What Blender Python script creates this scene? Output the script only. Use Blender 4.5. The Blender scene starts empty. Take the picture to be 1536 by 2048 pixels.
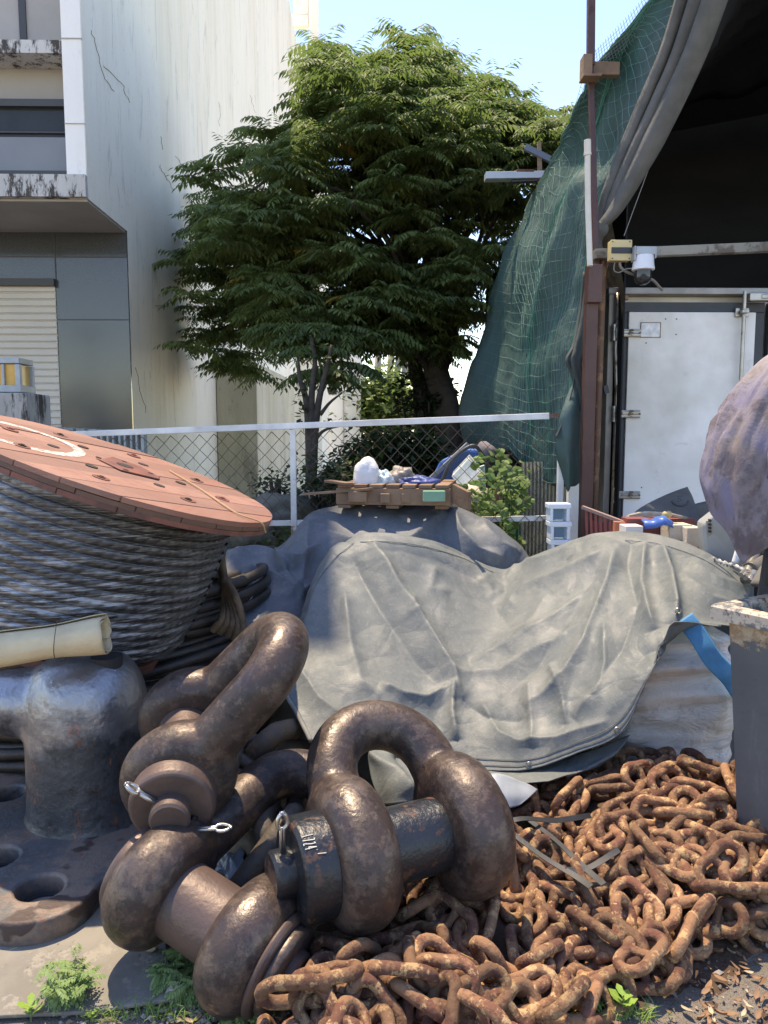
import bpy, bmesh, math, random
import numpy as np
from mathutils import Vector, Matrix, noise
R = math.radians
random.seed(7)
S = bpy.context.scene
COL = S.collection

# ---------------------------------------------------------------- camera, sky, sun, exposure
F = 1538.0; CH = 1.4; PITCH = R(5.94); YAW = R(1.117)
cd = bpy.data.cameras.new('camera'); cam = bpy.data.objects.new('camera', cd); COL.objects.link(cam)
cd.sensor_fit = 'VERTICAL'; cd.sensor_height = 36.0; cd.lens = F / 2048 * 36.0
cd.clip_start = 0.02; cd.clip_end = 500
cam.location = (0, 0, CH); cam.rotation_euler = (R(90) - PITCH, 0, -YAW)
S.camera = cam
SUN_TO = Vector((-0.165, 0.275, 1.0)).normalized()
w = bpy.data.worlds.new("World"); S.world = w; w.use_nodes = True
nt = w.node_tree; bg = nt.nodes['Background']
sky = nt.nodes.new('ShaderNodeTexSky'); sky.sky_type = 'NISHITA'; sky.sun_disc = False
sky.sun_elevation = math.asin(SUN_TO.z); sky.sun_rotation = math.atan2(SUN_TO.x, SUN_TO.y)
sky.air_density = 1.0; sky.dust_density = .2; sky.ozone_density = 2.0
hs = nt.nodes.new('ShaderNodeHueSaturation'); hs.inputs['Saturation'].default_value = 1.18; hs.inputs['Hue'].default_value = .512
nt.links.new(sky.outputs[0], hs.inputs['Color']); nt.links.new(hs.outputs[0], bg.inputs[0]); bg.inputs[1].default_value = 0.15
sl = bpy.data.lights.new('sun', 'SUN'); sl.energy = 2.3; sl.angle = R(0.5); sl.color = (1, .95, .86)
so = bpy.data.objects.new('sun', sl); COL.objects.link(so); so.location = (-5, 4, 20)
so.rotation_euler = SUN_TO.to_track_quat('Z', 'Y').to_euler()
S.view_settings.view_transform = 'Standard'; S.view_settings.look = 'None'
S.view_settings.exposure = 1.78; S.view_settings.gamma = 1
try:
    S.view_settings.use_white_balance = True; S.view_settings.white_balance_temperature = 9000; S.view_settings.white_balance_tint = 12
except Exception: pass

# ---------------------------------------------------------------- helpers
def P(px, py, D):
    cx, cz = (px - 768) / F, -(py - 1024) / F
    y, z = math.cos(PITCH) + cz * math.sin(PITCH), -math.sin(PITCH) + cz * math.cos(PITCH)
    x, y = cx * math.cos(YAW) + y * math.sin(YAW), -cx * math.sin(YAW) + y * math.cos(YAW)
    return Vector((x * D / y, D, CH + z * D / y))
def G(px, py, z=0.0):                       # point of a horizontal level seen at that pixel
    p = P(px, py, 1.0); k = (z - CH) / (p.z - CH); return Vector((p.x * k, k, z))

def tag(o, label=None, cat=None, group=None, kind=None):
    if label: o['label'] = label
    if cat: o['category'] = cat
    if group: o['group'] = group
    if kind: o['kind'] = kind
    return o
def thing(name, label, cat, loc=(0, 0, 0), group=None):
    o = bpy.data.objects.new(name, None); COL.objects.link(o); o.location = loc
    o.empty_display_size = .1
    return tag(o, label, cat, group)
def wloc(o):
    v = Vector((0, 0, 0))
    while o is not None: v = v + Vector(o.location); o = o.parent
    return v
def link_mesh(name, me, mat, parent=None, smooth=True):
    """vertices are in world space; origin moves to the base centre (top level) or the parent"""
    n = len(me.vertices); co = np.empty(n * 3); me.vertices.foreach_get('co', co); co = co.reshape(-1, 3)
    o = bpy.data.objects.new(name, me); COL.objects.link(o)
    if parent is None:
        off = np.array([(co[:, 0].min() + co[:, 0].max()) / 2, (co[:, 1].min() + co[:, 1].max()) / 2, co[:, 2].min()])
        o.location = off
    else:
        off = np.array(wloc(parent)); o.parent = parent
    co -= off; me.vertices.foreach_set('co', co.ravel())
    if smooth: me.polygons.foreach_set('use_smooth', [True] * len(me.polygons))
    me.update()
    if mat is not None:
        for m in (mat if isinstance(mat, (list, tuple)) else [mat]): me.materials.append(m)
    return o

class MB:
    def __init__(s): s.v = []; s.f = []; s.mi = []; s.m = 0
    def add(s, vs, fs):
        b = len(s.v); s.v += [tuple(q) for q in vs]; s.f += [tuple(i + b for i in q) for q in fs]; s.mi += [s.m] * len(fs); return s
    def box(s, c, d, rot=None):
        c = Vector(c); vs = []
        for i in (-.5, .5):
            for j in (-.5, .5):
                for k in (-.5, .5):
                    q = Vector((i * d[0], j * d[1], k * d[2]))
                    if rot is not None: q = rot @ q
                    vs.append(c + q)
        return s.add(vs, [(0, 1, 3, 2), (4, 6, 7, 5), (0, 4, 5, 1), (2, 3, 7, 6), (0, 2, 6, 4), (1, 5, 7, 3)])
    def prism(s, pts, d):                     # polygon (list of points) extruded along vector d
        n = len(pts); d = Vector(d); pts = [Vector(p) for p in pts]
        return s.add(pts + [p + d for p in pts], [tuple(range(n))[::-1], tuple(range(n, 2 * n))] + [(i, (i + 1) % n, n + (i + 1) % n, n + i) for i in range(n)])
    def bar(s, a, b, wd, ht, up=(0, 0, 1)):
        a, b = Vector(a), Vector(b); t = (b - a).normalized(); sd = t.cross(Vector(up))
        if sd.length < 1e-4: sd = t.cross(Vector((1, 0, 0)))
        sd.normalize(); u = sd.cross(t)
        vs = [p + sd * x * wd / 2 + u * y * ht / 2 for p in (a, b) for x, y in ((-1, -1), (1, -1), (1, 1), (-1, 1))]
        return s.add(vs, [(3, 2, 1, 0), (4, 5, 6, 7)] + [(i, (i + 1) % 4, 4 + (i + 1) % 4, 4 + i) for i in range(4)])
    def tube(s, path, r, n=10, closed=False, caps=True, rf=None, flat=None):
        path = [Vector(p) for p in path]; m = len(path)
        rs = r if isinstance(r, (list, tuple, np.ndarray)) else [r] * m
        t0 = (path[1] - path[0]).normalized()
        nrm = t0.cross(Vector((0, 0, 1)))
        if nrm.length < .1: nrm = t0.cross(Vector((0, 1, 0)))
        nrm.normalize(); vs = []; prev = t0
        for i, p in enumerate(path):
            a = path[(i - 1) % m] if (closed or i > 0) else path[i]
            b = path[(i + 1) % m] if (closed or i < m - 1) else path[i]
            t = (b - a)
            t = t.normalized() if t.length > 1e-9 else prev
            ax = prev.cross(t)
            if ax.length > 1e-7: nrm = Matrix.Rotation(prev.angle(t), 3, ax.normalized()) @ nrm
            nrm = (nrm - t * nrm.dot(t)).normalized(); bn = t.cross(nrm); prev = t
            for k in range(n):
                a_ = 2 * math.pi * k / n
                rr = rs[i] * (rf(i, a_) if rf else 1)
                fl = flat if flat else 1
                vs.append(p + nrm * math.cos(a_) * rr + bn * math.sin(a_) * rr * fl)
        fs = []
        for i in range(m if closed else m - 1):
            j = (i + 1) % m
            for k in range(n): fs.append((i * n + k, i * n + (k + 1) % n, j * n + (k + 1) % n, j * n + k))
        if caps and not closed:
            fs.append(tuple(range(n))[::-1]); fs.append(tuple(range((m - 1) * n, m * n)))
        return s.add(vs, fs)
    def cyl(s, a, b, r, r2=None, n=24):
        return s.tube([a, b], [r, r if r2 is None else r2], n)
    def lathe(s, c, ax, prof, n=48):          # prof: list of (distance along axis, radius)
        c = Vector(c); ax = Vector(ax).normalized(); u = ax.cross(Vector((0, 1, 0)))
        if u.length < .1: u = ax.cross(Vector((1, 0, 0)))
        u.normalize(); v = ax.cross(u); vs = []
        for h, r in prof:
            for k in range(n):
                a = 2 * math.pi * k / n; vs.append(c + ax * h + (u * math.cos(a) + v * math.sin(a)) * r)
        m = len(prof); fs = []
        for i in range(m - 1):
            for k in range(n): fs.append((i * n + k, i * n + (k + 1) % n, (i + 1) * n + (k + 1) % n, (i + 1) * n + k))
        fs.append(tuple(range(n))[::-1]); fs.append(tuple(range((m - 1) * n, m * n)))
        return s.add(vs, fs)
    def grid(s, arr, thick=0):                # arr: rows x cols of points
        a = np.asarray(arr, float); r, c = a.shape[:2]
        vs = a.reshape(-1, 3).tolist()
        fs = [(i * c + j, i * c + j + 1, (i + 1) * c + j + 1, (i + 1) * c + j) for i in range(r - 1) for j in range(c - 1)]
        return s.add(vs, fs)
    def mesh(s, name='m'):
        me = bpy.data.meshes.new(name); me.from_pydata(s.v, [], s.f)
        me.polygons.foreach_set('material_index', s.mi)
        bm = bmesh.new(); bm.from_mesh(me); bmesh.ops.recalc_face_normals(bm, faces=bm.faces); bm.to_mesh(me); bm.free()
        return me
    def build(s, name, mat, parent=None, smooth=False, bevel=0, sub=0, solid=0, auto=None):
        o = link_mesh(name, s.mesh(name), mat, parent, smooth)
        if solid:
            m = o.modifiers.new('solid', 'SOLIDIFY'); m.thickness = solid; m.offset = 0
        if bevel:
            m = o.modifiers.new('bevel', 'BEVEL'); m.width = bevel; m.segments = 2; m.limit_method = 'ANGLE'; m.angle_limit = R(35)
            m.harden_normals = False
        if sub:
            m = o.modifiers.new('sub', 'SUBSURF'); m.levels = sub; m.render_levels = sub
        if auto:
            try:
                me = o.data; me.polygons.foreach_set('use_smooth', [True] * len(me.polygons))
                me.set_sharp_from_angle(angle=R(auto))
            except Exception: pass
        return o

# ---------------------------------------------------------------- materials
def lin(c): return tuple((x / 12.92 if x <= .04045 else ((x + .055) / 1.055) ** 2.4) for x in c)
class MatB:
    """small builder: base noise mix, extra patch layers, roughness, bump"""
    def __init__(s, name, rough=.7, metal=0, spec=.5, coord='Object', rnd=False):
        s.m = bpy.data.materials.new(name); s.m.use_nodes = True; s.t = s.m.node_tree
        s.b = s.t.nodes['Principled BSDF']; s.b.inputs['Roughness'].default_value = rough
        s.b.inputs['Metallic'].default_value = metal; s.b.inputs['Specular IOR Level'].default_value = spec
        tc = s.t.nodes.new('ShaderNodeTexCoord'); s.co = tc.outputs[coord]; s.col = None; s.h = None
        s.rv = None
        if rnd:
            oi = s.t.nodes.new('ShaderNodeObjectInfo'); s.rv = oi.outputs['Random']
            ad = s.t.nodes.new('ShaderNodeVectorMath'); ad.operation = 'ADD'
            ml = s.t.nodes.new('ShaderNodeMath'); ml.operation = 'MULTIPLY'; ml.inputs[1].default_value = 37
            s.t.links.new(s.rv, ml.inputs[0]); s.t.links.new(s.co, ad.inputs[0]); s.t.links.new(ml.outputs[0], ad.inputs[1]); s.co = ad.outputs[0]
    def L(s, a, b): s.t.links.new(a, b)
    def map(s, st=(1, 1, 1), rot=(0, 0, 0)):
        if tuple(st) == (1, 1, 1) and tuple(rot) == (0, 0, 0): return s.co
        n = s.t.nodes.new('ShaderNodeMapping'); n.inputs['Scale'].default_value = st; n.inputs['Rotation'].default_value = rot
        s.L(s.co, n.inputs[0]); return n.outputs[0]
    def noise(s, sc=5, det=4, st=(1, 1, 1), dist=0, rough=.55, rot=(0, 0, 0)):
        n = s.t.nodes.new('ShaderNodeTexNoise'); n.inputs['Scale'].default_value = sc; n.inputs['Detail'].default_value = det
        n.inputs['Distortion'].default_value = dist; n.inputs['Roughness'].default_value = rough
        s.L(s.map(st, rot), n.inputs['Vector']); return n.outputs[0]
    def voro(s, sc=5, feat='F1', st=(1, 1, 1)):
        n = s.t.nodes.new('ShaderNodeTexVoronoi'); n.inputs['Scale'].default_value = sc; n.feature = feat
        s.L(s.map(st), n.inputs['Vector']); return n.outputs[0]
    def wave(s, sc=5, dist=0, dir='X', st=(1, 1, 1), rot=(0, 0, 0), prof='SIN', dsc=1):
        n = s.t.nodes.new('ShaderNodeTexWave'); n.inputs['Scale'].default_value = sc; n.inputs['Distortion'].default_value = dist
        n.bands_direction = dir; n.wave_profile = prof; n.inputs['Detail Scale'].default_value = dsc
        s.L(s.map(st, rot), n.inputs['Vector']); return n.outputs[1]
    def ramp(s, fac, a, b, lo=0., hi=1.):
        n = s.t.nodes.new('ShaderNodeMapRange'); n.inputs[1].default_value = a; n.inputs[2].default_value = b
        n.inputs[3].default_value = lo; n.inputs[4].default_value = hi; n.clamp = True
        s.L(fac, n.inputs[0]); return n.outputs[0]
    def mul(s, a, b):
        n = s.t.nodes.new('ShaderNodeMath'); n.operation = 'MULTIPLY'; s.L(a, n.inputs[0])
        if isinstance(b, (int, float)): n.inputs[1].default_value = b
        else: s.L(b, n.inputs[1])
        return n.outputs[0]
    def addv(s, a, b):
        n = s.t.nodes.new('ShaderNodeMath'); n.operation = 'ADD'; s.L(a, n.inputs[0]); s.L(b, n.inputs[1]); return n.outputs[0]
    def axis(s, k, a, b):
        n = s.t.nodes.new('ShaderNodeSeparateXYZ'); s.L(s.co, n.inputs[0]); return s.ramp(n.outputs[k], a, b)
    def mix(s, fac, c2, c1=None):
        n = s.t.nodes.new('ShaderNodeMix'); n.data_type = 'RGBA'; n.clamp_factor = True
        if isinstance(fac, (int, float)): n.inputs[0].default_value = fac
        else: s.L(fac, n.inputs[0])
        for v, i in ((c1 if c1 is not None else s.col, 6), (c2, 7)):
            if isinstance(v, tuple): n.inputs[i].default_value = (*v, 1)
            else: s.L(v, n.inputs[i])
        s.col = n.outputs[2]; return s
    def base(s, c): s.col = c; return s
    def rough(s, fac, a, b, lo, hi): s.L(s.ramp(fac, a, b, lo, hi), s.b.inputs['Roughness']); return s
    def bump(s, h, dist=.01, strength=1.):
        n = s.t.nodes.new('ShaderNodeBump'); n.inputs['Distance'].default_value = dist; n.inputs['Strength'].default_value = strength
        s.L(h, n.inputs['Height'])
        if s.h is not None: s.L(s.h, n.inputs['Normal'])
        s.h = n.outputs[0]; return s
    def vary(s, lo=.7, hi=1.2):
        n = s.t.nodes.new('ShaderNodeHueSaturation'); s.L(s.ramp(s.rv, 0, 1, lo, hi), n.inputs['Value']); s.L(s.col, n.inputs['Color']); s.col = n.outputs[0]; return s
    def done(s):
        if isinstance(s.col, tuple): s.b.inputs['Base Color'].default_value = (*s.col, 1)
        else: s.L(s.col, s.b.inputs['Base Color'])
        if s.h is not None: s.L(s.h, s.b.inputs['Normal'])
        return s.m
def simple(name, c, c2=None, sc=6, rough=.7, metal=0, bump=.0, bsc=60, st=(1, 1, 1), spec=.5, rnd=False):
    m = MatB(name, rough, metal, spec, rnd=rnd); m.base(c)
    if c2: m.mix(m.ramp(m.noise(sc, 5, st), .35, .65), c2)
    if bump: m.bump(m.noise(bsc, 4), bump)
    if rnd: m.vary()
    return m.done()

def dirty_metal(name, paint, rust, amt=.55, rough=(.35, .8), metal=.3, sc=9, bsc=40, bump=.002, extra=None, rnd=False, vr=(.75, 1.15)):
    m = MatB(name, .5, metal, rnd=rnd)
    n1 = m.noise(sc, 8, rough=.7); f = m.ramp(n1, amt, amt + .06)
    m.base(paint); m.mix(m.ramp(m.noise(sc * .5, 4), .3, .7), tuple(x * .6 for x in paint))
    m.mix(f, rust)
    if extra: m.mix(m.ramp(m.noise(sc * 1.7, 7, rough=.75), extra[1], extra[1] + .05), extra[0])
    m.rough(f, 0, 1, *rough); m.bump(m.noise(bsc, 6, rough=.7), bump); m.bump(m.noise(bsc * .25, 3), bump * 2)
    if rnd: m.vary(*vr)
    return m.done()

K = {}
def shackle_mat(name, amt, spot=None):
    m = MatB(name, .4, .35)
    m.base((.062, .043, .037)); m.mix(m.ramp(m.noise(5, 7, rough=.7), .42, .58), (.040, .030, .028)); m.mix(m.mul(m.ramp(m.noise(7, 8, rough=.75), .54, .60), .6), (.13, .10, .085)); m.mix(m.ramp(m.noise(16, 9, rough=.8), .66, .69), (.025, .022, .022))
    m.mix(m.ramp(m.noise(28, 7, rough=.75), .53, .62), (.115, .078, .06)); dp = m.ramp(m.noise(4.5, 9, rough=.8), .50, .58); m.mix(m.mul(dp, .55), (.14, .105, .085)); m.mix(m.ramp(m.noise(11, 9, rough=.85), .60, .63), (.022, .018, .018)); m.mix(m.ramp(m.noise(9, 9, rough=.85, dist=1), .635, .65), (.17, .085, .045))
    sp = m.ramp(m.noise(3.2, 8, rough=.68), amt, amt + .03)
    m.mix(sp, (.33, .15, .055)); m.mix(m.mul(sp, m.ramp(m.noise(60, 3), .5, .6)), (.42, .22, .09))
    if spot:
        dn = m.t.nodes.new('ShaderNodeVectorMath'); dn.operation = 'DISTANCE'; m.L(m.co, dn.inputs[0]); dn.inputs[1].default_value = spot[:3]
        sf = m.ramp(m.addv(dn.outputs['Value'], m.ramp(m.noise(9, 6), .3, .7, -.05, .05)), spot[3], spot[3] - .012); m.mix(sf, (.30, .16, .075)); m.mix(m.mul(sf, m.ramp(m.noise(40, 6, rough=.8), .5, .56)), (.20, .09, .045))
    m.rough(m.noise(6, 9, rough=.8), .42, .60, .30, .62)
    m.bump(m.noise(75, 4, rough=.6), .0018, .8); m.bump(m.noise(14, 4), .006, .6)
    return m.done()
K['shackle'] = shackle_mat('bronzed_forged_steel', .66)
K['shackle_rusty'] = shackle_mat('bronzed_forged_steel_rust', .64, (-.19, .02, -.02, .13)); K['shackle_disc'] = shackle_mat('rust_faced_steel', .50)
K['pin_brown'] = simple('brown_pin_steel', (.13, .085, .07), (.085, .06, .052), 8, .5, .3, .002, 50)
K['pin_black'] = dirty_metal('black_painted_pin', (.022, .026, .032), (.09, .045, .03), .56, (.3, .6), .2, 12, 60, .002, ((.11, .11, .11), .68))
K['galv'] = simple('bright_cotter_steel', (.55, .53, .5), (.35, .33, .3), 40, .3, .9)
K['chain'] = dirty_metal('rusty_chain_iron', (.25, .128, .068), (.12, .05, .032), .49, (.85, .95), .0, 15, 110, .0026, ((.38, .24, .12), .54), rnd=True, vr=(.6, 1.3))
K['chain_dark'] = dirty_metal('grey_chain_iron', (.105, .085, .066), (.15, .095, .06), .55, (.6, .85), .1, 10, 60, .002, rnd=True)
m = MatB('bollard_black_paint', .42, .15)
m.base((.034, .038, .043)); m.mix(m.ramp(m.noise(5, 5), .35, .65), (.055, .060, .066))
m.mix(m.ramp(m.noise(20, 8, rough=.75), .6, .66), (.02, .02, .024)); ru = m.ramp(m.noise(11, 8, rough=.8, st=(1, 1, .35)), .655, .68)
m.mix(ru, (.22, .075, .04)); m.rough(m.noise(18, 5), .3, .7, .28, .5); m.bump(m.noise(40, 5, rough=.7), .003); m.bump(m.noise(7, 3), .012)
K['bollard'] = m.done()
m = MatB('bollard_painted_sheen', .4, .75)
sheen = m.addv(m.axis(2, .26, .62), m.ramp(m.noise(5, 6, rough=.65), .3, .7, -.38, .38))  # silvery upper part: sky sheen put into colour and metalness
m.base((.040, .046, .052)); m.mix(m.ramp(m.noise(5, 5), .35, .65), (.075, .082, .088)); m.mix(m.ramp(m.noise(24, 8, rough=.8), .52, .62), (.03, .03, .033))
m.mix(m.ramp(m.noise(9, 9, rough=.85, st=(1, 1, .4)), .585, .60), (.24, .085, .045))
m.mix(m.ramp(sheen, .3, .62), (.30, .30, .31)); m.mix(m.ramp(m.noise(17, 8, rough=.8), .68, .69), (.05, .03, .03))
m.L(m.ramp(sheen, .3, .6, .15, .8), m.b.inputs['Metallic'])
m.rough(m.noise(18, 5), .3, .7, .26, .42); m.bump(m.noise(45, 5, rough=.7), .003); m.bump(m.noise(8, 3), .014)
K['bollard_top'] = m.done()
m = MatB('bollard_plate_paint', .55, .1)
m.base((.085, .088, .09)); m.mix(m.ramp(m.noise(14, 7, rough=.75), .45, .6), (.042, .046, .052))
m.mix(m.ramp(m.noise(3.5, 9, rough=.75), .46, .55), (.20, .145, .115)); m.mix(m.ramp(m.noise(9, 8, rough=.8), .62, .65), (.21, .08, .05))
m.mix(m.ramp(m.noise(5, 3), .62, .64), (.06, .04, .035))
m.bump(m.noise(40, 6, rough=.75), .004); m.bump(m.noise(9, 3), .008); K['plate'] = m.done()
# ================================================================ setting: ground
m = MatB('dusty_concrete_ground', .9, 0, .3, coord='Object')
m.base((.29, .25, .21)); m.mix(m.ramp(m.noise(1.2, 6), .3, .7), (.21, .18, .15)); m.mix(m.ramp(m.noise(12, 8, rough=.75), .5, .62), (.27, .235, .195))
m.mix(m.ramp(m.noise(45, 5, rough=.8), .62, .7), (.07, .055, .04)); m.bump(m.noise(35, 8, rough=.75), .015); m.bump(m.noise(140, 3), .004)
K['ground'] = m.done()
def gz(x, y): return .012 * noise.noise(Vector((x * 2.1, y * 2.1, 3))) + .005 * noise.noise(Vector((x * 9, y * 9, 7)))
b = MB()
xs = np.concatenate([[-250, -60, -20, -8], np.linspace(-3.2, 3.2, 150), [8, 20, 60, 250]])
ys = np.concatenate([[-250, -30, -6, 0], np.linspace(.9, 5.2, 110), [7, 10, 16, 30, 80, 250]])
b.grid([[(x, y, gz(x, y) if (abs(x) < 3.3 and .8 < y < 5.3) else -.004) for x in xs] for y in ys])
tag(b.build('ground', K['ground'], smooth=True), kind='structure')

# ================================================================ white building on the left
def wall_mat(name, c, c2, warm, dirt, hv=1.):
    m = MatB(name, .85, 0, .3)
    m.base(c); m.mix(m.ramp(m.noise(.5, 3), .35, .65), c2)
    m.mix(m.mul(m.ramp(m.noise(1.1, 6, st=(1, 1, .12), rough=.7), .47, .62), .5), warm)
    m.mix(m.mul(m.ramp(m.noise(3.2, 9, st=(1, 1, .22), rough=.75, dist=1.2), .56, .62), .30 * hv), dirt)
    m.mix(m.mul(m.ramp(m.noise(14, 8, st=(1, 1, .35), rough=.8), .59, .65), .35 * hv), dirt)
    m.bump(m.noise(30, 5), .004); return m
wm = wall_mat('white_stained_render', (.94, .87, .71), (.91, .85, .70), (.78, .69, .50), (.28, .28, .24))
K['wall'] = wm.done()
wm = wall_mat('white_column_render', (.88, .86, .82), (.84, .82, .78), (.70, .70, .66), (.30, .28, .24), .5); K['wallw'] = wm.done()
wm = wall_mat('grimy_fascia_render', (.62, .61, .58), (.45, .44, .42), (.30, .28, .26), (.05, .045, .04))
wm.mix(wm.ramp(wm.noise(9, 9, st=(1, 1, .3), rough=.8), .5, .56), (.07, .062, .055)); K['fascia'] = wm.done()
K['soffit'] = simple('grey_soffit_paint', (.42, .40, .37), (.36, .34, .32), 2, .9)
m = MatB('polished_grey_granite', .10, 0, .6); m.base((.055, .062, .068)); m.mix(m.ramp(m.noise(160, 3), .4, .7), (.10, .11, .115)); K['granite'] = m.done()
m = MatB('dark_window_glass', .08, 0, .25); m.base((.02, .023, .026)); m.mix(m.ramp(m.noise(2, 3), .4, .6), (.035, .04, .043)); K['glass'] = m.done()
K['frame'] = simple('charcoal_window_frame', (.05, .053, .055), None, rough=.5)
K['shutter'] = simple('beige_roller_shutter', (.62, .56, .47), (.57, .52, .44), 1.5, .55, 0, .001, 20)
K['white_paint'] = dirty_metal('white_rail_paint', (.80, .80, .78), (.30, .16, .08), .70, (.5, .8), 0, 9, 40, .001)
K['rusty_white'] = dirty_metal('rusting_white_paint', (.74, .72, .67), (.27, .13, .06), .56, (.55, .85), 0, 11, 40, .001)

XW = -2.43; D1 = 8.05; D0 = 6.95; DR = 28.0
def zz(py, D): return P(738, py, D).z
def xx(px, D): return P(px, 864, D).x
bl = thing('building', 'tall white rendered building with stained side wall and roller shutter at its foot', 'building', (XW - 4, 14, 0))
TOP = CH + .4713 * DR; XC = -2.60
b = MB(); b.prism([(XW, D1, 0), (XW, DR, 0), (XW - 9, DR, 0), (XW - 9, D1 + .02, 0)], (0, 0, TOP - .02)); b.build('wall', K['wall'], bl)
# overhanging upper storeys: the column strip and party wall step forward to D0
zc0, zc1 = zz(400, D0), zz(356, D0)                    # canopy fascia
b = MB(); b.box(((XC + XW) / 2 - .002, D0 + .1, (zc1 + TOP) / 2), (XW - XC - .004, .2, TOP - zc1)); b.build('column', K['wallw'], bl)
b = MB(); b.box((XW - .08, (D0 + D1) / 2 + .005, (zc0 + TOP) / 2), (.16, D1 - D0 - .01, TOP - zc0)); b.build('party_wall', K['wall'], bl)
for py, t in ((83, .008), (252, .006)):
    b = MB(); b.box(((XC + XW) / 2, D0 - .001, zz(py, D0)), (XW - XC + .004, .012, t)); b.build('joint_line', K['soffit'], bl)
b = MB(); b.prism([(XW - .16, D0 - .05, zc0), (XW - .16, D1 - .01, zc0), (XW - 9, D1 - .01, zc0), (XW - 9, D0 - .05, zc0)], (0, 0, zc1 - zc0)); b.box((XW - .079, D0 - .025, (zc0 + zc1) / 2), (.164, .05, zc1 - zc0)); b.build('canopy', K['fascia'], bl)
b = MB(); b.box((XW - 4.5, (D0 + D1) / 2, zc0 - .012), (8.98, D1 - D0 - .04, .02)); b.build('soffit', K['soffit'], bl)
lz = zc0 - .03; lx = xx(0, 7.2)
b = MB(); b.lathe((lx, 7.2, lz), (0, 0, -1), [(0, .07), (.03, .07), (.05, .04)], 20); b.build('downlight', K['white_paint'], bl, smooth=True)
# second storey window band and third-storey ledge
zA, zB = zz(205, D0 + .25), zz(356, D0 + .25); WX = XC - .01
b = MB(); b.box((WX - 3, D0 + .3, (zA + zB) / 2), (6, .04, zA - zB)); b.build('window_pane', K['glass'], bl)
b = MB(); b.box((WX - .03, D0 + .26, (zA + zB) / 2), (.06, .06, zA - zB)); b.box((WX - 3.06, D0 + .26, zA - .03), (6, .06, .06)); b.box((WX - 3.06, D0 + .26, zB + .02), (6, .06, .04))
b.box((WX - 3.06, D0 + .265, zA - .42 * (zA - zB)), (6, .02, .012)); b.build('window_frame', K['frame'], bl)
K['frost'] = simple('frosted_window_film', (.22, .23, .235), (.19, .20, .21), 2, .25)
b = MB(); b.box((WX - 3.06, D0 + .272, zB + .27 * (zA - zB)), (5.98, .01, .5 * (zA - zB))); b.build('window_film', K['frost'], bl)
zs0, zs1, zs2 = zz(145, D0 + .5), zz(112, D0 + .05), zz(86, D0 + .05)
b = MB(); b.box((XC - 3, D0 + .6, (zA + zs0) / 2 + .35), (6, .5, zs0 - zA + .7)); b.build('recessed_beam', K['soffit'], bl)
b = MB(); b.box((XC - 3.003, D0 + .32, (zs1 + zs2) / 2), (6, .54, zs2 - zs1)); b.build('ledge', K['fascia'], bl)
zt = zs2 + 1.6
b = MB(); b.box(((XC - .02) - 3, D0 + .4, (zs2 + zt) / 2), (6, .04, zt - zs2)); b.build('window_pane', K['glass'], bl)
b = MB(); b.box(((XC - .02) - .03, D0 + .36, (zs2 + zt) / 2), (.06, .06, zt - zs2)); b.box(((XC - .46), D0 + .36, (zs2 + zt) / 2), (.06, .06, zt - zs2)); b.box(((XC - .02) - 3.06, D0 + .36, zs2 + .03), (6, .06, .05)); b.build('window_frame', K['frame'], bl)
b = MB(); b.box((XW - 4.5, D0 + .85, zt + 3), (8.6, .5, 6)); b.build('wall', K['wallw'], bl)
# ground storey: granite panels and shutter, sheltered by the canopy
zl = zz(572, D1); xs_ = xx(128, D1)
b = MB()
b.box((XW - 3.502, D1 - .015, (zc0 + zl) / 2 + .01), (7, .04, zc0 - zl + .02))
b.box(((XW + xs_) / 2 - .002, D1 - .016, zl / 2), (XW - xs_, .042, zl)); b.build('granite_cladding', K['granite'], bl)
b = MB(); zg = zz(642, D1)
b.box(((XW + xs_) / 2 - .002, D1 - .038, zg), (XW - xs_, .004, .012)); b.box((XW - 3.5, D1 - .037, zz(518, D1)), (7, .004, .012)); b.box((xs_, D1 - .038, (zc0 + zl) / 2), (.012, .004, zc0 - zl)); b.build('panel_joint', K['frame'], bl)
b = MB(); pr = []; z = 0.0; n = 0
while z < zl - .05:
    pr += [(z, D1 - .026), (z + .012, D1 - .044), (z + .058, D1 - .044), (z + .066, D1 - .026)]; z += .07
b.grid([[(xs_ - 5, y, z_) for z_, y in pr], [(xs_ - .01, y, z_) for z_, y in pr]]); b.build('roller_shutter', K['shutter'], bl)
b = MB(); b.box((xs_ - 2.5, D1 - .06, zl + .01), (5, .08, .07)); b.build('shutter_box', K['frame'], bl)
# hairline cracks in the side wall
def wallp(px, py): u = P(px, py, 1.0); return P(px, py, XW / u.x) + Vector((.003, 0, 0))
K['crack'] = simple('dark_hairline_crack', (.22, .20, .16), None, rough=.9)
rc_ = random.Random(12)
for pl in (((352, 312), (368, 338), (388, 372)), ((180, 60), (196, 108), (205, 150), (232, 190)), ((318, 330), (330, 352), (352, 384)), ((205, 130), (240, 165), (262, 212)), ((272, 735), (282, 790), (296, 832)), ((312, 612), (345, 614)), ((437, 205), (440, 262)), ((500, 190), (512, 232)), ((322, 272), (324, 305)), ((480, 270), (496, 300), (505, 320))):
    q = []
    for (xa, ya), (xb, yb) in zip(pl[:-1], pl[1:]):
        for k in range(6): q.append(wallp(xa + (xb - xa) * k / 6 + rc_.gauss(0, 1.2), ya + (yb - ya) * k / 6 + rc_.gauss(0, .8)))
    b = MB(); b.tube(q, .0024, 4); b.build('wall_crack', K['crack'], bl)
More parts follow.
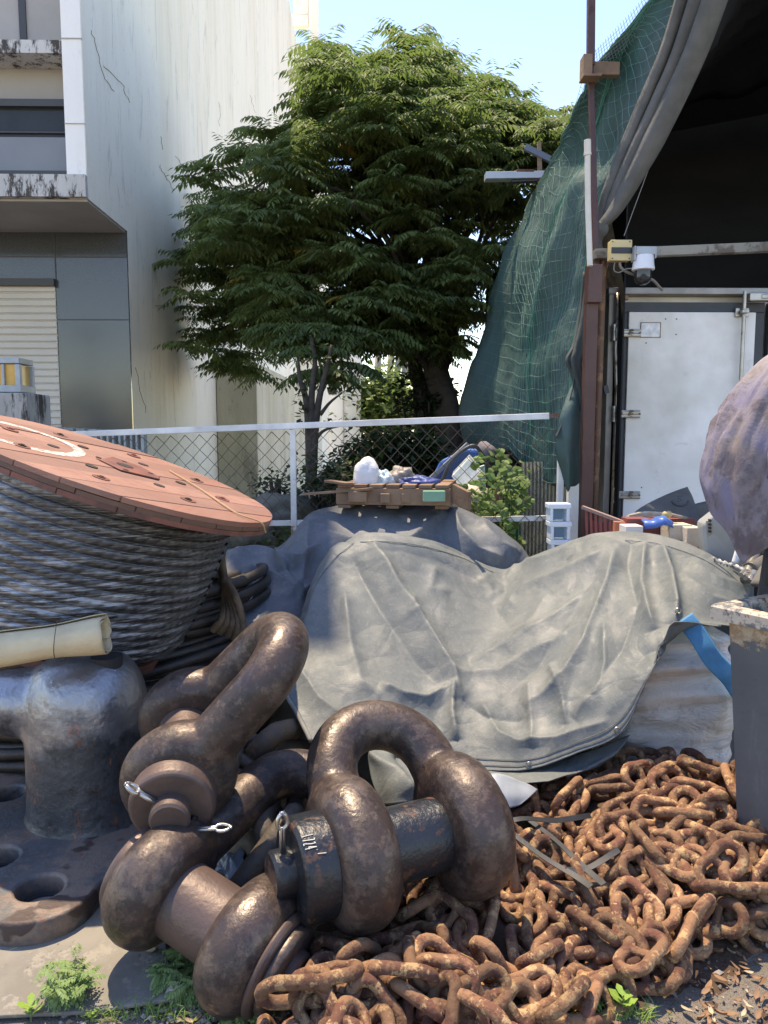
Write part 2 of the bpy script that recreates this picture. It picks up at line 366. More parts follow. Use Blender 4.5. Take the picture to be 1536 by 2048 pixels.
# rear stair tower and roof frame
x0, x1 = XW + .003, -.0608 * DR
b = MB(); b.prism([(x0, DR - .1, 0), (x1, DR - .1, 0), (x1, 33, 0), (x0, 33, 0)], (0, 0, TOP)); b.build('stair_tower', K['wall'], bl)
b = MB(); zq = CH + .498 * DR
b.box((x1 - .14, DR + .05, (TOP + zq) / 2 + 1.5), (.28, .3, zq - TOP + 3)); b.box(((x0 + x1) / 2 - .3, DR + .06, zq + .05), (x1 - x0 - .1, .28, .35))
b.box((x0 + .12, DR + .4, zq + 1.0), (.5, .9, 1.5)); b.build('roof_frame', K['wall'], bl)
# parapet that makes the front wing as tall as the rear
b = MB(); b.box((XW - .25, 15, TOP + .25), (.3, 15, .6)); b.build('parapet', K['wall'], bl)

# boundary wall and far buildings behind the tree
wm = wall_mat('mossy_yellow_wall', (.68, .62, .46), (.55, .51, .38), (.36, .32, .2), (.07, .065, .04), 1.4); K['moss'] = wm.done()
xb = xx(515, 12.5)
b = MB(); b.prism([(XW + .01, 12.4, 0), (xb, 12.5, 0), (xb + .35, 22, 0), (XW + .01, 22, 0)], (0, 0, zz(725, 12.5)))
tag(b.build('boundary_wall', K['moss'], bevel=.01), 'moss-stained yellowish wall behind the thin dark tree', 'wall')
K['far'] = simple('far_white_render', (.78, .78, .74), (.70, .70, .66), .8, .9)
fb = thing('far_building', 'bright white low building seen in the gap under the trees', 'building', (xx(685, 35), 38, 0))
b = MB(); b.prism([(xx(648, 35), 35, 0), (xx(722, 35), 35, 0), (xx(722, 35), 41, 0), (xx(648, 35), 41, 0)], (0, 0, zz(690, 35))); b.build('wall', K['far'], fb)
b = MB(); b.box((xx(663, 35), 34.98, zz(760, 35)), (.5, .06, 1.3)); b.build('window', K['glass'], fb)
b = MB(); b.box((xx(687, 35), 34.96, 1.6), (.03, .06, 3.2)); b.build('drain_pipe', K['soffit'], fb)

# concrete balustrade, gate pillar and lamp at the building's forecourt
K['bal'] = simple('grey_concrete_balusters', (.42, .46, .45), (.30, .33, .33), 6, .85)
DB = 5.9
t = thing('balustrade', 'low grey balustrade of open concrete blocks in front of the shutter', 'balustrade', (xx(150, DB), DB, 0))
ztop = zz(850, DB)
for i in range(11):
    x = xx(48, DB) + i * .088; zz_ = ztop - i * .005
    b = MB(); h = .62
    for dx in (-.024, .024): b.box((x + dx, DB, zz_ - h / 2), (.014, .09, h))
    b.box((x, DB, zz_ - .012), (.034, .088, .022)); b.box((x, DB, zz_ - .16), (.034, .088, .05)); b.build('baluster', K['bal'], t)
b = MB(); b.box((xx(48, DB) + .44, DB, (ztop - .70) / 2), (1.0, .14, ztop - .70)); b.build('plinth', K['wall'], t)
wm = wall_mat('black_streaked_concrete', (.45, .44, .41), (.35, .34, .32), (.2, .19, .17), (.04, .038, .035)); wm.mix(wm.ramp(wm.noise(8, 9, st=(1, 1, .2), rough=.75), .47, .55), (.05, .045, .04)); K['pillar'] = wm.done()
DPp = 5.4
b = MB(); b.box((xx(0, DPp), DPp + .2, zz(786, DPp) / 2), (xx(57, DPp) - xx(-57, DPp), .4, zz(786, DPp)))
tag(b.build('gate_pillar', K['pillar'], bevel=.012), 'black-streaked concrete gate pillar at the left edge', 'pillar')
t = thing('pillar_lamp', 'grey square lantern with amber panes on top of the streaked pillar', 'lamp', (xx(0, DPp), DPp + .2, zz(786, DPp)))
lx0, lx1, lz0, lz1 = xx(-36, DPp), xx(36, DPp), zz(784, DPp), zz(714, DPp); cx = (lx0 + lx1) / 2; wd = lx1 - lx0; cyl_ = DPp + .2
K['lampgrey'] = simple('grey_lamp_metal', (.38, .41, .43), (.30, .33, .35), 12, .5, .3)
b = MB()
b.box((cx, cyl_, lz0 + .025), (wd, wd, .05)); b.box((cx, cyl_, lz1 - .02), (wd * .94, wd * .94, .04))
for sx in (-1, 1):
    for sy in (-1, 1): b.box((cx + sx * (wd / 2 - .02), cyl_ + sy * (wd / 2 - .02), (lz0 + lz1) / 2), (.036, .036, lz1 - lz0 - .09))
b.box((cx, cyl_ - wd / 2 + .02, (lz0 + lz1) / 2), (.02, .03, lz1 - lz0 - .09)); b.build('lamp_frame', K['lampgrey'], t, bevel=.004)
K['amber'] = simple('amber_lamp_glass', (.75, .42, .09), (.6, .33, .08), 10, .3)
b = MB(); b.box((cx, cyl_, (lz0 + lz1) / 2), (wd - .06, wd - .06, lz1 - lz0 - .09)); b.build('pane', K['amber'], t)

# ================================================================ chain-link fence
def catmull(pts, n):
    pts = [Vector(p) for p in pts]; q = [2 * pts[0] - pts[1]] + pts + [2 * pts[-1] - pts[-2]]; out = []
    for i in range(1, len(q) - 2):
        p0, p1, p2, p3 = q[i - 1:i + 3]
        for k in range(n):
            t = k / n; out.append(.5 * ((2 * p1) + (p2 - p0) * t + (2 * p0 - 5 * p1 + 4 * p2 - p3) * t * t + (3 * p1 - p0 - 3 * p2 + p3) * t ** 3))
    out.append(pts[-1]); return out
fl, fr = P(60, 872, 4.75), P(1098, 832, 4.45)
fn = thing('chain_link_fence', 'rusty diamond wire fence with white painted top rail and post', 'fence', ((fl.x + fr.x) / 2, 4.6, 0))
b = MB(); b.bar(fl, fr, .036, .036); b.build('top_rail', K['white_paint'], fn, bevel=.003)
b = MB(); b.bar(fr, P(1118, 830, 4.45), .022, .022); b.build('rail_stub', simple('rusty_rail_end', (.16, .07, .04), (.3, .2, .15), 30, .9), fn)
def fpos(px): t = (px - 60) / (1098 - 60); return fl.lerp(fr, t)
pz = fpos(600)
b = MB(); b.box((pz.x, pz.y, pz.z / 2 - .02), (.034, .034, pz.z - .01)); b.build('post', K['rusty_white'], fn, bevel=.003)
b = MB(); a = P(500, 1047, 4.62); c = P(1100, 1036, 4.47); b.bar(a, c, .03, .03); b.build('mid_rail', K['rusty_white'], fn)
K['wire'] = dirty_metal('rusty_fence_wire', (.12, .10, .085), (.10, .06, .035), .5, (.6, .9), .2, 5, 40, .0005)
b = MB(); dw = .088; nrow = 30; i = 0; L = (fr - fl).length; u = (fr - fl).normalized()
while i * dw / 2 < L:
    for sgn in (0,):
        pts = []; x0_ = i * dw / 2
        for k in range(nrow):
            xk = x0_ + (dw / 2 if (k + i) % 2 else 0) + .003 * random.uniform(-1, 1)
            q = fl + u * xk; zt_ = q.z - .03 - k * dw * .52
            if zt_ < .02: break
            pts.append((q.x, q.y + (.006 if k % 2 else -.006) + .02 * noise.noise(Vector((q.x * 1.5, zt_ * 2, 0))), zt_))
        b.tube(pts, .0024, 4, caps=False)
    i += 2
i = 1
while i * dw / 2 < L:
    pts = []; x0_ = i * dw / 2
    for k in range(nrow):
        xk = x0_ + (dw / 2 if (k + i) % 2 else 0)
        q = fl + u * xk; zt_ = q.z - .03 - k * dw * .52
        if zt_ < .02: break
        pts.append((q.x, q.y + (.006 if k % 2 else -.006) + .02 * noise.noise(Vector((q.x * 1.5, zt_ * 2, 0))), zt_))
    i += 2
    # interleaved strand completes the diamonds
    b.tube(pts, .0024, 4, caps=False)
b.build('wire_mesh', K['wire'], fn, smooth=True)
b = MB(); a = P(1122, 895, 4.45); b.box((a.x, a.y, a.z / 2), (.035, .035, a.z)); tag(b.build('fence_post', K['white_paint'], bevel=.003), 'short white post at the right end of the wire fence', 'post')
wm = wall_mat('white_corner_post_paint', (.80, .80, .76), (.74, .74, .70), (.66, .63, .52), (.28, .28, .24), .4)
b = MB(); a = P(1150, 950, 4.62); b.box((a.x, a.y + .02, a.z / 2), (.075, .06, a.z)); tag(b.build('wall_post', wm.done(), bevel=.005), 'cream white square post beside the maroon steel post', 'post')
# ================================================================ forged shackles
def remesh(o, vox, smooth=6, disp=0):
    m = o.modifiers.new('rm', 'REMESH'); m.mode = 'VOXEL'; m.voxel_size = vox; m.use_smooth_shade = True
    m = o.modifiers.new('sm', 'SMOOTH'); m.factor = .5; m.iterations = smooth
    dg = bpy.context.evaluated_depsgraph_get(); me = bpy.data.meshes.new_from_object(o.evaluated_get(dg))
    o.modifiers.clear(); old = o.data; o.data = me; bpy.data.meshes.remove(old)
    me.polygons.foreach_set('use_smooth', [True] * len(me.polygons)); return o

def shackle(label, A, B, C, rb=.072, re=.175, te=.078, mats=None, keepc=False, rcf=.93, nutside=-1, rp=.10, eyestretch=1.15, nut_h=.085):
    """A eye centre on the nut side, B other eye, C crown centre"""
    mat, pinm, nutm = mats[:3]
    A, B, C = Vector(A), Vector(B), Vector(C); X = (B - A).normalized(); mid = (A + B) / 2
    Z = (C - mid); Ln = Z.length
    if keepc: Z = Z.normalized(); X = (X - Z * X.dot(Z)).normalized()
    else: Z = (Z - X * Z.dot(X)).normalized()
    Y = Z.cross(X); h = (B - A).length / 2; Ln = (C - mid).dot(Z)
    W = lambda x, y, z: mid + X * x + Y * y + Z * z
    t = thing('shackle', label, 'shackle', (mid.x, mid.y, max(0, mid.z - .2)))
    b = MB(); rc = h * rcf; path = []; zc = Ln - rc; path.append(W(-h, 0, 0)); path.append(W(-h, 0, re * .6))
    for k in range(1, 6): path.append(W(-h - (rc - h) * k / 5, 0, re * .6 + (zc - re * .6) * k / 5))
    for k in range(1, 24): a = math.pi - math.pi * k / 24; path.append(W(math.cos(a) * rc, 0, zc + math.sin(a) * rc))
    for k in range(5, -1, -1): path.append(W(h + (rc - h) * k / 5, 0, re * .6 + (zc - re * .6) * k / 5))
    path.append(W(h, 0, 0)); b.tube(path, rb, 24)
    for s in (-1, 1):
        pr = [(-te, .02)]
        for k in range(9):
            a = math.pi * k / 8; pr.append((-te * math.cos(a) * 1.0, re - te * .95 + te * .95 * math.sin(a) ** .8))
        pr.append((te, .02))
        b0 = len(b.v); b.lathe(W(s * h, 0, 0), X, pr, 40)
        for i in range(b0, len(b.v)):       # eyes are slightly longer towards the bow
            q = Vector(b.v[i]) - mid; z = q.dot(Z); b.v[i] = tuple(Vector(b.v[i]) + Z * (z * (eyestretch - 1) if z > 0 else z * .02))
    o = remesh(b.build('bow', mat, t), .0085, 5)
    b = MB(); b.cyl(W(-h - te - .01, 0, 0), W(h + te + .015, 0, 0), rp, n=48); b.build('pin', pinm, t, smooth=False, auto=40, bevel=.004)
    b = MB(); c = W(h + te * .95, 0, 0)
    b.lathe(c, X, [(-.03, rp * .6), (-.02, rp * 1.18), (-.01, rp * 1.24), (.008, rp * 1.24), (.016, rp * 1.18), (.017, rp * .5)], 48); b.build('pin_head', pinm if not nutm else mats[3] if len(mats) > 3 else pinm, t, smooth=True, auto=40)
    c = W(-h - te * .92, 0, 0); b = MB()
    b.lathe(c, -X, [(-.01, rp * 1.1), (0, rp * 1.34), (nut_h - .012, rp * 1.34), (nut_h, rp * 1.24), (nut_h + .001, rp * .8)], 8 if nutm == 'hex' else 48)
    nut = b.build('nut', pinm if nutm in (None, 'hex') else nutm, t, auto=38, bevel=.004)
    b = MB(); b.lathe(c, -X, [(nut_h - .005, rp * .62), (nut_h + .045, rp * .62), (nut_h + .052, rp * .54), (nut_h + .053, .01)], 40); b.build('pin_end', pinm, t, auto=38)
    return t, W, h, te, X, Y, Z
KM = (K['shackle'], K['pin_brown'], K['pin_brown'])
KB = (K['shackle'], K['pin_black'], K['pin_black'])
def cotter(t, p, d, ln, side, r=.0055):
    d = Vector(d).normalized(); s = Vector(side).normalized(); p = Vector(p); b = MB()
    pts = [p + s * .0035, p + d * ln * .6 + s * .0035]
    for k in range(9):
        a = math.pi * k / 8; pts.append(p + d * (ln * .6 + .022 * (1 - math.cos(a)) * .9 + .004) + s * (.013 * math.sin(a) + .0035 * math.cos(a)))
    for k in range(8, -1, -1):
        a = math.pi * k / 8; pts.append(p + d * (ln * .6 + .022 * (1 - math.cos(a)) * .9 + .004) - s * (.013 * math.sin(a) + .0035 * math.cos(a)))
    pts += [p + d * ln * .6 - s * .0035, p - s * .0035]
    b.tube(pts, r * .7, 8); return b.build('cotter_pin', K['galv'], t, smooth=True)

# centre shackle
tC, WC, hC, teC, XC, YC, ZC = shackle('big forged shackle standing on the rusty chain with black pin and nut', P(704, 1712, 1.90), P(926, 1655, 2.04), P(768, 1445, 2.24),
    rb=.073, re=.186, te=.084, mats=(K['shackle'], K['pin_black'], K['pin_black']), rp=.098, nut_h=.09)
c0 = WC(-hC - teC * .92 - .09, 0, 0)
cotter(tC, c0 - XC * .02 + Vector((0, 0, .055)), (0, 0, 1), .10, XC, .008); cotter(tC, c0 - XC * .01 - Vector((0, 0, .06)), (0, 0, -1), .07, XC, .007)
# scratched chalk number on the nut
b = MB(); rn = .098 * 1.34 + .0015
def nutp(u, v):                                           # u along the pin, v round the nut (angle from the top towards the camera)
    a = v; n_ = (Vector((0, 0, 1)) * math.cos(a) - Vector((0, 1, 0)) * math.sin(a)); n_ = (n_ - XC * n_.dot(XC)).normalized()
    return WC(-hC - teC * .92, 0, 0) - XC * u + n_ * rn
K['scratch'] = simple('pale_scratch', (.6, .57, .5), None, rough=.8)
digits = {'1': [((0, 0), (0, 1))], '7': [((0, 1), (.6, 1)), ((.6, 1), (.2, 0))], '2': [((0, .9), (.5, 1)), ((.5, 1), (.5, .6)), ((.5, .6), (0, 0)), ((0, 0), (.6, 0))],
          '4': [((.45, 0), (.45, 1)), ((.45, 1), (0, .35)), ((0, .35), (.7, .35))], '/': [((0, 0), (.35, .7))], '.': [((0, 0), (.12, .05))]}
for k, ch in enumerate('1724./'):
    for (a0, a1), (b0_, b1_) in digits[ch]:
        pts = []
        for s_ in (0, .5, 1):
            gx = a0 + (b0_ - a0) * s_; gy = a1 + (b1_ - a1) * s_
            pts.append(nutp(.082 - .030 * gy * 1 - (.0 if k < 4 else .028), .50 + .05 * k * 1.5 + .06 * gx))
        b.tube(pts, .0011, 5)
b.build('scratched_number', K['scratch'], tC)
# lower-left shackle lying on its side
tB, WB, hB, teB, XB, YB, ZB = shackle('big shackle lying flat at lower left, small round hole in its eye', P(500, 1893, 1.79), P(318, 1768, 1.915), P(700, 1590, 2.27),
    rb=.072, re=.162, te=.080, mats=(K['shackle_rusty'], K['pin_brown'], K['pin_brown'], K['pin_brown']), rp=.098, nut_h=.02, eyestretch=1.22)
q = WB(hB, 0, 0)
b = MB(); c = P(297, 1691, 1.97); nrm = (c - q); nrm = (nrm - XB * nrm.dot(XB)).normalized()
c = q + nrm * (.178 * 1.06 - .006) + XB * .0
b.cyl(c - nrm * .02, c + nrm * .003, .009, n=20); b.build('drilled_hole', simple('dark_drilled_hole', (.004, .003, .003)), tB)
b = MB(); cc = WB(-hB - teB - .018, 0, 0)
b.lathe(cc, -XB, [(-.02, .06), (-.012, .104), (.0, .112), (.015, .112), (.024, .104), (.025, .03)], 56); b.build('end_disc', K['shackle_rusty'], tB, smooth=True, auto=50)
# upper-left shackle leaning on the bollard
tA, WA, hA, teA, XA, YA, ZA = shackle('big shackle leaning up beside the bollard with round nut and bright split pins', P(350, 1562, 2.10), P(383, 1432, 2.40), P(568, 1284, 2.22),
    keepc=True, rcf=.86, rb=.075, re=.158, te=.078, mats=(K['shackle'], K['pin_brown'], K['pin_brown']), rp=.086, nut_h=.06, eyestretch=1.2)
c0 = WA(-hA - teA * .92 - .085, 0, 0)
cotter(tA, c0 + Vector((-.035, -.0, .035)), (-.8, -.1, .6), .085, XA, .009); cotter(tA, c0 + Vector((.055, 0, -.04)), (1, 0, .05), .10, XA, .007)

# ================================================================ bollard
cb = P(176, 1450, 2.60); cb = Vector((cb.x, 2.60, 0)); RB = .205; ZT = .645
t = thing('mooring_bollard', 'black double-arm mooring bollard with worn top, silvery sheen coloured in, on a holed base plate', 'bollard', (cb.x, cb.y, 0))
def blob_union(b, name, mat, parent, vox=.011, it=8):
    return remesh(b.build(name, mat, parent), vox, it)
b = MB()
pr = [(0.045, RB * 1.22), (.065, RB * 1.10), (.10, RB * 1.02), (.2, RB), (.44, RB * .99)]
for k in range(1, 9): a = math.pi / 2 * k / 8; pr.append((.44 + .205 * math.sin(a), RB * (.12 + .87 * math.cos(a) ** .62)))
b.lathe((cb.x, cb.y, 0), (0, 0, 1), pr, 64)
hz = .475; b.tube([(cb.x + .06, cb.y, hz), (cb.x - .18, cb.y, hz - .005), (cb.x - .34, cb.y - .01, hz), (cb.x - .52, cb.y - .02, hz + .01), (cb.x - .62, cb.y - .02, hz + .012)], [.15, .125, .105, .12, .08], 32)
o = blob_union(b, 'post', K['bollard_top'], t, .012, 14)
b = MB(); hp = P(200, 1306, 2.5); b.cyl((hp.x, hp.y + .06, .585), (hp.x, hp.y + .06, .645), .052, n=28); b.build('top_hole', simple('dark_hole', (.02, .02, .022)), t)
# base plate with four bolt holes, cut from a scalloped outline
holes = [G(80, 1782, .075), G(-8, 1722, .075), G(14, 1592, .075), G(330, 1700, .075)]
cu = bpy.data.curves.new('plate', 'CURVE'); cu.dimensions = '2D'; cu.fill_mode = 'BOTH'; cu.extrude = .03; cu.bevel_depth = .011; cu.bevel_resolution = 2
def spline(pts):
    s_ = cu.splines.new('POLY'); s_.points.add(len(pts) - 1)
    for i, (x, y) in enumerate(pts): s_.points[i].co = (x, y, 0, 1)
    s_.use_cyclic_u = True
out = []
lobes = [(Vector((h.x, h.y)), .165) for h in holes] + [(Vector((cb.x, cb.y)), .40), (Vector((cb.x - .45, cb.y)), .36)]
for k in range(160):
    a = 2 * math.pi * k / 160; d = Vector((math.cos(a), math.sin(a))); best = 0
    for c, r in lobes:
        o_ = Vector((cb.x - .16, cb.y - .02)); v = c - o_; pj = v.dot(d); q2 = r * r - (v.length_squared - pj * pj)
        if q2 > 0: best = max(best, pj + math.sqrt(q2))
    out.append(best)
sm = [sum(out[(k + j) % 160] for j in range(-3, 4)) / 7 for k in range(160)]
spline([(cb.x - .16 + math.cos(2 * math.pi * k / 160) * sm[k], cb.y - .02 + math.sin(2 * math.pi * k / 160) * sm[k]) for k in range(160)])
for h in holes[:3]: spline([(h.x + .077 * math.cos(2 * math.pi * k / 36), h.y + .077 * math.sin(2 * math.pi * k / 36)) for k in range(36)])
co_ = bpy.data.objects.new('tmp', cu); COL.objects.link(co_); co_.location = (0, 0, 0)
dg = bpy.context.evaluated_depsgraph_get(); me = bpy.data.meshes.new_from_object(co_.evaluated_get(dg)); bpy.data.objects.remove(co_)
for v in me.vertices: v.co.z += .047
me.materials.clear(); o = link_mesh('base_plate', me, K['plate'], t, smooth=True); me.set_sharp_from_angle(angle=R(50))
for h in holes[:3]:
    b = MB(); n = 36; ang = [2 * math.pi * k / n for k in range(n + 1)]
    b.grid([[(h.x + .0745 * math.cos(a), h.y + .0745 * math.sin(a), .07) for a in ang], [(h.x + .0745 * math.cos(a), h.y + .0745 * math.sin(a), .012) for a in ang]])
    b.grid([[(h.x + .0745 * math.cos(a), h.y + .0745 * math.sin(a), .030) for a in ang], [(h.x + .056 * math.cos(a), h.y + .056 * math.sin(a), .030) for a in ang], [(h.x + .056 * math.cos(a), h.y + .056 * math.sin(a), .006) for a in ang]])
    b.build('bolt_hole_lining', K['bollard'], t, smooth=False)

# rolled foam sheet on the bollard
a, c = P(-60, 1308, 2.36), P(212, 1268, 2.42); ax = (c - a).normalized(); Lr = (c - a).length
K['roll'] = simple('cream_mesh_sheet', (.62, .50, .31), (.54, .42, .26), 9, .85, 0, .003, 60)
t = thing('rolled_sheet', 'cream rolled mesh sheet tied with wire lying across the bollard arm', 'roll', (a + c) / 2 - Vector((0, 0, .06)))
up = Vector((0, 0, 1)); sd = ax.cross(up).normalized(); up2 = sd.cross(ax)
rows = []
for i in range(30):
    s_ = i / 29 * Lr; row = []
    for k in range(90):
        th = k / 89 * 2 * math.pi * 2.3 + 1.9; r = (.072 - .0033 * th / 2) * (1 + .06 * math.sin(s_ * 20)) * (.90 + .14 * i / 29)
        wob = .004 * noise.noise(Vector((s_ * 6, math.cos(th) * 2, math.sin(th) * 2)))
        end = 0 if i < 29 else .012 * noise.noise(Vector((th * 1.3, 3, 1)))
        row.append(a + ax * (s_ + end) + (sd * math.cos(th) * 1.12 + up2 * math.sin(th) * .85) * (r + wob))
    rows.append(row)
b = MB(); b.grid(rows); b.build('sheet', K['roll'], t, smooth=True, solid=.0025)
for f_ in (.66, .22):
    b = MB(); p = a + ax * Lr * f_; b.tube([p + (sd * math.cos(q) * 1.16 + up2 * math.sin(q) * .88) * .0735 + ax * .006 * math.sin(q * 2) for q in np.linspace(0, 2 * math.pi, 24)], .0014, 5, closed=False); b.build('tie_wire', K['wire'], t)
b = MB(); p = P(240, 1306, 2.86); b.grid([[p + Vector((-.05, .05, 0)), p + Vector((.0, .05, .012)), p + Vector((.07, .03, -.01))], [p + Vector((-.06, -.04, -.02)), p + Vector((.0, -.05, -.004)), p + Vector((.08, -.04, -.03))]])
K['blue'] = simple('blue_plastic', (.02, .09, .42), (.03, .13, .5), 8, .45)
tag(b.build('plastic_scrap', K['blue'], solid=.002), 'blue plastic scrap between the bollard top and the dark ropes', 'scrap')

# ground mat under the bollard
m = MatB('worn_grey_board', .85); m.base((.21, .195, .165)); m.mix(m.ramp(m.noise(2.5, 7, rough=.65), .42, .6), (.15, .14, .12)); m.mix(m.mul(m.ramp(m.noise(9, 9, rough=.8), .54, .6), .6), (.29, .265, .22)); m.mix(m.ramp(m.noise(40, 6, rough=.8), .62, .66), (.09, .075, .06)); m.mix(m.ramp(m.noise(5, 9, rough=.8, dist=1.5), .62, .65), (.10, .085, .07)); m.bump(m.noise(20, 6), .003); gm = m.done()
b = MB(); c = [G(-80, 2042, .012), G(180, 2030, .010), G(350, 2004, .012), G(330, 1880, .012), G(300, 1800, .012), G(-120, 1790, .012)]
tag(MB().prism(c, (0, 0, .01)).build('ground_board', gm, bevel=.003), 'thin worn grey-brown board lying on the ground under the bollard', 'board')

# ================================================================ cable reel
n_ = Vector((.363, -.0012, 1)).normalized(); cr = P(239, 931, 3.0); RR = .62; TH = .055
u_ = Vector((0, 1, 0)).cross(n_).normalized(); v_ = n_.cross(u_)
t = thing('cable_reel', 'red wooden cable reel tilted over and wound with film-wrapped steel rope', 'cable reel', (cr - n_ * .95))
m = MatB('red_stained_planks', .62); m.base((.235, .112, .078)); m.mix(m.ramp(m.noise(3, 5), .35, .65), (.285, .145, .105))
m.mix(m.ramp(m.noise(2.2, 8, rough=.7), .58, .72), (.25, .12, .09)); m.mix(m.mul(m.ramp(m.noise(26, 5, rot=(0, 0, .3), st=(1, .06, 1)), .5, .75), .5), (.30, .10, .065))
m.bump(m.noise(30, 5, st=(1, .08, 1)), .003); K['redwood'] = m.done()
K['redboards'] = [K['redwood']]
for kk, (sc_, sd_) in enumerate(((.80, 3.7), (1.14, 7.1), (.92, 11.3))):
    m = MatB('red_stained_planks_%s' % ('worn', 'pale', 'brown')[kk], .65); m.base(tuple(x * sc_ for x in (.235, .112, .078))); m.mix(m.ramp(m.noise(3, 5), .35, .65), tuple(x * sc_ for x in (.285, .150, .112)))
    m.mix(m.ramp(m.noise(2.6 + kk, 9, rough=.75), .54, .66), (.20, .115, .09)); m.mix(m.mul(m.ramp(m.noise(30, 6, rot=(0, 0, R(-32)), st=(.06, 1, 1), rough=.75), .52, .62), .7), (.20, .08, .06)); m.bump(m.noise(30, 6, rot=(0, 0, R(-32)), st=(.06, 1, 1)), .004); K['redboards'].append(m.done())
m = MatB('red_plank_edges', .7); m.base((.20, .075, .052)); m.mix(m.ramp(m.noise(6, 6), .45, .6), (.10, .048, .038)); m.bump(m.noise(25, 5, st=(1, 1, .2)), .004); K['rededge'] = m.done()
K['brownedge'] = simple('dark_plank_edges', (.17, .085, .055), (.10, .06, .045), 7, .75, 0, .003, 30)
def rp_(x, y, z=0): return cr + u_ * x + v_ * y + n_ * z
pa = R(58)                                                          # plank direction in the disc plane
for lay, (z0, z1, mt, ang, rad) in enumerate(((-.019, 0, K['redwood'], pa, RR), (-.037, -.0195, K['brownedge'], pa + R(90), RR - .002), (-.056, -.0375, K['rededge'], pa, RR - .001))):
    d = Vector((math.cos(ang), math.sin(ang))); e = Vector((-d.y, d.x)); npl = 9; wv = 2 * rad / npl; b = MB()
    for i in range(npl):
        a0 = -rad + i * wv + .002; a1 = a0 + wv - .004; pts = []
        for s_ in np.linspace(a0, a1, 7): pts.append((s_, math.sqrt(max(0, rad * rad - s_ * s_))))
        poly = [e * s_ + d * l_ for s_, l_ in pts] + [e * s_ - d * l_ for s_, l_ in reversed(pts)]
        dz = random.uniform(-.0018, .0018); b.m = (i * 3) % 4 if lay == 0 else 0
        b.prism([rp_(q.x, q.y, z0 + dz) for q in poly], n_ * (z1 - z0))
    b.build('flange_boards', K['redboards'] if lay == 0 else mt, t, bevel=.0015)
# boards carry hardware: plate, bolts, holes, paint ring
K['redmet'] = simple('red_painted_iron', (.24, .085, .06), (.12, .05, .04), 12, .6, .2, .001, 40)
dk = simple('bolt_hole_dark', (.015, .009, .007), None)
b = MB(); pl = [(-.10, .13), (.02, .15), (.15, .03), (.16, -.03), (.03, -.14), (-.09, -.07)]
b.prism([rp_(x * .9 + .02, y * .9, .001) for x, y in pl], n_ * .006); b.build('centre_plate', K['redmet'], t, bevel=.002)
def disc(x, y, r, z=.002): q = MB(); q.cyl(rp_(x, y, z - .003), rp_(x, y, z), r, n=24); return q
disc(.02, 0, .033, .0085).build('centre_hole', dk, t)
for k in range(4): a = R(20 + 90 * k); disc(.02 + .10 * math.cos(a), .10 * math.sin(a), .011, .0085).build('plate_bolt', dk, t)
for k in range(6):
    a = R(25 + 60 * k); disc(.245 * math.cos(a), .245 * math.sin(a), .022, .0025).build('drive_hole', dk, t)
for k in range(8):
    a = R(10 + 45 * k); x, y = .41 * math.cos(a), .41 * math.sin(a); b = MB(); b.cyl(rp_(x, y, 0), rp_(x, y, .003), .030, n=20); w_ = b.build('washer', K['redmet'], t)
    b = MB(); b.cyl(rp_(x, y, .003), rp_(x, y, .009), .007, n=10); b.cyl(rp_(x, y, .003), rp_(x, y, .0065), .014, n=6); b.build('bolt', dk if k % 2 else K['redmet'], t)
m = MatB('sprayed_white_paint', .8); m.base((.75, .71, .64))
tr = m.t.nodes.new('ShaderNodeBsdfTransparent'); K['spray'] = m
rg = MB(); nn = 72; rc2 = (-.33, -.13)
rg.grid([[rp_(rc2[0] + (.200 + w_) * math.cos(a), rc2[1] + (.235 + w_) * math.sin(a), .0022) for a in np.linspace(0, 2 * math.pi, nn)] for w_ in (-.022, -.008, .008, .022)])
mm = m.done(); ntk = mm.node_tree; mx = ntk.nodes.new('ShaderNodeMixShader'); out_ = ntk.nodes['Material Output']
no = m.ramp(m.noise(40, 6, rough=.8), .38, .62); ntk.links.new(no, mx.inputs[0]); ntk.links.new(tr.outputs[0], mx.inputs[1]); ntk.links.new(m.b.outputs[0], mx.inputs[2]); ntk.links.new(mx.outputs[0], out_.inputs[0])
rg.build('paint_ring', mm, t)
# thin wire over the flange edge
b = MB(); q0 = P(372, 936, 2.9); pts = [rp_(.12, .30, .006), rp_(.30, .10, .006), rp_(.50, -.17, .006), rp_(.60, -.30 + .12, .004), rp_(.63, -.155, -.03)]
b.tube(catmull(pts, 6), .003, 6); b.build('binding_wire', simple('straw_coloured_wire', (.42, .27, .14), None), t)
# wound drum: displaced by the windings
RX = (0, R(-20), 0); m = MatB('film_wrapped_steel_rope', .3, .45); m.base((.028, .030, .033)); m.mix(m.ramp(m.noise(30, 4, st=(1, 1, 6), rot=RX), .45, .7), (.08, .084, .088))
RX = (0, R(-20), 0); fl_ = m.noise(9, 6, st=(.35, .35, 6), dist=.35, rough=.75, rot=RX); m.mix(m.mul(m.ramp(fl_, .50, .60), m.ramp(m.noise(2.2, 3), .36, .56)), (.34, .35, .37)); m.mix(m.mul(m.ramp(m.noise(24, 7, st=(.12, .12, 7), dist=.2, rough=.8, rot=RX), .54, .60), .5), (.42, .42, .44))  # pale streaks paint the film's glints of sky into the colour
m.b.inputs['Coat Weight'].default_value = .5; m.b.inputs['Coat Roughness'].default_value = .25
m.bump(m.noise(14, 6, st=(.3, .3, 9), dist=.3, rough=.7, rot=RX), .003); K['film'] = m.done()
ax_ = -n_; rows = []; NR, NT = 230, 620; H_ = .58
ths = np.linspace(0, 2 * math.pi, NT)
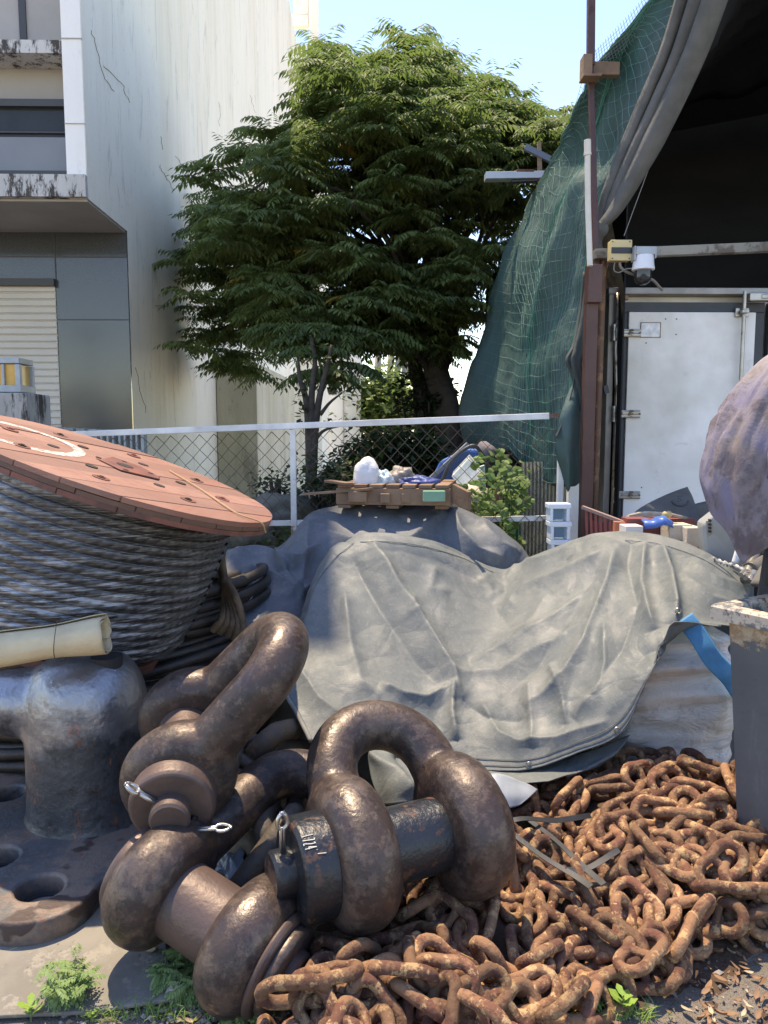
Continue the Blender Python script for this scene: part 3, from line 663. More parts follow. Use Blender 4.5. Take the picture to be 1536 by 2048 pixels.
for i in range(NR):
    h = .058 + H_ * i / (NR - 1); fr_ = i / (NR - 1)
    r0 = .475 * (1 - .10 * fr_ ** 2) - .02 * max(0, fr_ - .9) * 10
    ph = (h + .018 * np.sin(ths + 1.0) + .02 * (ths / (2 * math.pi))) / .037
    wr = ph - np.floor(ph); bmp = np.sqrt(np.clip(1 - (2 * wr - 1) ** 2, 0, 1)); idx = np.floor(ph)
    strand = np.abs(np.sin(ths * 38 + wr * 2.6 + idx * 1.7)) ** .7
    fw = np.clip((np.cos(ths + 2.35) * .5 + .35), 0, 1)                # film bridges the gaps on the left face
    rr = r0 + .014 * bmp * (1 - .5 * fw) + .0036 * strand * bmp * (1 - .5 * fw) + .012 * fw
    p0 = np.array(cr) + np.array(ax_) * h
    rows.append(p0 + rr[:, None] * (np.cos(ths)[:, None] * np.array(u_) + np.sin(ths)[:, None] * np.array(v_)))
b = MB(); b.grid(rows); b.build('wound_rope', K['film'], t, smooth=True)
for z0, z1, mt in ((-.90, -.86, K['rededge']),):
    b = MB(); b.cyl(rp_(0, 0, z0 + .18), rp_(0, 0, z1 + .18), .38, n=80); b.build('lower_flange', mt, t, bevel=.003)
b = MB(); b.cyl(rp_(0, 0, -.07), rp_(0, 0, -.66), .3, n=24); b.build('drum_core', K['brownedge'], t)
# blue film edge under the flange and the grey strap
b = MB(); b.tube([rp_(.487 * math.cos(a), .487 * math.sin(a), -.062) for a in np.linspace(0, 2 * math.pi, 90)], .008, 6, closed=True); b.build('blue_film_edge', simple('blue_grey_film', (.07, .14, .24), (.12, .18, .26), 9, .3), t, smooth=True)
b = MB(); sp_ = [];
for f_ in np.linspace(0, 1, 14):
    q = P(-8 + 8 * math.sin(f_ * 3), 965 + 185 * f_, 2.6 - .03 * f_); sp_.append([q, q + Vector((.035 + .004 * math.sin(f_ * 9), .01, 0))])
K['strap'] = simple('dusty_grey_webbing', (.33, .29, .24), (.25, .22, .19), 14, .9, 0, .001, 100)
b.grid(sp_); tag(b.build('webbing_strap', K['strap'], smooth=True, solid=.004), 'dusty grey webbing strap hanging in front of the reel at the left edge', 'strap')

# ================================================================ coil of dark rope round the reel foot, and a brown coil end
def rope_tube(b, pts, r, tw=26, seg=1, n=18, strands=6):
    pl = catmull(pts, seg) if seg > 1 else pts
    d = [0]
    for p, q in zip(pl[:-1], pl[1:]): d.append(d[-1] + (q - p).length)
    b.tube(pl, r, n, rf=lambda i, a: .86 + .22 * abs(math.cos(strands / 2 * (a + d[i] * tw))) ** .8)
m = MatB('greasy_dark_steel_rope', .5, .35); m.base((.035, .030, .027)); m.mix(m.ramp(m.noise(7, 6), .4, .6), (.065, .052, .044)); m.mix(m.ramp(m.noise(30, 6, rough=.8), .62, .7), (.16, .10, .06)); m.bump(m.noise(120, 3), .001); K['rope'] = m.done()
m = MatB('rusty_brown_rope', .7, .2); m.base((.16, .105, .06)); m.mix(m.ramp(m.noise(9, 6), .45, .6), (.07, .045, .03)); K['rope_brown'] = m.done()
b = MB(); random.seed(5)
cc = Vector((-1.22, 3.62, 0))
for lay in range(2):
    for i in range(13 - lay * 2):
        z = .055 + i * .046 + lay * .02; rad = .74 - lay * .045 + random.uniform(-.02, .02) - .004 * i; pts = []
        ph = random.uniform(0, 6)
        for a in np.linspace(R(-178), R(28), 150):
            up_ = .13 * math.cos(a + R(30)) * (i / 11) + .02 * math.sin(a * 3 + ph)
            rr = rad + .018 * math.sin(a * 2 + ph)
            pts.append(cc + Vector((math.cos(a) * rr, math.sin(a) * rr * .98, max(.03, z + up_))))
        rope_tube(b, pts, .0225, 22)
for i in range(5):                                                  # loose turns crossing on top
    pts = []; ph = random.uniform(0, 6)
    for a in np.linspace(R(-165), R(10), 110):
        rr = .70 - .045 * i + .02 * math.sin(a * 2 + ph)
        pts.append(cc + Vector((math.cos(a) * rr, math.sin(a) * rr, .54 + .03 * math.sin(a * 2 + ph) + .13 * math.cos(a + R(25)) + .012 * i)))
    rope_tube(b, pts, .0225, 22)
tag(b.build('wire_rope_coil', K['rope'], smooth=True), 'dark greasy coil of steel rope heaped behind the bollard', 'rope coil')
b = MB()
for i in range(5):
    q0 = P(432 - i * 3 + 5, 1130 + i * 8, 3.30 + .03 * i); pts = [q0 + Vector((0, .05, .05)), P(450 + i * 4, 1185, 3.22 - .012 * i), P(445 + i * 10, 1235 + i * 3, 3.12), P(425 + i * 15, 1262 + 6 * i, 3.12)]
    rope_tube(b, pts, .017, 34, seg=22)
tag(b.build('rope_end', K['rope_brown'], smooth=True), 'rusty brown twisted rope bight between the reel and the tarpaulin', 'rope')
# ================================================================ rusty stud-link chain heap (settled with a small bead solver)
LL, LWd, RBAR = .174, .104, .0152                                    # link length, width, bar radius
def link_mesh_data(seed, ll=LL, lw=LWd, rb=RBAR, stud=True, name='link'):
    rs = random.Random(seed); b = MB(); hr = lw / 2 - rb; hl = ll / 2 - lw / 2; pts = []
    for k in range(9): a = -math.pi / 2 + math.pi * k / 8; pts.append(Vector((hl + math.cos(a) * hr, math.sin(a) * hr, 0)))
    pts.append(Vector((0, hr * .95, 0)))
    for k in range(9): a = math.pi / 2 + math.pi * k / 8; pts.append(Vector((-hl + math.cos(a) * hr, math.sin(a) * hr, 0)))
    pts.append(Vector((0, -hr * .95, 0)))
    off = rs.uniform(0, 99)
    b.tube(pts, rb, 12, closed=True, rf=lambda i, a: 1 + .09 * noise.noise(Vector((pts[i].x * 40 + off, pts[i].y * 40, a * .8))))
    if stud: b.tube([(0, -hr, 0), (0, -hr * .55, 0), (0, 0, 0), (0, hr * .55, 0), (0, hr, 0)], [rb * 1.25, rb * .85, rb * .72, rb * .85, rb * 1.25], 10, flat=.8)
    me = b.mesh(name); me.polygons.foreach_set('use_smooth', [True] * len(me.polygons)); return me
poly = [G(560, 2110, .03), G(650, 2050, .06), G(640, 1960, .12), G(690, 1870, .12), G(770, 1800, .08), G(900, 1750, .06), G(980, 1740, .06), G(1040, 1640, .08), G(1130, 1570, .10), G(1235, 1545, .12), G(1380, 1560, .10), G(1480, 1615, .10), G(1560, 1690, .12), G(1600, 1820, .05), G(1500, 1865, .03), G(1390, 1880, .03), G(1370, 1940, .03), G(1290, 1950, .03), G(1180, 2020, .02), G(1000, 2140), G(600, 2180)]
poly = np.array([(p.x, p.y) for p in poly])
def inside(x, y):
    c = False; n = len(poly)
    for i in range(n):
        x1_, y1_ = poly[i]; x2_, y2_ = poly[i - 1]
        if (y1_ > y) != (y2_ > y) and x < (x2_ - x1_) * (y - y1_) / (y2_ - y1_) + x1_: c = not c
    return c
def nearpoly(p):
    a = poly; b_ = np.roll(poly, -1, 0); d = b_ - a; t = np.clip(((p - a) * d).sum(1) / (d * d).sum(1), 0, 1); q = a + d * t[:, None]; return q[np.argmin(((q - p) ** 2).sum(1))]
pk = P(1250, 1490, 2.62)
def mound(x, y):
    x = np.asarray(x); y = np.asarray(y)
    return (.12 * np.exp(-(((x - pk.x) / .30) ** 2 + ((y - 2.60) / .28) ** 2)) + .08 * np.exp(-(((x - pk.x - .25) / .45) ** 2 + ((y - 2.38) / .24) ** 2))
            + .03 * np.exp(-(((x - .28) / .30) ** 2 + ((y - 2.05) / .22) ** 2)) + .05 * np.exp(-(((x - .75) / .35) ** 2 + ((y - 2.15) / .2) ** 2)))
caps = [(WC(-hC, 0, 0), .15), (WC(hC, 0, 0), .15), (WC(-hC, 0, .2), .09), (WC(hC, 0, .2), .09), (WC(-hC, -.0, -.09), .10), (WC(hC, 0, -.09), .10), (WC(-hC - .14, 0, 0), .13), (WB(-hB, 0, 0), .18), (WB(-hB, 0, .2), .1), (WB(hB, 0, 0), .18), (WB(-hB - .1, 0, 0), .10), (WB(-.0, 0, .5), .12)]
capc = np.array([list(c[0]) for c in caps]); capr = np.array([c[1] for c in caps]) + .03
rng = np.random.default_rng(11)
NCH, NL = 8, 48; pitch = LL - 2 * RBAR - .004
grid_d = {}
def dens(x, y, r=.11):
    return sum(grid_d.get((int(math.floor(x / r)) + i, int(math.floor(y / r)) + j), 0) for i in (-1, 0, 1) for j in (-1, 0, 1))
allp = []; bounds = [poly[:, 0].min(), poly[:, 0].max(), poly[:, 1].min(), poly[:, 1].max()]
starts = [(pk.x - .1, 2.62), (.05, 1.66), (pk.x + .3, 2.35), (.45, 2.2), (.0, 2.0), (.75, 1.95), (.55, 1.7), (pk.x, 2.5), (.6, 2.3)]
for c in range(NCH):
    x, y = starts[c]; a = rng.uniform(0, 6.28); P_ = []
    for i in range(NL):
        P_.append((x, y)); k = (int(math.floor(x / .11)), int(math.floor(y / .11))); grid_d[k] = grid_d.get(k, 0) + 1
        best = None
        for t_ in range(14):
            aa = a + rng.normal(0, .55 + .03 * t_); nx_, ny_ = x + math.cos(aa) * pitch, y + math.sin(aa) * pitch
            far = 0 if inside(nx_, ny_) else 30
            if (np.hypot(capc[:, 0] - nx_, capc[:, 1] - ny_) < capr - .03).any(): far += 25
            lx_, ly_ = x + math.cos(aa) * .25, y + math.sin(aa) * .25
            far += 0 if inside(lx_, ly_) else 4
            vis = 1.3 if ny_ > 2.2 or nx_ > .5 else 0
            sc = far + dens(nx_, ny_) + .8 * dens(lx_, ly_) + abs(aa - a) * .8 + rng.uniform(0, 1.0) + vis
            if best is None or sc < best[0]: best = (sc, aa, nx_, ny_)
        _, a, x, y = best
    allp.append(np.array(P_))
pos = np.concatenate([np.column_stack([q, mound(q[:, 0], q[:, 1]) + .05 + .035 * c + .01 * np.sin(np.arange(NL))]) for c, q in enumerate(allp)])
N = len(pos); cid = np.repeat(np.arange(NCH), NL); idx = np.arange(N)
vel = np.zeros_like(pos); bondi = idx[:-1][cid[:-1] == cid[1:]]
cen = np.array([.55, 2.15])
for it in range(360):
    vel[:, 2] -= .0009; vel *= .86; old = pos.copy(); pos += vel
    for sub in range(4):
        for par in (0, 1):
            bi = bondi[bondi % 2 == par]; d = pos[bi + 1] - pos[bi]; l = np.linalg.norm(d, axis=1, keepdims=True); cr_ = d / l * (l - pitch) * .5
            pos[bi] += cr_; pos[bi + 1] -= cr_
        D_ = pos[:, None] - pos[None]; dd = np.sqrt((D_[..., 0]) ** 2 + D_[..., 1] ** 2 + (D_[..., 2] * 1.25) ** 2) + 1e-9
        rmin = .069; near = (dd < rmin) & (np.abs(idx[:, None] - idx[None]) > 1)
        push = np.where(near, (rmin - dd) / dd * .5, 0)[..., None] * D_
        push[..., 2] *= 1.3; pos += push.sum(1) * .45
        d = pos[:, None] - capc[None]; l = np.linalg.norm(d, axis=2) + 1e-9; pen = np.clip(capr - l, 0, None); pos += (d / l[..., None] * pen[..., None] * np.array([1, 1, .1])).sum(1)
        if sub == 3:
            for q in idx:
                if not inside(pos[q, 0], pos[q, 1]): pos[q, :2] += (nearpoly(pos[q, :2]) - pos[q, :2]) * .5
        fl = mound(pos[:, 0], pos[:, 1]) + .032; pos[:, 2] = np.maximum(pos[:, 2], fl)
        pos[:, 1] = np.minimum(pos[:, 1], 2.70 - .0 * pos[:, 0])
    vel = pos - old; vel = np.clip(vel, -.01, .01); low = pos[:, 2] < mound(pos[:, 0], pos[:, 1]) + .05; vel[low, :2] *= .3
links = [link_mesh_data(k) for k in range(3)]
for l in links: l.materials.append(K['chain'])
CL = ['rusty anchor chain draped over the top of the heap under the white bag', 'rusty anchor chain piled at the bottom edge in front of the shackles', 'rusty anchor chain running down the right side of the heap beside the bin',
      'rusty anchor chain crossing the middle of the heap beside the black strips', 'rusty anchor chain emerging from under the standing shackle', 'rusty anchor chain spread on the near slope right of the standing shackle', 'rusty anchor chain lying uppermost along the near edge of the heap', 'rusty anchor chain looped highest on the peak of the heap']
def make_chain(label, pts, meshes, roll0, rs, group, name='anchor_chain', jit=.22):
    c = pts.mean(0); t = thing(name, label, 'chain', (c[0], c[1], max(0, pts[:, 2].min() - .03)), group); o0 = Vector(t.location)
    n = len(pts); up = Vector((0, 0, 1)); pt = None
    for i in range(n):
        a = Vector(pts[max(0, i - 1)]); c_ = Vector(pts[min(n - 1, i + 1)]); tg = (c_ - a).normalized()
        base = up - tg * up.dot(tg)
        if base.length < .3: base = Vector((0, 1, 0)) - tg * tg.y
        base.normalize(); ang = (R(42) if i % 2 else R(-46)) + roll0 * .4 + rs.gauss(0, jit)
        nz = Matrix.Rotation(ang, 3, tg) @ base; ny = nz.cross(tg)
        tj = Matrix.Rotation(rs.gauss(0, .10), 3, nz)
        x_, y_, z_ = tj @ tg, tj @ ny, nz
        o = bpy.data.objects.new('link', meshes[i % len(meshes)]); COL.objects.link(o); o.parent = t
        M = Matrix(((x_.x, y_.x, z_.x), (x_.y, y_.y, z_.y), (x_.z, y_.z, z_.z))).to_4x4()
        M.translation = Vector(pts[i]) - o0; o.matrix_local = M
    return t
rs = random.Random(3)
for c in range(NCH): make_chain(CL[c], pos[cid == c], links, rs.uniform(-.6, .6), rs, 'rusty anchor chains in the heap')
# soil and rust scale packed under the heap
b = MB(); gx, gy = np.linspace(-.6, 2.2, 120), np.linspace(1.4, 3.1, 80)
b.grid([[(x, y, float(mound(x, y)) - .006 + .008 * noise.noise(Vector((x * 14, y * 14, 0)))) for x in gx] for y in gy])
K['soil'] = simple('dark_rusty_soil', (.05, .03, .02), (.085, .05, .03), 12, .95, 0, .01, 50)
tag(b.build('soil_mound', K['soil'], smooth=True), kind='structure')
# larger grey chain behind the shackles
big = link_mesh_data(9, .36, .215, .036, True, 'big_link'); big.materials.append(K['chain_dark'])
pts = np.array([list(P(*q)) for q in ((590, 1495, 2.95), (545, 1490, 2.72), (500, 1530, 2.55), (545, 1590, 2.42), (560, 1640, 2.28), (525, 1715, 2.14), (470, 1760, 2.2))])
make_chain('heavy grey chain half hidden behind the shackles', pts, [big], .2, random.Random(2), None, jit=.3)
# black plastic strips across the heap
K['strip'] = simple('black_plastic_strip', (.018, .020, .023), (.035, .038, .042), 12, .6)
for pl, lb in ((((1005, 1668, 2.22), (1080, 1740, 2.12), (1150, 1810, 2.02), (1180, 1850, 1.97)), 'black plastic strip lying aslant over the chains, nearest the standing shackle'),
               (((1060, 1662, 2.32), (1110, 1730, 2.2), (1160, 1790, 2.08), (1205, 1850, 1.98)), 'black plastic strip from the tarpaulin corner down over the chains'),
               (((1010, 1672, 2.24), (1050, 1662, 2.26), (1110, 1655, 2.32), (1180, 1800 - 130, 2.36)), 'short black plastic strip lying level across the chain heap top left'),
               (((1130, 1800, 2.05), (1175, 1795, 2.06), (1235, 1786, 2.1)), 'short black plastic strip end sticking out to the right over chains')):
    q = []
    for k in pl:
        v = P(*k); nr = np.hypot(pos[:, 0] - v.x, pos[:, 1] - v.y) < .09; v.z = max(v.z, (pos[nr, 2].max() if nr.any() else 0) + .045); q.append(v)
    q = catmull(q, 8); b = MB(); rows = []
    for i, p in enumerate(q):
        tg = (q[min(i + 1, len(q) - 1)] - q[max(i - 1, 0)]).normalized(); s_ = tg.cross(Vector((0, -.6, .8))).normalized(); a_ = math.sin(i * .2) * .3
        s_ = (s_ * math.cos(a_) + Vector((0, -.6, .8)) * math.sin(a_)) * .0085
        rows.append([p - s_, p + s_])
    b.grid(rows); tag(b.build('plastic_strip', K['strip'], solid=.002), lb, 'strip', 'black strips on the chain heap')
# ================================================================ draped cloth helper
def cr1(A, n):                                                       # catmull-rom along axis 0
    A = np.asarray(A, float); q = np.concatenate([[2 * A[0] - A[1]], A, [2 * A[-1] - A[-2]]]); out = []
    for i in range(1, len(q) - 2):
        p0, p1, p2, p3 = q[i - 1:i + 3]
        for k in range(n):
            t = k / n; out.append(.5 * ((2 * p1) + (p2 - p0) * t + (2 * p0 - 5 * p1 + 4 * p2 - p3) * t * t + (3 * p1 - p0 - 3 * p2 + p3) * t ** 3))
    out.append(A[-1]); return np.array(out)
def Pv(a):
    a = np.asarray(a); cx, cz = (a[..., 0] - 768) / F, -(a[..., 1] - 1024) / F; D = a[..., 2]
    y, z = math.cos(PITCH) + cz * math.sin(PITCH), -math.sin(PITCH) + cz * math.cos(PITCH)
    x, y = cx * math.cos(YAW) + y * math.sin(YAW), -cx * math.sin(YAW) + y * math.cos(YAW)
    return np.stack([x * D / y, D, CH + z * D / y], -1)
def pdist(x, y, pl):
    best = np.full(x.shape, 1e9); tt = np.zeros(x.shape); sd = np.zeros(x.shape); acc = 0
    segl = [math.dist(pl[i], pl[i + 1]) for i in range(len(pl) - 1)]; tot = sum(segl)
    for i in range(len(pl) - 1):
        (ax, ay), (bx, by) = pl[i], pl[i + 1]; dx, dy = bx - ax, by - ay; L2 = dx * dx + dy * dy
        t = np.clip(((x - ax) * dx + (y - ay) * dy) / L2, 0, 1); ex, ey = x - ax - t * dx, y - ay - t * dy
        d = np.hypot(ex, ey); m_ = d < best; best = np.where(m_, d, best); tt = np.where(m_, (acc + t * segl[i]) / tot, tt); sd = np.where(m_, np.sign(ex * dy - ey * dx), sd); acc += segl[i]
    return best, tt, sd
def vnoise(p, sc, seed=0):
    f = p.reshape(-1, 3); return np.array([noise.noise(Vector((q[0] * sc[0] + seed, q[1] * sc[1], q[2] * sc[2]))) for q in f]).reshape(p.shape[:-1])
def drape(name, ctrl, nr, nc, folds, mat, wr=(.005, .0012), thick=.003, seed=0, parent=None, world=False):
    A = cr1(ctrl, nr); A = np.swapaxes(cr1(np.swapaxes(A, 0, 1), nc), 0, 1)
    W_ = A[..., :3] if world else Pv(A)
    gu, gv = np.gradient(W_, axis=0), np.gradient(W_, axis=1); Nn = np.cross(gu, gv); Nn /= np.linalg.norm(Nn, axis=-1, keepdims=True) + 1e-9
    vw = np.array([0, 0, CH]) - W_; Nn *= np.sign((Nn * vw).sum(-1, keepdims=True) + 1e-9)
    x, y = A[..., 0], A[..., 1]; disp = np.zeros(x.shape)
    for pl, wd, amp, asym in folds:
        d, t, s = pdist(x, y, pl); wdl = np.where(s * asym > 0, wd * (1 - abs(asym)), wd); tp = np.clip(np.minimum(t / .12, (1 - t) / .18), 0, 1) ** .7
        tp = np.where((t <= 0) | (t >= 1), 0, tp); disp += (1.4 * amp) * np.exp(-(d / (wdl * 1.05)) ** 1.12) * tp
    wrn = vnoise(W_, (3, 3, 3), seed) * wr[0] * 2 + np.abs(vnoise(W_, (8, 8, 5), seed + 5)) * wr[0] + vnoise(W_, (22, 22, 14), seed + 9) * wr[1]
    W_ = W_ + Nn * (disp + wrn)[..., None]
    b = MB(); b.grid(W_); o = b.build(name, mat, parent, smooth=True)
    m_ = o.modifiers.new('solid', 'SOLIDIFY'); m_.thickness = thick; m_.offset = -1 if False else 0
    return o, W_, A

def tarp_mat(name, a, b_, warm, sun=.0):
    m = MatB(name, .62, 0, .35); m.base(a); m.mix(m.ramp(m.noise(2.2, 6), .35, .65), b_)
    m.mix(m.mul(m.ramp(m.noise(4, 8, rough=.7), .5, .7), .6), warm); m.mix(m.mul(m.ramp(m.noise(60, 5, rough=.8), .54, .64), .18), (.36, .355, .33)); m.mix(m.mul(m.ramp(m.noise(3, 9, st=(1, 1, .4), rough=.75), .53, .64), .35), (.25, .25, .235)); m.mix(m.mul(m.ramp(m.noise(6, 9, rough=.8), .61, .66), .35), tuple(x * .6 for x in a))
    m.mix(m.mul(m.ramp(m.noise(5, 3), .70, .73), .5), tuple(x * .5 for x in a))
    
    dn = m.t.nodes.new('ShaderNodeTexNoise'); dn.inputs['Scale'].default_value = 2.2; dn.inputs['Detail'].default_value = 2; m.L(m.co, dn.inputs['Vector'])
    av = m.t.nodes.new('ShaderNodeMix'); av.data_type = 'VECTOR'; av.inputs[0].default_value = .35; m.L(m.co, av.inputs[4]); m.L(dn.outputs[1], av.inputs[5]); o0 = m.co; m.co = av.outputs[1]
    v1 = m.ramp(m.voro(4.5, 'DISTANCE_TO_EDGE'), 0, .35); v2 = m.ramp(m.voro(10, 'DISTANCE_TO_EDGE', (1, 1, .6)), 0, .3); m.co = o0
    m.bump(m.noise(3.5, 3, rough=.5), .01, .6); m.bump(v1, .009, .7); m.bump(v2, .0032, .8); m.bump(m.noise(26, 5, rough=.6), .0012); m.bump(m.noise(160, 2), .0008); m.rough(m.noise(12, 5), .3, .7, .5, .72); return m.done()
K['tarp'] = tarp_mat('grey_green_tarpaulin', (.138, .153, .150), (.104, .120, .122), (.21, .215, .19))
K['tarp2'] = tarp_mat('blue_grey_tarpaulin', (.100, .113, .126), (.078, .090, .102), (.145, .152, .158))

# front tarpaulin ------------------------------------------------
ctrl = [
 [(660, 1160, 4.1), (705, 1110, 4.1), (770, 1098, 4.15), (870, 1120, 4.2), (1012, 1160, 4.2), (1100, 1125, 4.1), (1200, 1095, 4.0), (1320, 1100, 3.9), (1430, 1150, 3.75), (1500, 1190, 3.6)],
 [(645, 1135, 3.80), (700, 1079, 3.75), (768, 1068, 3.75), (870, 1087, 3.80), (1010, 1142, 3.9), (1100, 1102, 3.75), (1200, 1068, 3.6), (1320, 1073, 3.5), (1436, 1118, 3.4), (1508, 1176, 3.25)],
 [(622, 1190, 3.48), (685, 1150, 3.50), (775, 1140, 3.52), (885, 1165, 3.60), (1000, 1205, 3.60), (1100, 1175, 3.45), (1200, 1140, 3.33), (1310, 1140, 3.22), (1410, 1160, 3.12), (1505, 1212, 3.06)],
 [(592, 1280, 3.15), (670, 1260, 3.20), (775, 1255, 3.24), (885, 1275, 3.26), (990, 1290, 3.26), (1090, 1270, 3.14), (1190, 1240, 3.06), (1280, 1210, 2.98), (1370, 1205, 2.93), (1474, 1252, 2.90)],
 [(570, 1365, 2.94), (655, 1350, 2.95), (770, 1360, 2.98), (880, 1380, 3.0), (980, 1385, 2.98), (1070, 1375, 2.92), (1160, 1345, 2.86), (1240, 1300, 2.82), (1325, 1262, 2.79), (1415, 1247, 2.80)],
 [(598, 1425, 2.80), (675, 1430, 2.80), (780, 1450, 2.82), (870, 1465, 2.84), (970, 1470, 2.80), (1060, 1475, 2.74), (1135, 1450, 2.70), (1215, 1400, 2.67), (1295, 1330, 2.67), (1372, 1243, 2.76)],
 [(625, 1480, 2.70), (690, 1492, 2.71), (790, 1510, 2.74), (885, 1525, 2.75), (975, 1542, 2.68), (1062, 1540, 2.64), (1150, 1510, 2.60), (1240, 1468, 2.585), (1290, 1372, 2.62), (1343, 1243, 2.73)]]
ctrl[5][1:4] = [(675, 1430, 2.80), (780, 1440, 2.82), (870, 1462, 2.84)]
folds = [
 ([(745, 1085), (790, 1180), (850, 1270), (905, 1350), (925, 1400)], 26, .050, .55),
 ([(700, 1110), (760, 1220), (830, 1320), (900, 1395)], 16, -.018, 0),
 ([(690, 1085), (640, 1180), (600, 1290)], 20, .030, .4),
 ([(690, 1180), (700, 1290), (720, 1370), (760, 1400)], 22, .022, .3),
 ([(760, 1370), (800, 1392), (850, 1400), (900, 1380)], 14, .028, .5),
 ([(905, 1370), (905, 1430), (915, 1480)], 13, .030, .4),
 ([(925, 1400), (980, 1440), (1060, 1440)], 16, -.016, 0),
 ([(1000, 1230), (1060, 1180), (1150, 1140), (1230, 1100)], 24, .030, .3),
 ([(940, 1330), (1020, 1300), (1110, 1240), (1200, 1170)], 20, .028, .4),
 ([(900, 1350), (1000, 1350), (1080, 1300), (1180, 1250)], 16, .018, .3),
 ([(1240, 1085), (1215, 1180), (1180, 1290), (1120, 1380), (1050, 1420)], 24, .034, .4),
 ([(1215, 1110), (1160, 1210), (1080, 1330), (1000, 1400)], 18, -.016, 0),
 ([(1290, 1085), (1285, 1170), (1310, 1260)], 18, .030, .5),
 ([(1320, 1095), (1345, 1160), (1352, 1220), (1352, 1250)], 17, .042, .6),
 ([(1265, 1080), (1255, 1130), (1275, 1210)], 14, -.018, 0),
 ([(1220, 1240), (1215, 1330), (1195, 1390), (1150, 1440)], 18, .024, .3),
 ([(1290, 1180), (1240, 1300), (1180, 1400)], 15, -.014, 0),
 ([(1100, 1330), (1130, 1380), (1135, 1450)], 14, .016, .4),
 ([(1060, 1360), (1065, 1420), (1070, 1500)], 18, .018, .3),
 ([(960, 1400), (1000, 1470), (1040, 1490), (1120, 1480), (1220, 1440)], 18, .020, .4),
 ([(1380, 1130), (1430, 1160), (1500, 1180)], 14, .018, .4), ([(1360, 1150), (1420, 1200), (1470, 1210)], 16, .014, .3),
 ([(870, 1130), (860, 1180), (900, 1190)], 12, .012, 0), ([(960, 1150), (985, 1190), (1010, 1190)], 14, .014, 0),
 ([(830, 1190), (810, 1240), (850, 1230)], 10, .009, 0), ([(1010, 1160), (1040, 1130), (1100, 1115), (1160, 1090)], 12, .016, .4),
 ([(600, 1340), (640, 1400), (690, 1440)], 18, .014, .3), ([(1260, 1330), (1290, 1300), (1330, 1290)], 14, -.016, 0),
 ([(1100, 1190), (1060, 1260), (980, 1300)], 13, .012, .3), ([(730, 1110), (800, 1100), (900, 1130), (980, 1170)], 16, -.008, 0)]
tt = thing('tarpaulin', 'faded grey-green tarpaulin, sunlit and creased, draped over the pile in the middle', 'tarpaulin', (.2, 3.2, 0))
o, FW, FA = drape('sheet', ctrl, 34, 30, folds, K['tarp'], parent=tt)
# hem rope on the left edge and stitched hem bottom
b = MB(); ed = [Vector(q) + Vector((-.005, -.012, .0)) for q in FW[::3, 0][len(FW[::3, 0]) // 2 - 2:]]; b.tube(ed, .0085, 8); b.build('hem_rope', simple('grey_hem', (.22, .22, .20), (.16, .16, .15), 20, .8), tt, smooth=True)
for off in (6, 12):
    b = MB(); row = FW[-off]; b.tube([Vector(q) + Vector((0, -.0045, .003)) for q in row[60:262:2]], .0016, 4); b.build('hem_stitching', K['tarp2'], tt)

def pxpos(x, y, A_, W_):
    d = (A_[..., 0] - x) ** 2 + (A_[..., 1] - y) ** 2; d[:34] += 1e6; i = np.unravel_index(np.argmin(d), d.shape); return Vector(W_[i])
for sv in ([(712, 1082), (668, 1135), (635, 1195), (612, 1260), (598, 1310)], [(712, 1086), (790, 1086), (860, 1096), (930, 1116), (990, 1150)], [(1240, 1080), (1330, 1095), (1420, 1128), (1490, 1180)]):
    q = [pxpos(x, y, FA, FW) + Vector((0, -.0035, .0035)) for x, y in catmull([Vector((x, y, 0)) for x, y in sv], 14) for x, y in [(x, y)]] if 0 else [pxpos(v.x, v.y, FA, FW) + Vector((0, -.0030, .0025)) for v in catmull([Vector((x, y, 0)) for x, y in sv], 14)]
    q = [p for i, p in enumerate(q) if i == 0 or (p - q[i - 1]).length > 1e-4]
    q = [sum(q[max(0, i - 3):i + 4], Vector()) / len(q[max(0, i - 3):i + 4]) + Vector((0, -.002, .001)) for i in range(len(q))]; b = MB(); b.tube(q, .0016, 5); b.build('seam', K['tarp2'], tt, smooth=True)
for ex, ey in ((1352, 1238), (1462, 1243), (1235, 1460), (1060, 1532), (640, 1474)):
    b = MB(); p = pxpos(ex, ey, FA, FW) + Vector((0, -.006, .002)); b.tube([p + Vector((.010 * math.cos(a), 0, .010 * math.sin(a))) for a in np.linspace(0, 2 * math.pi, 17)[:-1]], .003, 6, closed=True); b.build('eyelet', K['galv'], tt, smooth=True)
b = MB()
# lower sheet layers under the hem
ctrl2 = [[(690, 1470, 2.95), (760, 1480, 2.95), (830, 1490, 2.95), (900, 1500, 2.95)], [(735, 1500, 2.75), (775, 1500, 2.72), (820, 1520, 2.72), (880, 1540, 2.75)], [(745, 1560, 2.6), (785, 1560, 2.55), (825, 1570, 2.55), (870, 1580, 2.58)], [(765, 1610, 2.52), (790, 1610, 2.48), (820, 1608, 2.48), (860, 1610, 2.5)]]
drape('under_flap', ctrl2, 14, 14, [([(740, 1510), (790, 1550), (830, 1600)], 16, .03, .4), ([(790, 1500), (840, 1560)], 12, -.02, 0)], K['tarp'], parent=tt)
ctrl2 = [[(900, 1500, 2.82), (1000, 1530, 2.74), (1090, 1530, 2.7), (1190, 1500, 2.66), (1260, 1470, 2.66)], [(930, 1530, 2.72), (1000, 1548, 2.66), (1080, 1552, 2.6), (1160, 1540, 2.60), (1240, 1500, 2.62)], [(960, 1560, 2.6), (1010, 1568, 2.54), (1070, 1566, 2.52), (1120, 1556, 2.54), (1200, 1530, 2.62)]]
drape('under_flap', ctrl2, 12, 14, [], K['tarp'], parent=tt)
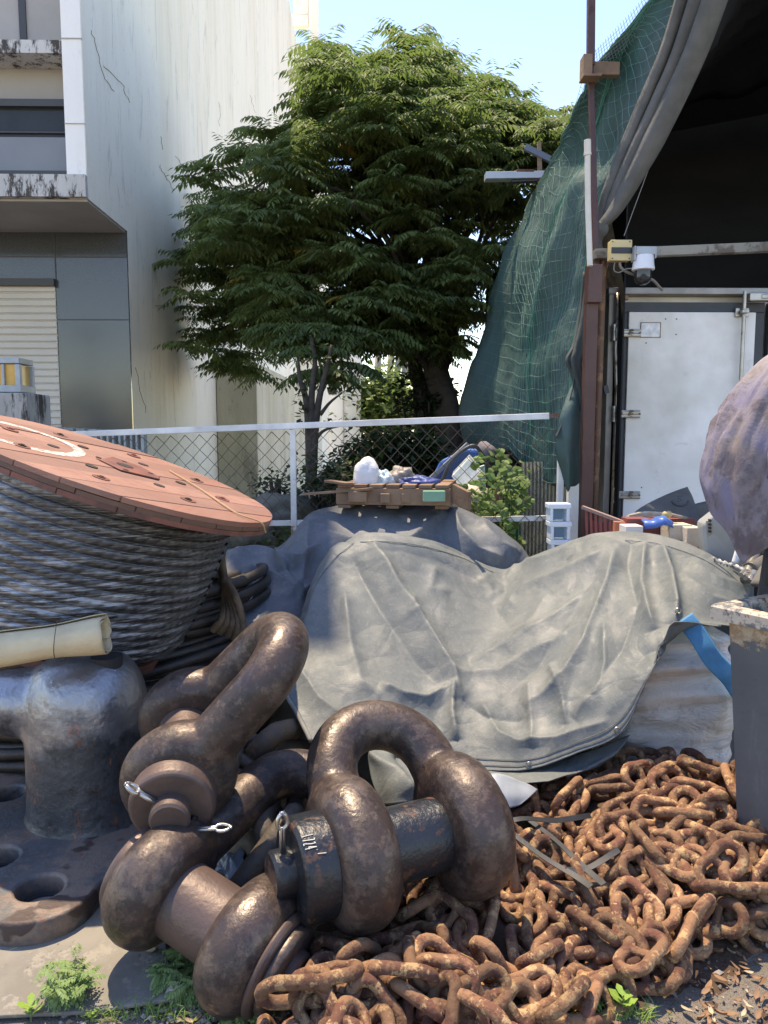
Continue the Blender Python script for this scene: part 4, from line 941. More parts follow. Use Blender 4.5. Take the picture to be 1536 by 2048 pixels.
ctrl2 = [[(965, 1552, 2.50), (1000, 1548, 2.5), (1050, 1566, 2.5), (1075, 1580, 2.5)], [(975, 1580, 2.44), (1005, 1585, 2.43), (1045, 1590, 2.45), (1062, 1592, 2.46)], [(1000, 1612, 2.40), (1015, 1616, 2.40), (1035, 1612, 2.42), (1045, 1606, 2.43)]]
K['film2'] = simple('pale_plastic_film', (.30, .33, .36), (.22, .25, .28), 12, .3)
o, _, _ = drape('plastic_sheet', ctrl2, 8, 8, [], K['film2'], wr=(.004, .002)); tag(o, 'small pale plastic sheet corner hanging at the tarpaulin edge over the chains', 'plastic sheet')

# hidden pile that carries the tarpaulins (pallets under the sheets)
K['oldwood'] = simple('weathered_pallet_wood', (.26, .17, .11), (.16, .10, .065), 7, .8, 0, .003, 40)
# rear tarpaulin ---------------------------------------------------
ctrl = [
 [(470, 1125, 4.4), (560, 1110, 4.45), (640, 1050, 4.6), (760, 1030, 4.65), (880, 1035, 4.6), (985, 1075, 4.5), (1050, 1130, 4.3)],
 [(455, 1100, 4.05), (555, 1098, 4.15), (630, 1024, 4.35), (760, 1010, 4.40), (880, 1016, 4.38), (975, 1040, 4.25), (1042, 1095, 4.15)],
 [(450, 1150, 3.70), (540, 1140, 3.85), (612, 1080, 4.05), (740, 1058, 4.12), (870, 1060, 4.12), (985, 1085, 4.05), (1065, 1130, 4.05)],
 [(465, 1220, 3.38), (540, 1200, 3.60), (590, 1150, 3.85), (700, 1120, 3.98), (860, 1120, 4.0), (990, 1150, 3.98), (1080, 1180, 4.0)],
 [(500, 1290, 3.18), (560, 1275, 3.30), (610, 1230, 3.60), (690, 1180, 3.85), (860, 1180, 3.95), (1000, 1200, 3.95), (1090, 1220, 3.98)],
 [(545, 1370, 3.05), (590, 1350, 3.10), (640, 1310, 3.35), (700, 1260, 3.7), (860, 1250, 3.9), (1000, 1260, 3.9), (1090, 1260, 3.95)]]
folds = [
 ([(450, 1110), (520, 1105), (600, 1125), (640, 1090)], 12, .035, .5), ([(480, 1140), (540, 1150), (580, 1190), (620, 1180)], 13, .040, .5),
 ([(560, 1110), (575, 1160), (600, 1200), (630, 1170)], 10, .030, .4), ([(470, 1180), (520, 1150), (600, 1140)], 14, -.025, 0),
 ([(620, 1040), (612, 1100), (600, 1180)], 18, .030, .4), ([(640, 1060), (700, 1080), (760, 1070)], 13, .014, .3),
 ([(890, 1020), (850, 1060), (800, 1095)], 16, .030, .4), ([(905, 1020), (920, 1060), (960, 1100), (1010, 1120)], 16, .028, .4),
 ([(870, 1025), (880, 1070), (900, 1100)], 11, -.018, 0), ([(960, 1040), (1000, 1090), (1040, 1110)], 14, .018, .3), ([(500, 1220), (540, 1270), (570, 1340)], 16, .014, 0)]
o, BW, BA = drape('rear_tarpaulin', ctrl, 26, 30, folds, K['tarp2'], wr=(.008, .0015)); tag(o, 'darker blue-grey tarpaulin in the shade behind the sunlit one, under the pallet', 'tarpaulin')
b = MB(); q = P(494, 1203, 3.42); b.grid([[q + Vector((-.015, -.03, -.012)), q + Vector((.0, -.035, -.016))], [q + Vector((-.008, -.03, .006)), q + Vector((.012, -.03, .004))], [q + Vector((.014, -.02, .012)), q + Vector((.03, -.02, .03))]])
tag(b.build('paper_scrap', simple('white_paper', (.75, .76, .78)), solid=.001), 'tiny white paper scrap on the shaded tarpaulin', 'scrap')

# ================================================================ white bulk bag and its blue lifting strap
m = MatB('woven_white_bag', .75, 0, .3); m.base((.82, .78, .74)); m.mix(m.ramp(m.noise(3, 5), .35, .65), (.70, .66, .62)); m.mix(m.mul(m.ramp(m.noise(10, 8, rough=.75), .55, .7), .7), (.30, .29, .28))
lowd = m.mul(m.axis(2, .16, .02), m.ramp(m.noise(12, 6, rough=.8), .35, .6)); m.mix(lowd, (.10, .09, .085))
m.bump(m.noise(7, 7, dist=1.2, st=(.6, .6, 1.6), rough=.65), .035); m.bump(m.wave(90, 0, 'Z'), .0006); K['bag'] = m.done()
bx0, bx1 = P(1238, 1500, 2.80).x, P(1484, 1500, 2.80).x; zb = .0; ztb = .60; cxb = (bx0 + bx1) / 2; wx = (bx1 - bx0) / 2; cy_ = 3.18; wy = .36
t = thing('bulk_bag', 'dirty white woven bulk bag standing under the right side of the tarpaulin', 'bag', (cxb, cy_, 0))
rows = []
for i in range(70):
    z = ztb * i / 69; row = []
    for k in range(161):
        a = 2 * math.pi * k / 160; c_, s_ = math.cos(a), math.sin(a); pw = .42
        bul = 1 + .07 * math.sin(math.pi * z / ztb) - (.18 * max(0, (z - .55) / .17) ** 2) - .05 * max(0, (.06 - z) / .06)
        x = wx * math.copysign(abs(c_) ** pw, c_) * bul; y = wy * math.copysign(abs(s_) ** pw, s_) * bul
        cr_f = .03 * math.sin(z * 55 + 2.0 * math.sin(a * 2 + 1)) * max(0, math.sin((z - .30) * 6)) + .034 * noise.noise(Vector((a * 2.2, z * 7, 0))) + .022 * noise.noise(Vector((x * 11, z * 20, 4)))
        row.append((cxb + x * (1 + cr_f), cy_ + y * (1 + cr_f * 2.2), z + .0))
    rows.append(row)
rows.append([(cxb, cy_, ztb + .01)] * 161)
b = MB(); b.grid(rows); b.build('sack', K['bag'], t, smooth=True)
K['bluestrap'] = simple('blue_lifting_webbing', (.05, .27, .50), (.035, .20, .40), 14, .7, 0, .001, 160)
pl = [(1368, 1236, 2.80), (1395, 1270, 2.77), (1425, 1318, 2.745), (1462, 1358, 2.74), (1500, 1420, 2.76)]
q = catmull([P(*k) for k in pl], 10); rows = []
for i, p in enumerate(q):
    tg = (q[min(i + 1, len(q) - 1)] - q[max(i - 1, 0)]).normalized(); s_ = tg.cross(Vector((0, -1, .25))).normalized() * .036; f_ = .006 * math.sin(i * .5)
    rows.append([p - s_, p - s_ * .86 + Vector((0, -.003, 0)), p + Vector((0, -f_, 0)), p + s_ * .86 + Vector((0, -.003, 0)), p + s_])
b = MB(); b.grid(rows); b.build('lifting_strap', K['bluestrap'], t, smooth=True, solid=.004)

# ================================================================ dark wheeled bin at the right edge
zr = .885; c0_ = P(1421, 1203, 2.26); e1 = Vector((.50, -.866, 0)); e2 = Vector((.80, .60, 0)); e2 = Vector((.866, .50, 0))
t = thing('wheeled_bin', 'open dark grey bin with rust-flaked rim at the right edge', 'bin', (c0_ + e1 * .25 + e2 * .25) * 1 - Vector((0, 0, c0_.z)))
m = MatB('scuffed_grey_bin', .5); m.base((.085, .095, .10)); m.mix(m.ramp(m.noise(4, 5), .35, .65), (.115, .125, .13)); m.mix(m.mul(m.ramp(m.noise(12, 9, st=(1, 1, .15), rough=.75), .58, .72), .5), (.2, .2, .2))
tp = m.addv(m.axis(2, .70, .82), m.ramp(m.noise(9, 8, rough=.75), .3, .7, -.5, .4)); m.mix(m.ramp(tp, .62, .68), (.30, .20, .12)); m.mix(m.mul(m.ramp(tp, .62, .68), m.ramp(m.noise(30, 6, rough=.8), .45, .55)), (.42, .35, .26)); m.mix(m.mul(m.ramp(tp, .62, .68), m.ramp(m.noise(18, 6, rough=.8), .6, .65)), (.2, .07, .035))
m.bump(m.noise(8, 4), .006); m.bump(m.noise(60, 4), .001); K['bin'] = m.done()
m = MatB('flaking_bin_rim', .6); m.base((.12, .125, .13)); m.mix(m.ramp(m.noise(12, 8, rough=.75), .44, .5), (.50, .42, .33)); m.mix(m.ramp(m.noise(20, 8, rough=.8), .56, .6), (.24, .10, .05)); m.bump(m.noise(50, 4), .002); K['rim'] = m.done()
o_ = Vector((c0_.x, c0_.y, 0)); S1, S2 = .52, .55
def rect(ins, z): return [Vector((o_.x, o_.y, z)) + e1 * a + e2 * c for a, c in ((ins, ins), (S1 - ins, ins), (S1 - ins, S2 - ins), (ins, S2 - ins))]
def tubeframe(lev):                                                   # loft of rectangles
    b = MB()
    for l0, l1 in zip(lev[:-1], lev[1:]): b.add(l0 + l1, [(i, (i + 1) % 4, 4 + (i + 1) % 4, 4 + i) for i in range(4)])
    return b
b = tubeframe([rect(.085, .05), rect(.040, zr - .035)]); b.add(rect(.085, .05), [(0, 1, 2, 3)]); b.build('body', K['bin'], t, solid=.006)
b = tubeframe([rect(.02, zr - .05), rect(.0, zr - .045), rect(.0, zr - .008), rect(.006, zr), rect(.040, zr), rect(.046, zr - .01), rect(.046, zr - .05), rect(.02, zr - .05)]); b.build('rim', K['rim'], t, bevel=.002)
b = MB()
for c in (S2 * .25, S2 * .75): p = o_ + e1 * (S1 - .06) + e2 * c + Vector((0, 0, .06)); b.cyl(p - e2 * .03, p + e2 * .03, .06, n=20)
b.build('wheel', K['strip'], t)
# ================================================================ netted canopy shed on the right
sh = thing('canopy_shed', 'tall dark canopy shelter walled with green shade cloth and net', 'shelter', (1.3, 6, 0))
m = MatB('green_shade_cloth', .6, 0, .3); m.base((.036, .078, .074)); m.mix(m.ramp(m.noise(1.3, 5, st=(1, 1, .5)), .35, .68), (.070, .112, .110)); m.mix(m.mul(m.ramp(m.noise(30, 3), .5, .8), .4), (.02, .10, .07))
m.bump(m.noise(3, 4), .02); m.bump(m.noise(200, 2), .001); K['shade'] = m.done()
cols = [
 [(1440, -70, 4.0), (1395, 40, 4.15), (1290, 250, 4.35), (1200, 450, 4.52), (1172, 620, 4.62), (1150, 800, 4.62), (1150, 965, 4.6)],
 [(1390, -75, 4.1), (1325, 60, 4.3), (1232, 260, 4.5), (1150, 470, 4.75), (1130, 620, 4.85), (1112, 800, 4.9), (1112, 974, 4.9)],
 [(1350, -60, 4.2), (1258, 80, 4.5), (1185, 280, 4.9), (1100, 500, 5.25), (1080, 640, 5.35), (1062, 800, 5.4), (1062, 942, 5.4)],
 [(1332, -30, 4.3), (1190, 140, 4.65), (1138, 310, 5.4), (1045, 520, 6.0), (1030, 650, 6.1), (1010, 800, 6.1), (1010, 900, 6.1)],
 [(1326, -25, 4.35), (1172, 200, 5.0), (1066, 385, 6.5), (998, 540, 7.3), (966, 665, 7.5), (925, 790, 7.5), (925, 930, 7.5)]]
o, SW, SA = drape('shade_cloth', cols, 22, 20, [([(1180, 330), (1130, 480), (1060, 700)], 18, .05, 0), ([(1230, 250), (1150, 440), (1110, 640)], 12, -.03, 0)], K['shade'], wr=(.02, .004), thick=.004, parent=sh)
vw = np.array([0, 0, CH]) - SW; vw /= np.linalg.norm(vw, axis=-1, keepdims=True); NW = SW + vw * .035
K['netline'] = simple('pale_green_net_cord', (.17, .31, .29), (.09, .22, .19), 3, .7); K['netgreen'] = simple('green_net_cord', (.02, .17, .12), (.04, .22, .16), 3, .7)
rr_, cc_ = NW.shape[:2]
def samp(u, v):
    u = min(max(u, 0), rr_ - 1.001); v = min(max(v, 0), cc_ - 1.001); i, j = int(u), int(v); a, c = u - i, v - j
    return Vector(NW[i, j] * (1 - a) * (1 - c) + NW[i + 1, j] * a * (1 - c) + NW[i, j + 1] * (1 - a) * c + NW[i + 1, j + 1] * a * c)
b = MB(); b2 = MB()
for k in range(30):                                                    # cords: in from the eave edge, then sagging down the cloth
    u0 = 1 + k * (rr_ - 30) / 30; vt = cc_ * (.22 + .50 * k / 30); pts = []
    for q in range(46):
        f_ = q / 45
        if f_ < .4: g_ = f_ / .4; pts.append(samp(u0 + .6 * math.sin(g_ * 3 + k), cc_ - 2 - (cc_ - 2 - vt) * g_ + .4 * math.sin(q * 1.3 + k)))
        else:
            g_ = (f_ - .4) / .6; pts.append(samp(u0 + (rr_ - 2 - u0) * g_ ** .9 * min(1, .5 + k / 40), vt - (vt * .45) * math.sin(g_ * 1.57) ** 1.0 + .15 * math.sin(q + k)))
    sm_ = catmull(pts, 2); (b2 if k % 9 == 4 else b).tube(sm_, .0012, 4, caps=False)
for k in range(36):
    v0 = 3 + k * (cc_ - 6) / 36
    b.tube([samp(s_, v0 + 5 * math.sin(s_ / rr_ * 3 + .3) + .25 * math.sin(s_ * .35 + k)) for s_ in np.linspace(0, rr_ - 1.2, 50)], .0010, 4, caps=False)
for k in range(46):
    u0 = rr_ * .3 + k * (rr_ * .7 - 2) / 46
    b2.tube([samp(u0 + .3 * math.sin(s_ * .3 + k), s_) for s_ in np.linspace(3, cc_ - 2, 60)], .0008, 4, caps=False)
for u0 in (6, 46):
    for q in range(3):
        pts = [samp(u0 + q * .9 + 1.2 * math.sin(s_ * .21 + q), s_) for s_ in np.linspace(3, cc_ - 2, 90)]; b2.tube(pts, .0035, 4, caps=False)
b.build('net', K['netline'], sh, smooth=True); b2.build('net_selvedge', K['netgreen'], sh, smooth=True)
# loose net above the eave, against the sky
b = MB(); e0, e1_ = P(1172, 120, 4.55), P(1320, -40, 4.25); lo0, lo1 = P(1180, 150, 4.6), P(1345, -5, 4.35)
for k in range(30): f_ = k / 29; p, q = e0.lerp(e1_, f_), lo0.lerp(lo1, f_); b.tube([p, p.lerp(q, .5) + Vector((0, .01, -.02)), q + Vector((0, 0, -.05))], .0012, 4, caps=False)
for k in range(7): f_ = k / 6; b.tube([e0.lerp(lo0, f_), e0.lerp(e1_, .5).lerp(lo0.lerp(lo1, .5), f_) + Vector((0, 0, -.03)), e1_.lerp(lo1, f_)], .0012, 4, caps=False)
g0, g1 = P(1165, 160, 4.6), P(1130, 285, 5.6); g2, g3 = P(1180, 175, 4.7), P(1145, 300, 5.7)
for k in range(12): f_ = k / 11; b.tube([g0.lerp(g1, f_), g2.lerp(g3, f_)], .0012, 4, caps=False)
for k in range(4): f_ = k / 3; b.tube([g0.lerp(g2, f_), g1.lerp(g3, f_)], .0012, 4, caps=False)
b.build('loose_net', simple('blue_grey_net_cord', (.18, .25, .30), None), sh)
b = MB(); b.bar(P(1168, 205, 4.98), P(1345, -40, 4.32), .035, .05); b.build('eave_rail', K['pin_brown'], sh)
b = MB(); b.bar(P(1064, 400, 6.6), P(1150, 262, 5.5), .03, .05); b.build('eave_rail', K['redmet'], sh)
# dark cover forming the roof and the inside, its near-black carrying the inner shade
K['cover'] = simple('shade_black_canopy_cover', (.020, .022, .025), (.034, .037, .041), 1.2, .9, 0, .02, 3, (.3, .3, 1), .1)
cvr = [[(1425, -70, 4.0), (1700, -420, 4.0), (2150, -700, 4.0), (2700, -500, 4.0)], [(1380, 60, 4.2), (1640, -250, 4.5), (2000, -420, 4.6), (2500, -300, 4.6)], [(1290, 240, 4.4), (1500, 0, 6.0), (1750, -100, 6.2), (2100, -50, 6.2)], [(1200, 440, 4.56), (1320, 250, 8.0), (1500, 180, 8.5), (1800, 150, 8.5)]]
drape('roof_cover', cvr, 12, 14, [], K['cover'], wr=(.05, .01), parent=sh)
b = MB(); xw0 = 1.42
b.grid([[(xw0, 9.5, 0), (xw0, 9.5, 3.2)], [(2.8, 9.5, 0), (2.8, 9.5, 4.8)], [(6.5, 9.5, 0), (6.5, 9.5, 5.5)]]); b.grid([[(6.5, 9.5, 0), (6.5, 9.5, 5.5)], [(6.5, 3.6, 0), (6.5, 3.6, 7.5)]])
b.grid([[(xw0 + .15, 4.8, 0), (xw0 + .15, 4.8, 3.2)], [(xw0, 9.5, 0), (xw0, 9.5, 3.1)]])
b.grid([[(1.55, 5.0, 3.35), (1.5, 9.5, 3.1)], [(2.7, 4.6, 5.6), (2.8, 9.5, 4.8)], [(6.5, 4.2, 7.5), (6.5, 9.5, 5.5)]])
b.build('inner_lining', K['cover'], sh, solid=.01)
# rolled curtain edge: two fat folds
K['curtain'] = simple('dusty_grey_curtain', (.115, .115, .108), (.075, .078, .076), 8, .85, 0, .006, 20)
for nm, pl, r in (('rolled_edge', [(1206, 452, 4.42), (1222, 410, 4.4), (1262, 320, 4.34), (1318, 200, 4.26), (1365, 90, 4.16), (1412, -60, 4.02)], (.020, .045)),
                  ('rolled_edge', [(1198, 450, 4.42), (1208, 400, 4.42), (1240, 320, 4.38), (1290, 200, 4.30), (1335, 90, 4.2), (1378, -60, 4.08)], (.016, .033)),
                  ('rolled_edge', [(1200, 455, 4.40), (1235, 412, 4.36), (1290, 310, 4.28), (1345, 200, 4.20), (1395, 90, 4.1), (1448, -60, 3.98)], (.022, .060))):
    q = catmull([P(*k) for k in pl], 12); n_q = len(q); rs_ = [r[0] + (r[1] - r[0]) * min(1, i / (n_q * .45)) for i in range(n_q)]
    b = MB(); b.tube(q, rs_, 22, rf=lambda i, a: 1 + .10 * math.sin(a * 3 + i * .06) + .05 * noise.noise(Vector((i * .12, a, 2)))); b.build(nm, K['curtain'], sh, smooth=True)
q = catmull([P(*k) for k in ((1206, 446, 4.40), (1196, 480, 4.42), (1200, 530, 4.46), (1185, 560, 4.5))], 8); b = MB(); b.tube(q, [.03 + .012 * math.sin(i * .5) for i in range(len(q))], 16, rf=lambda i, a: 1 + .2 * math.sin(a * 4 + i * .3)); b.build('gathered_edge', K['curtain'], sh, smooth=True)
# gathered curtain hanging down beside the post
K['curt2'] = simple('dark_green_curtain', (.050, .064, .062), (.032, .045, .044), 6, .85, 0, .006, 14)
for pl, r0 in ((((1172, 545, 4.52), (1166, 620, 4.5), (1152, 690, 4.46), (1136, 722, 4.42), (1148, 760, 4.42), (1130, 830, 4.38), (1112, 876, 4.36)), .026), (((1180, 560, 4.5), (1172, 640, 4.48), (1158, 700, 4.44), (1150, 730, 4.42), (1162, 790, 4.44), (1150, 850, 4.44), (1140, 910, 4.44)), .034)):
    q = catmull([P(*k) for k in pl], 8); b = MB(); b.tube(q, [r0 * (.7 + .3 * math.sin(i * .13) + (.5 * i / len(q) if r0 > .03 else -.4 * i / len(q))) for i in range(len(q))], 18, rf=lambda i, a: 1 + .22 * math.sin(a * 4 + i * .1)); b.build('gathered_curtain', K['curt2'], sh, smooth=True)
drape('curtain_flap', [[(1118, 850, 4.40), (1140, 780, 4.44), (1165, 740, 4.47), (1176, 720, 4.48)], [(1112, 900, 4.40), (1135, 860, 4.36), (1155, 850, 4.42), (1170, 840, 4.46)], [(1122, 945, 4.42), (1138, 930, 4.36), (1152, 935, 4.40), (1164, 925, 4.45)], [(1135, 985, 4.42), (1142, 975, 4.4), (1150, 972, 4.42), (1158, 965, 4.44)]], 8, 8, [], K['shade'], wr=(.02, .005), parent=sh)

# ================================================================ posts, pipes, beam, camera
K['maroon'] = dirty_metal('maroon_steel_post', (.105, .048, .040), (.07, .035, .025), .6, (.45, .7), .1, 6, 40, .001)
K['rustpipe'] = dirty_metal('rusty_round_pipe', (.15, .075, .045), (.27, .16, .09), .52, (.6, .85), .2, 7, 50, .001)
b = MB(); p0, p1 = P(1182, 1080, 4.32), P(1192, 530, 4.32); b.bar((p1.x - .022, 4.32, 0), (p1.x - .022, 4.32, p1.z), .064, .06, (0, 1, 0)); q0, q1 = P(1190, 606, 4.28), P(1190, 532, 4.28); b.bar((p1.x - .018, 4.29, q0.z), (p1.x - .018, 4.29, q1.z + .004), .076, .07, (0, 1, 0))
tag(b.build('steel_post', K['maroon'], bevel=.003), 'square maroon steel post with thicker sleeve at its top, below the white pipe', 'post')
b = MB(); p1 = P(1206, 512, 4.36); b.cyl((p1.x - .012, 4.38, 0), (p1.x, 4.36, p1.z), .022, n=20); tag(b.build('round_pipe', K['rustpipe'], smooth=True, auto=40), 'thin rusty round pipe standing right of the maroon post', 'pipe')
b = MB(); p0, p1 = P(1181, 132, 4.50), P(1183, -120, 4.5); b.bar(p0, p1, .040, .04, (0, 1, 0)); b.bar(P(1181, 132, 4.5), P(1192, 535, 4.34), .03, .03, (0, 1, 0)); b.bar(p1, p1 + Vector((0, 0, .4)), .04, .04, (0, 1, 0))
tag(b.build('mast_post', K['maroon'], bevel=.003), 'slim maroon mast rising against the sky above the net', 'post')
b = MB(); q = P(1172, 137, 4.46); b.box(q, (.05, .08, .12)); b.box(q + Vector((.10, .06, .02)), (.2, .05, .07)); b.box(q + Vector((.02, -.02, -.062)), (.10, .1, .012)); tag(b.build('beam_bracket', K['oldwood'], bevel=.003), 'weathered bracket block fixed to the slim mast at the eave', 'bracket')
K['pvc'] = simple('off_white_pvc', (.66, .63, .55), (.58, .55, .47), 9, .5)
b = MB(); q = [P(1175, 282, 4.26), P(1176, 400, 4.26), P(1180, 532, 4.24)]; b.tube(catmull(q, 4), .0155, 16); b.cyl(P(1175, 280, 4.26), P(1175.3, 306, 4.26), .0185, n=16); b.cyl(P(1175, 306, 4.26), P(1175.3, 311, 4.26), .0205, n=16)
tag(b.build('plastic_pipe', K['pvc'], smooth=True, auto=35), 'off-white plastic pipe standing against the green net on the maroon post', 'pipe')
K['beam'] = dirty_metal('weathered_angle_iron', (.30, .28, .23), (.12, .10, .08), .52, (.6, .8), .1, 9, 40, .001)
b = MB(); b.bar(P(1188, 509, 4.32), P(1600, 492, 4.25), .05, .05); tag(b.build('cross_beam', K['beam'], bevel=.003), 'weathered horizontal steel beam carrying the camera across the dark opening', 'beam')
t = thing('junction_box', 'yellowed square junction box with black tape round it on the beam', 'junction box', P(1237, 505, 4.25))
K['cream'] = simple('yellowed_plastic', (.60, .48, .24), (.52, .42, .22), 12, .5); K['tape'] = simple('black_tape', (.014, .015, .017), None, rough=.35)
b = MB(); q = P(1238, 503, 4.255); b.box(q, (.112, .05, .105)); b.box(q + Vector((.002, -.028, 0)), (.116, .012, .109)); b.build('box', K['cream'], t, bevel=.004)
b = MB(); b.box(q + Vector((.008, -.003, -.002)), (.120, .070, .032)); b.build('tape', K['tape'], t, bevel=.002)
for sx in (-1, 1):
    for sz in (-1, 1): b = MB(); c = q + Vector((sx * .046, -.034, sz * .044)); b.cyl(c, c - Vector((0, .003, 0)), .0035, n=8); b.build('screw', K['frame'], t)
t = thing('security_camera', 'white dome camera with dark lens ball hanging under the beam', 'camera', P(1287, 540, 4.2))
K['camwhite'] = simple('camera_white_plastic', (.70, .70, .70), None, rough=.35); K['camdark'] = simple('camera_smoked_dome', (.02, .023, .028), None, rough=.12)
q = P(1287, 520, 4.21)
b = MB(); b.lathe(q + Vector((0, 0, .022)), (0, 0, -1), [(0, .050), (.004, .052), (.055, .056), (.060, .059), (.074, .059), (.078, .050)], 36); b.build('housing', K['camwhite'], t, auto=35)
b = MB(); c = q - Vector((0, 0, .058)); b.lathe(c, (0, 0, -1), [(0, .046), (.03, .046)] + [(.03 + .044 * math.sin(R(a)), .046 * math.cos(R(a)) + .0005) for a in range(15, 91, 15)], 32); b.build('lens_ball', K['camdark'], t, auto=50)
b = MB(); b.cyl(c + Vector((-.012, -.040, -.035)), c + Vector((-.013, -.049, -.038)), .014, n=20); b.build('lens', K['glass'], t)
b = MB(); b.box(q + Vector((0, .0, .043)), (.102, .07, .042)); b.box(q + Vector((-.055, 0, .03)), (.008, .06, .075)); b.box(q + Vector((.055, 0, .035)), (.008, .06, .06)); b.build('mount', K['lampgrey'], t, bevel=.002)
K['cable'] = simple('grey_cable', (.20, .19, .17), None, rough=.6)
for pl, r, lb in ((((1230, 522, 4.25), (1228, 540, 4.25), (1238, 545, 4.25), (1252, 538, 4.24), (1268, 537, 4.22)), .0035, 'thin pale cable looping from the junction box to the camera'), (((1239, 522, 4.25), (1242, 535, 4.25), (1256, 545, 4.26), (1280, 552, 4.28), (1305, 560, 4.3), (1324, 580, 4.35)), .008, 'thick grey cable running down behind the camera')):
    b = MB(); b.tube(catmull([P(*k) for k in pl], 6), r, 8); tag(b.build('cable', K['cable'], smooth=True), lb, 'cable')
b = MB(); b.tube([P(1248, 472, 4.25), P(1300, 330, 4.3), P(1345, -10, 4.4)], .0022, 5); tag(b.build('guy_wire', K['cable']), 'thin taut wire rising diagonally through the dark opening', 'wire')

# ================================================================ box truck inside the shelter
DT = 4.95
def T(px, py, D=DT): return P(px, py, D)
tx0, tx1, tz1, tz0 = T(1214, 700).x, T(1214, 700).x + 2.1, T(1260, 588).z, T(1260, 1052).z
tr = thing('box_truck', 'white refrigerated box truck parked with its scuffed rear doors towards the yard', 'truck', ((tx0 + tx1) / 2, DT + 1.8, 0))
m = MatB('scuffed_white_door', .38, 0, .5); m.base((.88, .87, .84)); m.mix(m.ramp(m.noise(2.5, 5), .35, .65), (.82, .81, .78)); m.mix(m.mul(m.ramp(m.noise(5, 9, rough=.75, dist=1), .58, .68), .55), (.42, .42, .41)); m.mix(m.ramp(m.noise(22, 9, rough=.85, dist=.6), .74, .77), (.22, .21, .2)); m.mix(m.mul(m.axis(2, .9, 1.25), m.ramp(m.noise(3, 5), .3, .7)), (.58, .56, .50)); m.bump(m.noise(3, 3), .006); K['door'] = m.done()
K['chrome'] = dirty_metal('worn_steel_fittings', (.46, .44, .41), (.17, .13, .10), .56, (.3, .6), .7, 14, 60, .0008)
K['alu'] = simple('dull_aluminium_edge', (.36, .34, .31), (.26, .245, .225), 8, .45, .4)
K['seal'] = simple('black_door_seal', (.030, .036, .042), (.045, .052, .058), 5, .55)
b = MB(); b.box(((tx0 + tx1) / 2, DT + 2.0, (tz0 + tz1) / 2), (tx1 - tx0 - .02, 3.9, tz1 - tz0 - .02)); b.build('body', K['door'], tr)
fz = DT - .0
b = MB()
b.box(((tx0 + tx1) / 2, DT + .03, tz1 + .012), (tx1 - tx0 + .03, .16, .04)); b.box((tx0 + .012, DT + .02, (tz0 + tz1) / 2), (.040, .12, tz1 - tz0)); b.build('edge_trim', K['alu'], tr, bevel=.004)
ix0, ix1 = T(1250, 700).x, T(1484, 700).x; iz1, iz0 = T(1350, 625).z, tz0
def framebox(b, x0, x1, z0, z1, w_, y, d):
    b.box(((x0 + x1) / 2, y, z1 - w_ / 2), (x1 - x0, d, w_)); b.box((x0 + w_ / 2, y, (z0 + z1) / 2 - w_ / 2), (w_, d, z1 - z0 - w_ - .001)); b.box((x1 - w_ / 2, y, (z0 + z1) / 2 - w_ / 2), (w_, d, z1 - z0 - w_ - .001))
px2 = T(1520, 700).x
b = MB(); framebox(b, ix0 - .062, px2 + .0, iz0, iz1 + .058, .062, DT - .012, .05); b.build('door_seal', K['seal'], tr, bevel=.004)
b = MB(); b.box(((ix0 + px2 - .06) / 2 + .001, DT - .025, (iz0 + iz1) / 2 - .002), (px2 - .062 - ix0 - .002, .05, iz1 - iz0 - .006)); b.build('door', K['door'], tr, bevel=.004)
b = MB(); framebox(b, px2 + .03, px2 + 1.0, iz0, iz1 + .058, .062, DT - .012, .05); b.build('door_seal', K['seal'], tr, bevel=.004)
b = MB(); b.box((px2 + .03 + .485, DT - .025, (iz0 + iz1) / 2 - .002), (.84, .05, iz1 - iz0 - .006)); b.build('door', K['door'], tr, bevel=.004)
for py in (666, 828, 990):
    z = T(1260, py, DT - .06).z; h0 = T(1226, py, DT - .06).x; hg = thing('hinge', None, None, (h0, DT - .06, z)); del_ = hg; hg.parent = tr; hg.location = Vector(hg.location) - Vector(tr.location)
    wv = .16
    b = MB(); b.cyl((h0 + .003, DT - .075, z - .045), (h0 + .003, DT - .075, z + .045), .013, n=16); b.cyl((h0 + .003, DT - .075, z + .033), (h0 + .003, DT - .075, z + .05), .018, n=16); b.cyl((h0 + .003, DT - .075, z - .05), (h0 + .003, DT - .075, z - .033), .018, n=16); b.build('hinge_pin', K['chrome'], hg, auto=35)
    b = MB(); b.box((h0 + .09, DT - .058, z), (.17, .012, .050)); b.box((h0 + .095, DT - .067, z + .017), (.15, .010, .009)); b.box((h0 + .095, DT - .067, z - .017), (.15, .010, .009)); b.box((h0 + .11, DT - .068, z), (.11, .012, .009)); b.build('hinge_leaf', K['chrome'], hg, bevel=.003)
    for sx in (.10, .165): b = MB(); b.cyl((h0 + sx, DT - .064, z + .0), (h0 + sx, DT - .078, z), .006, n=8); b.build('rivet', K['frame'], hg)
b = MB(); x = T(1229, 760, DT - .06).x; b.tube([(x, DT - .07, T(1229, 590).z), (x - .002, DT - .07, T(1229, 700).z), (x + .014, DT - .07, T(1229, 780).z), (x + .01, DT - .07, tz0 + .0)], .013, 12); b.build('drain_tube', K['chrome'], tr, smooth=True)
b = MB(); x = T(1486, 700, DT - .1).x; b.cyl((x, DT - .09, tz0), (x, DT - .09, T(1486, 588).z), .012, n=16); b.build('lock_rod', K['chrome'], tr, auto=40)
for py in (628, 940): z = T(1486, py).z; b = MB(); b.box((x, DT - .062, z), (.085, .014, .055)); b.box((x, DT - .10, z), (.045, .03, .022)); b.build('rod_bracket', K['chrome'], tr, bevel=.004)
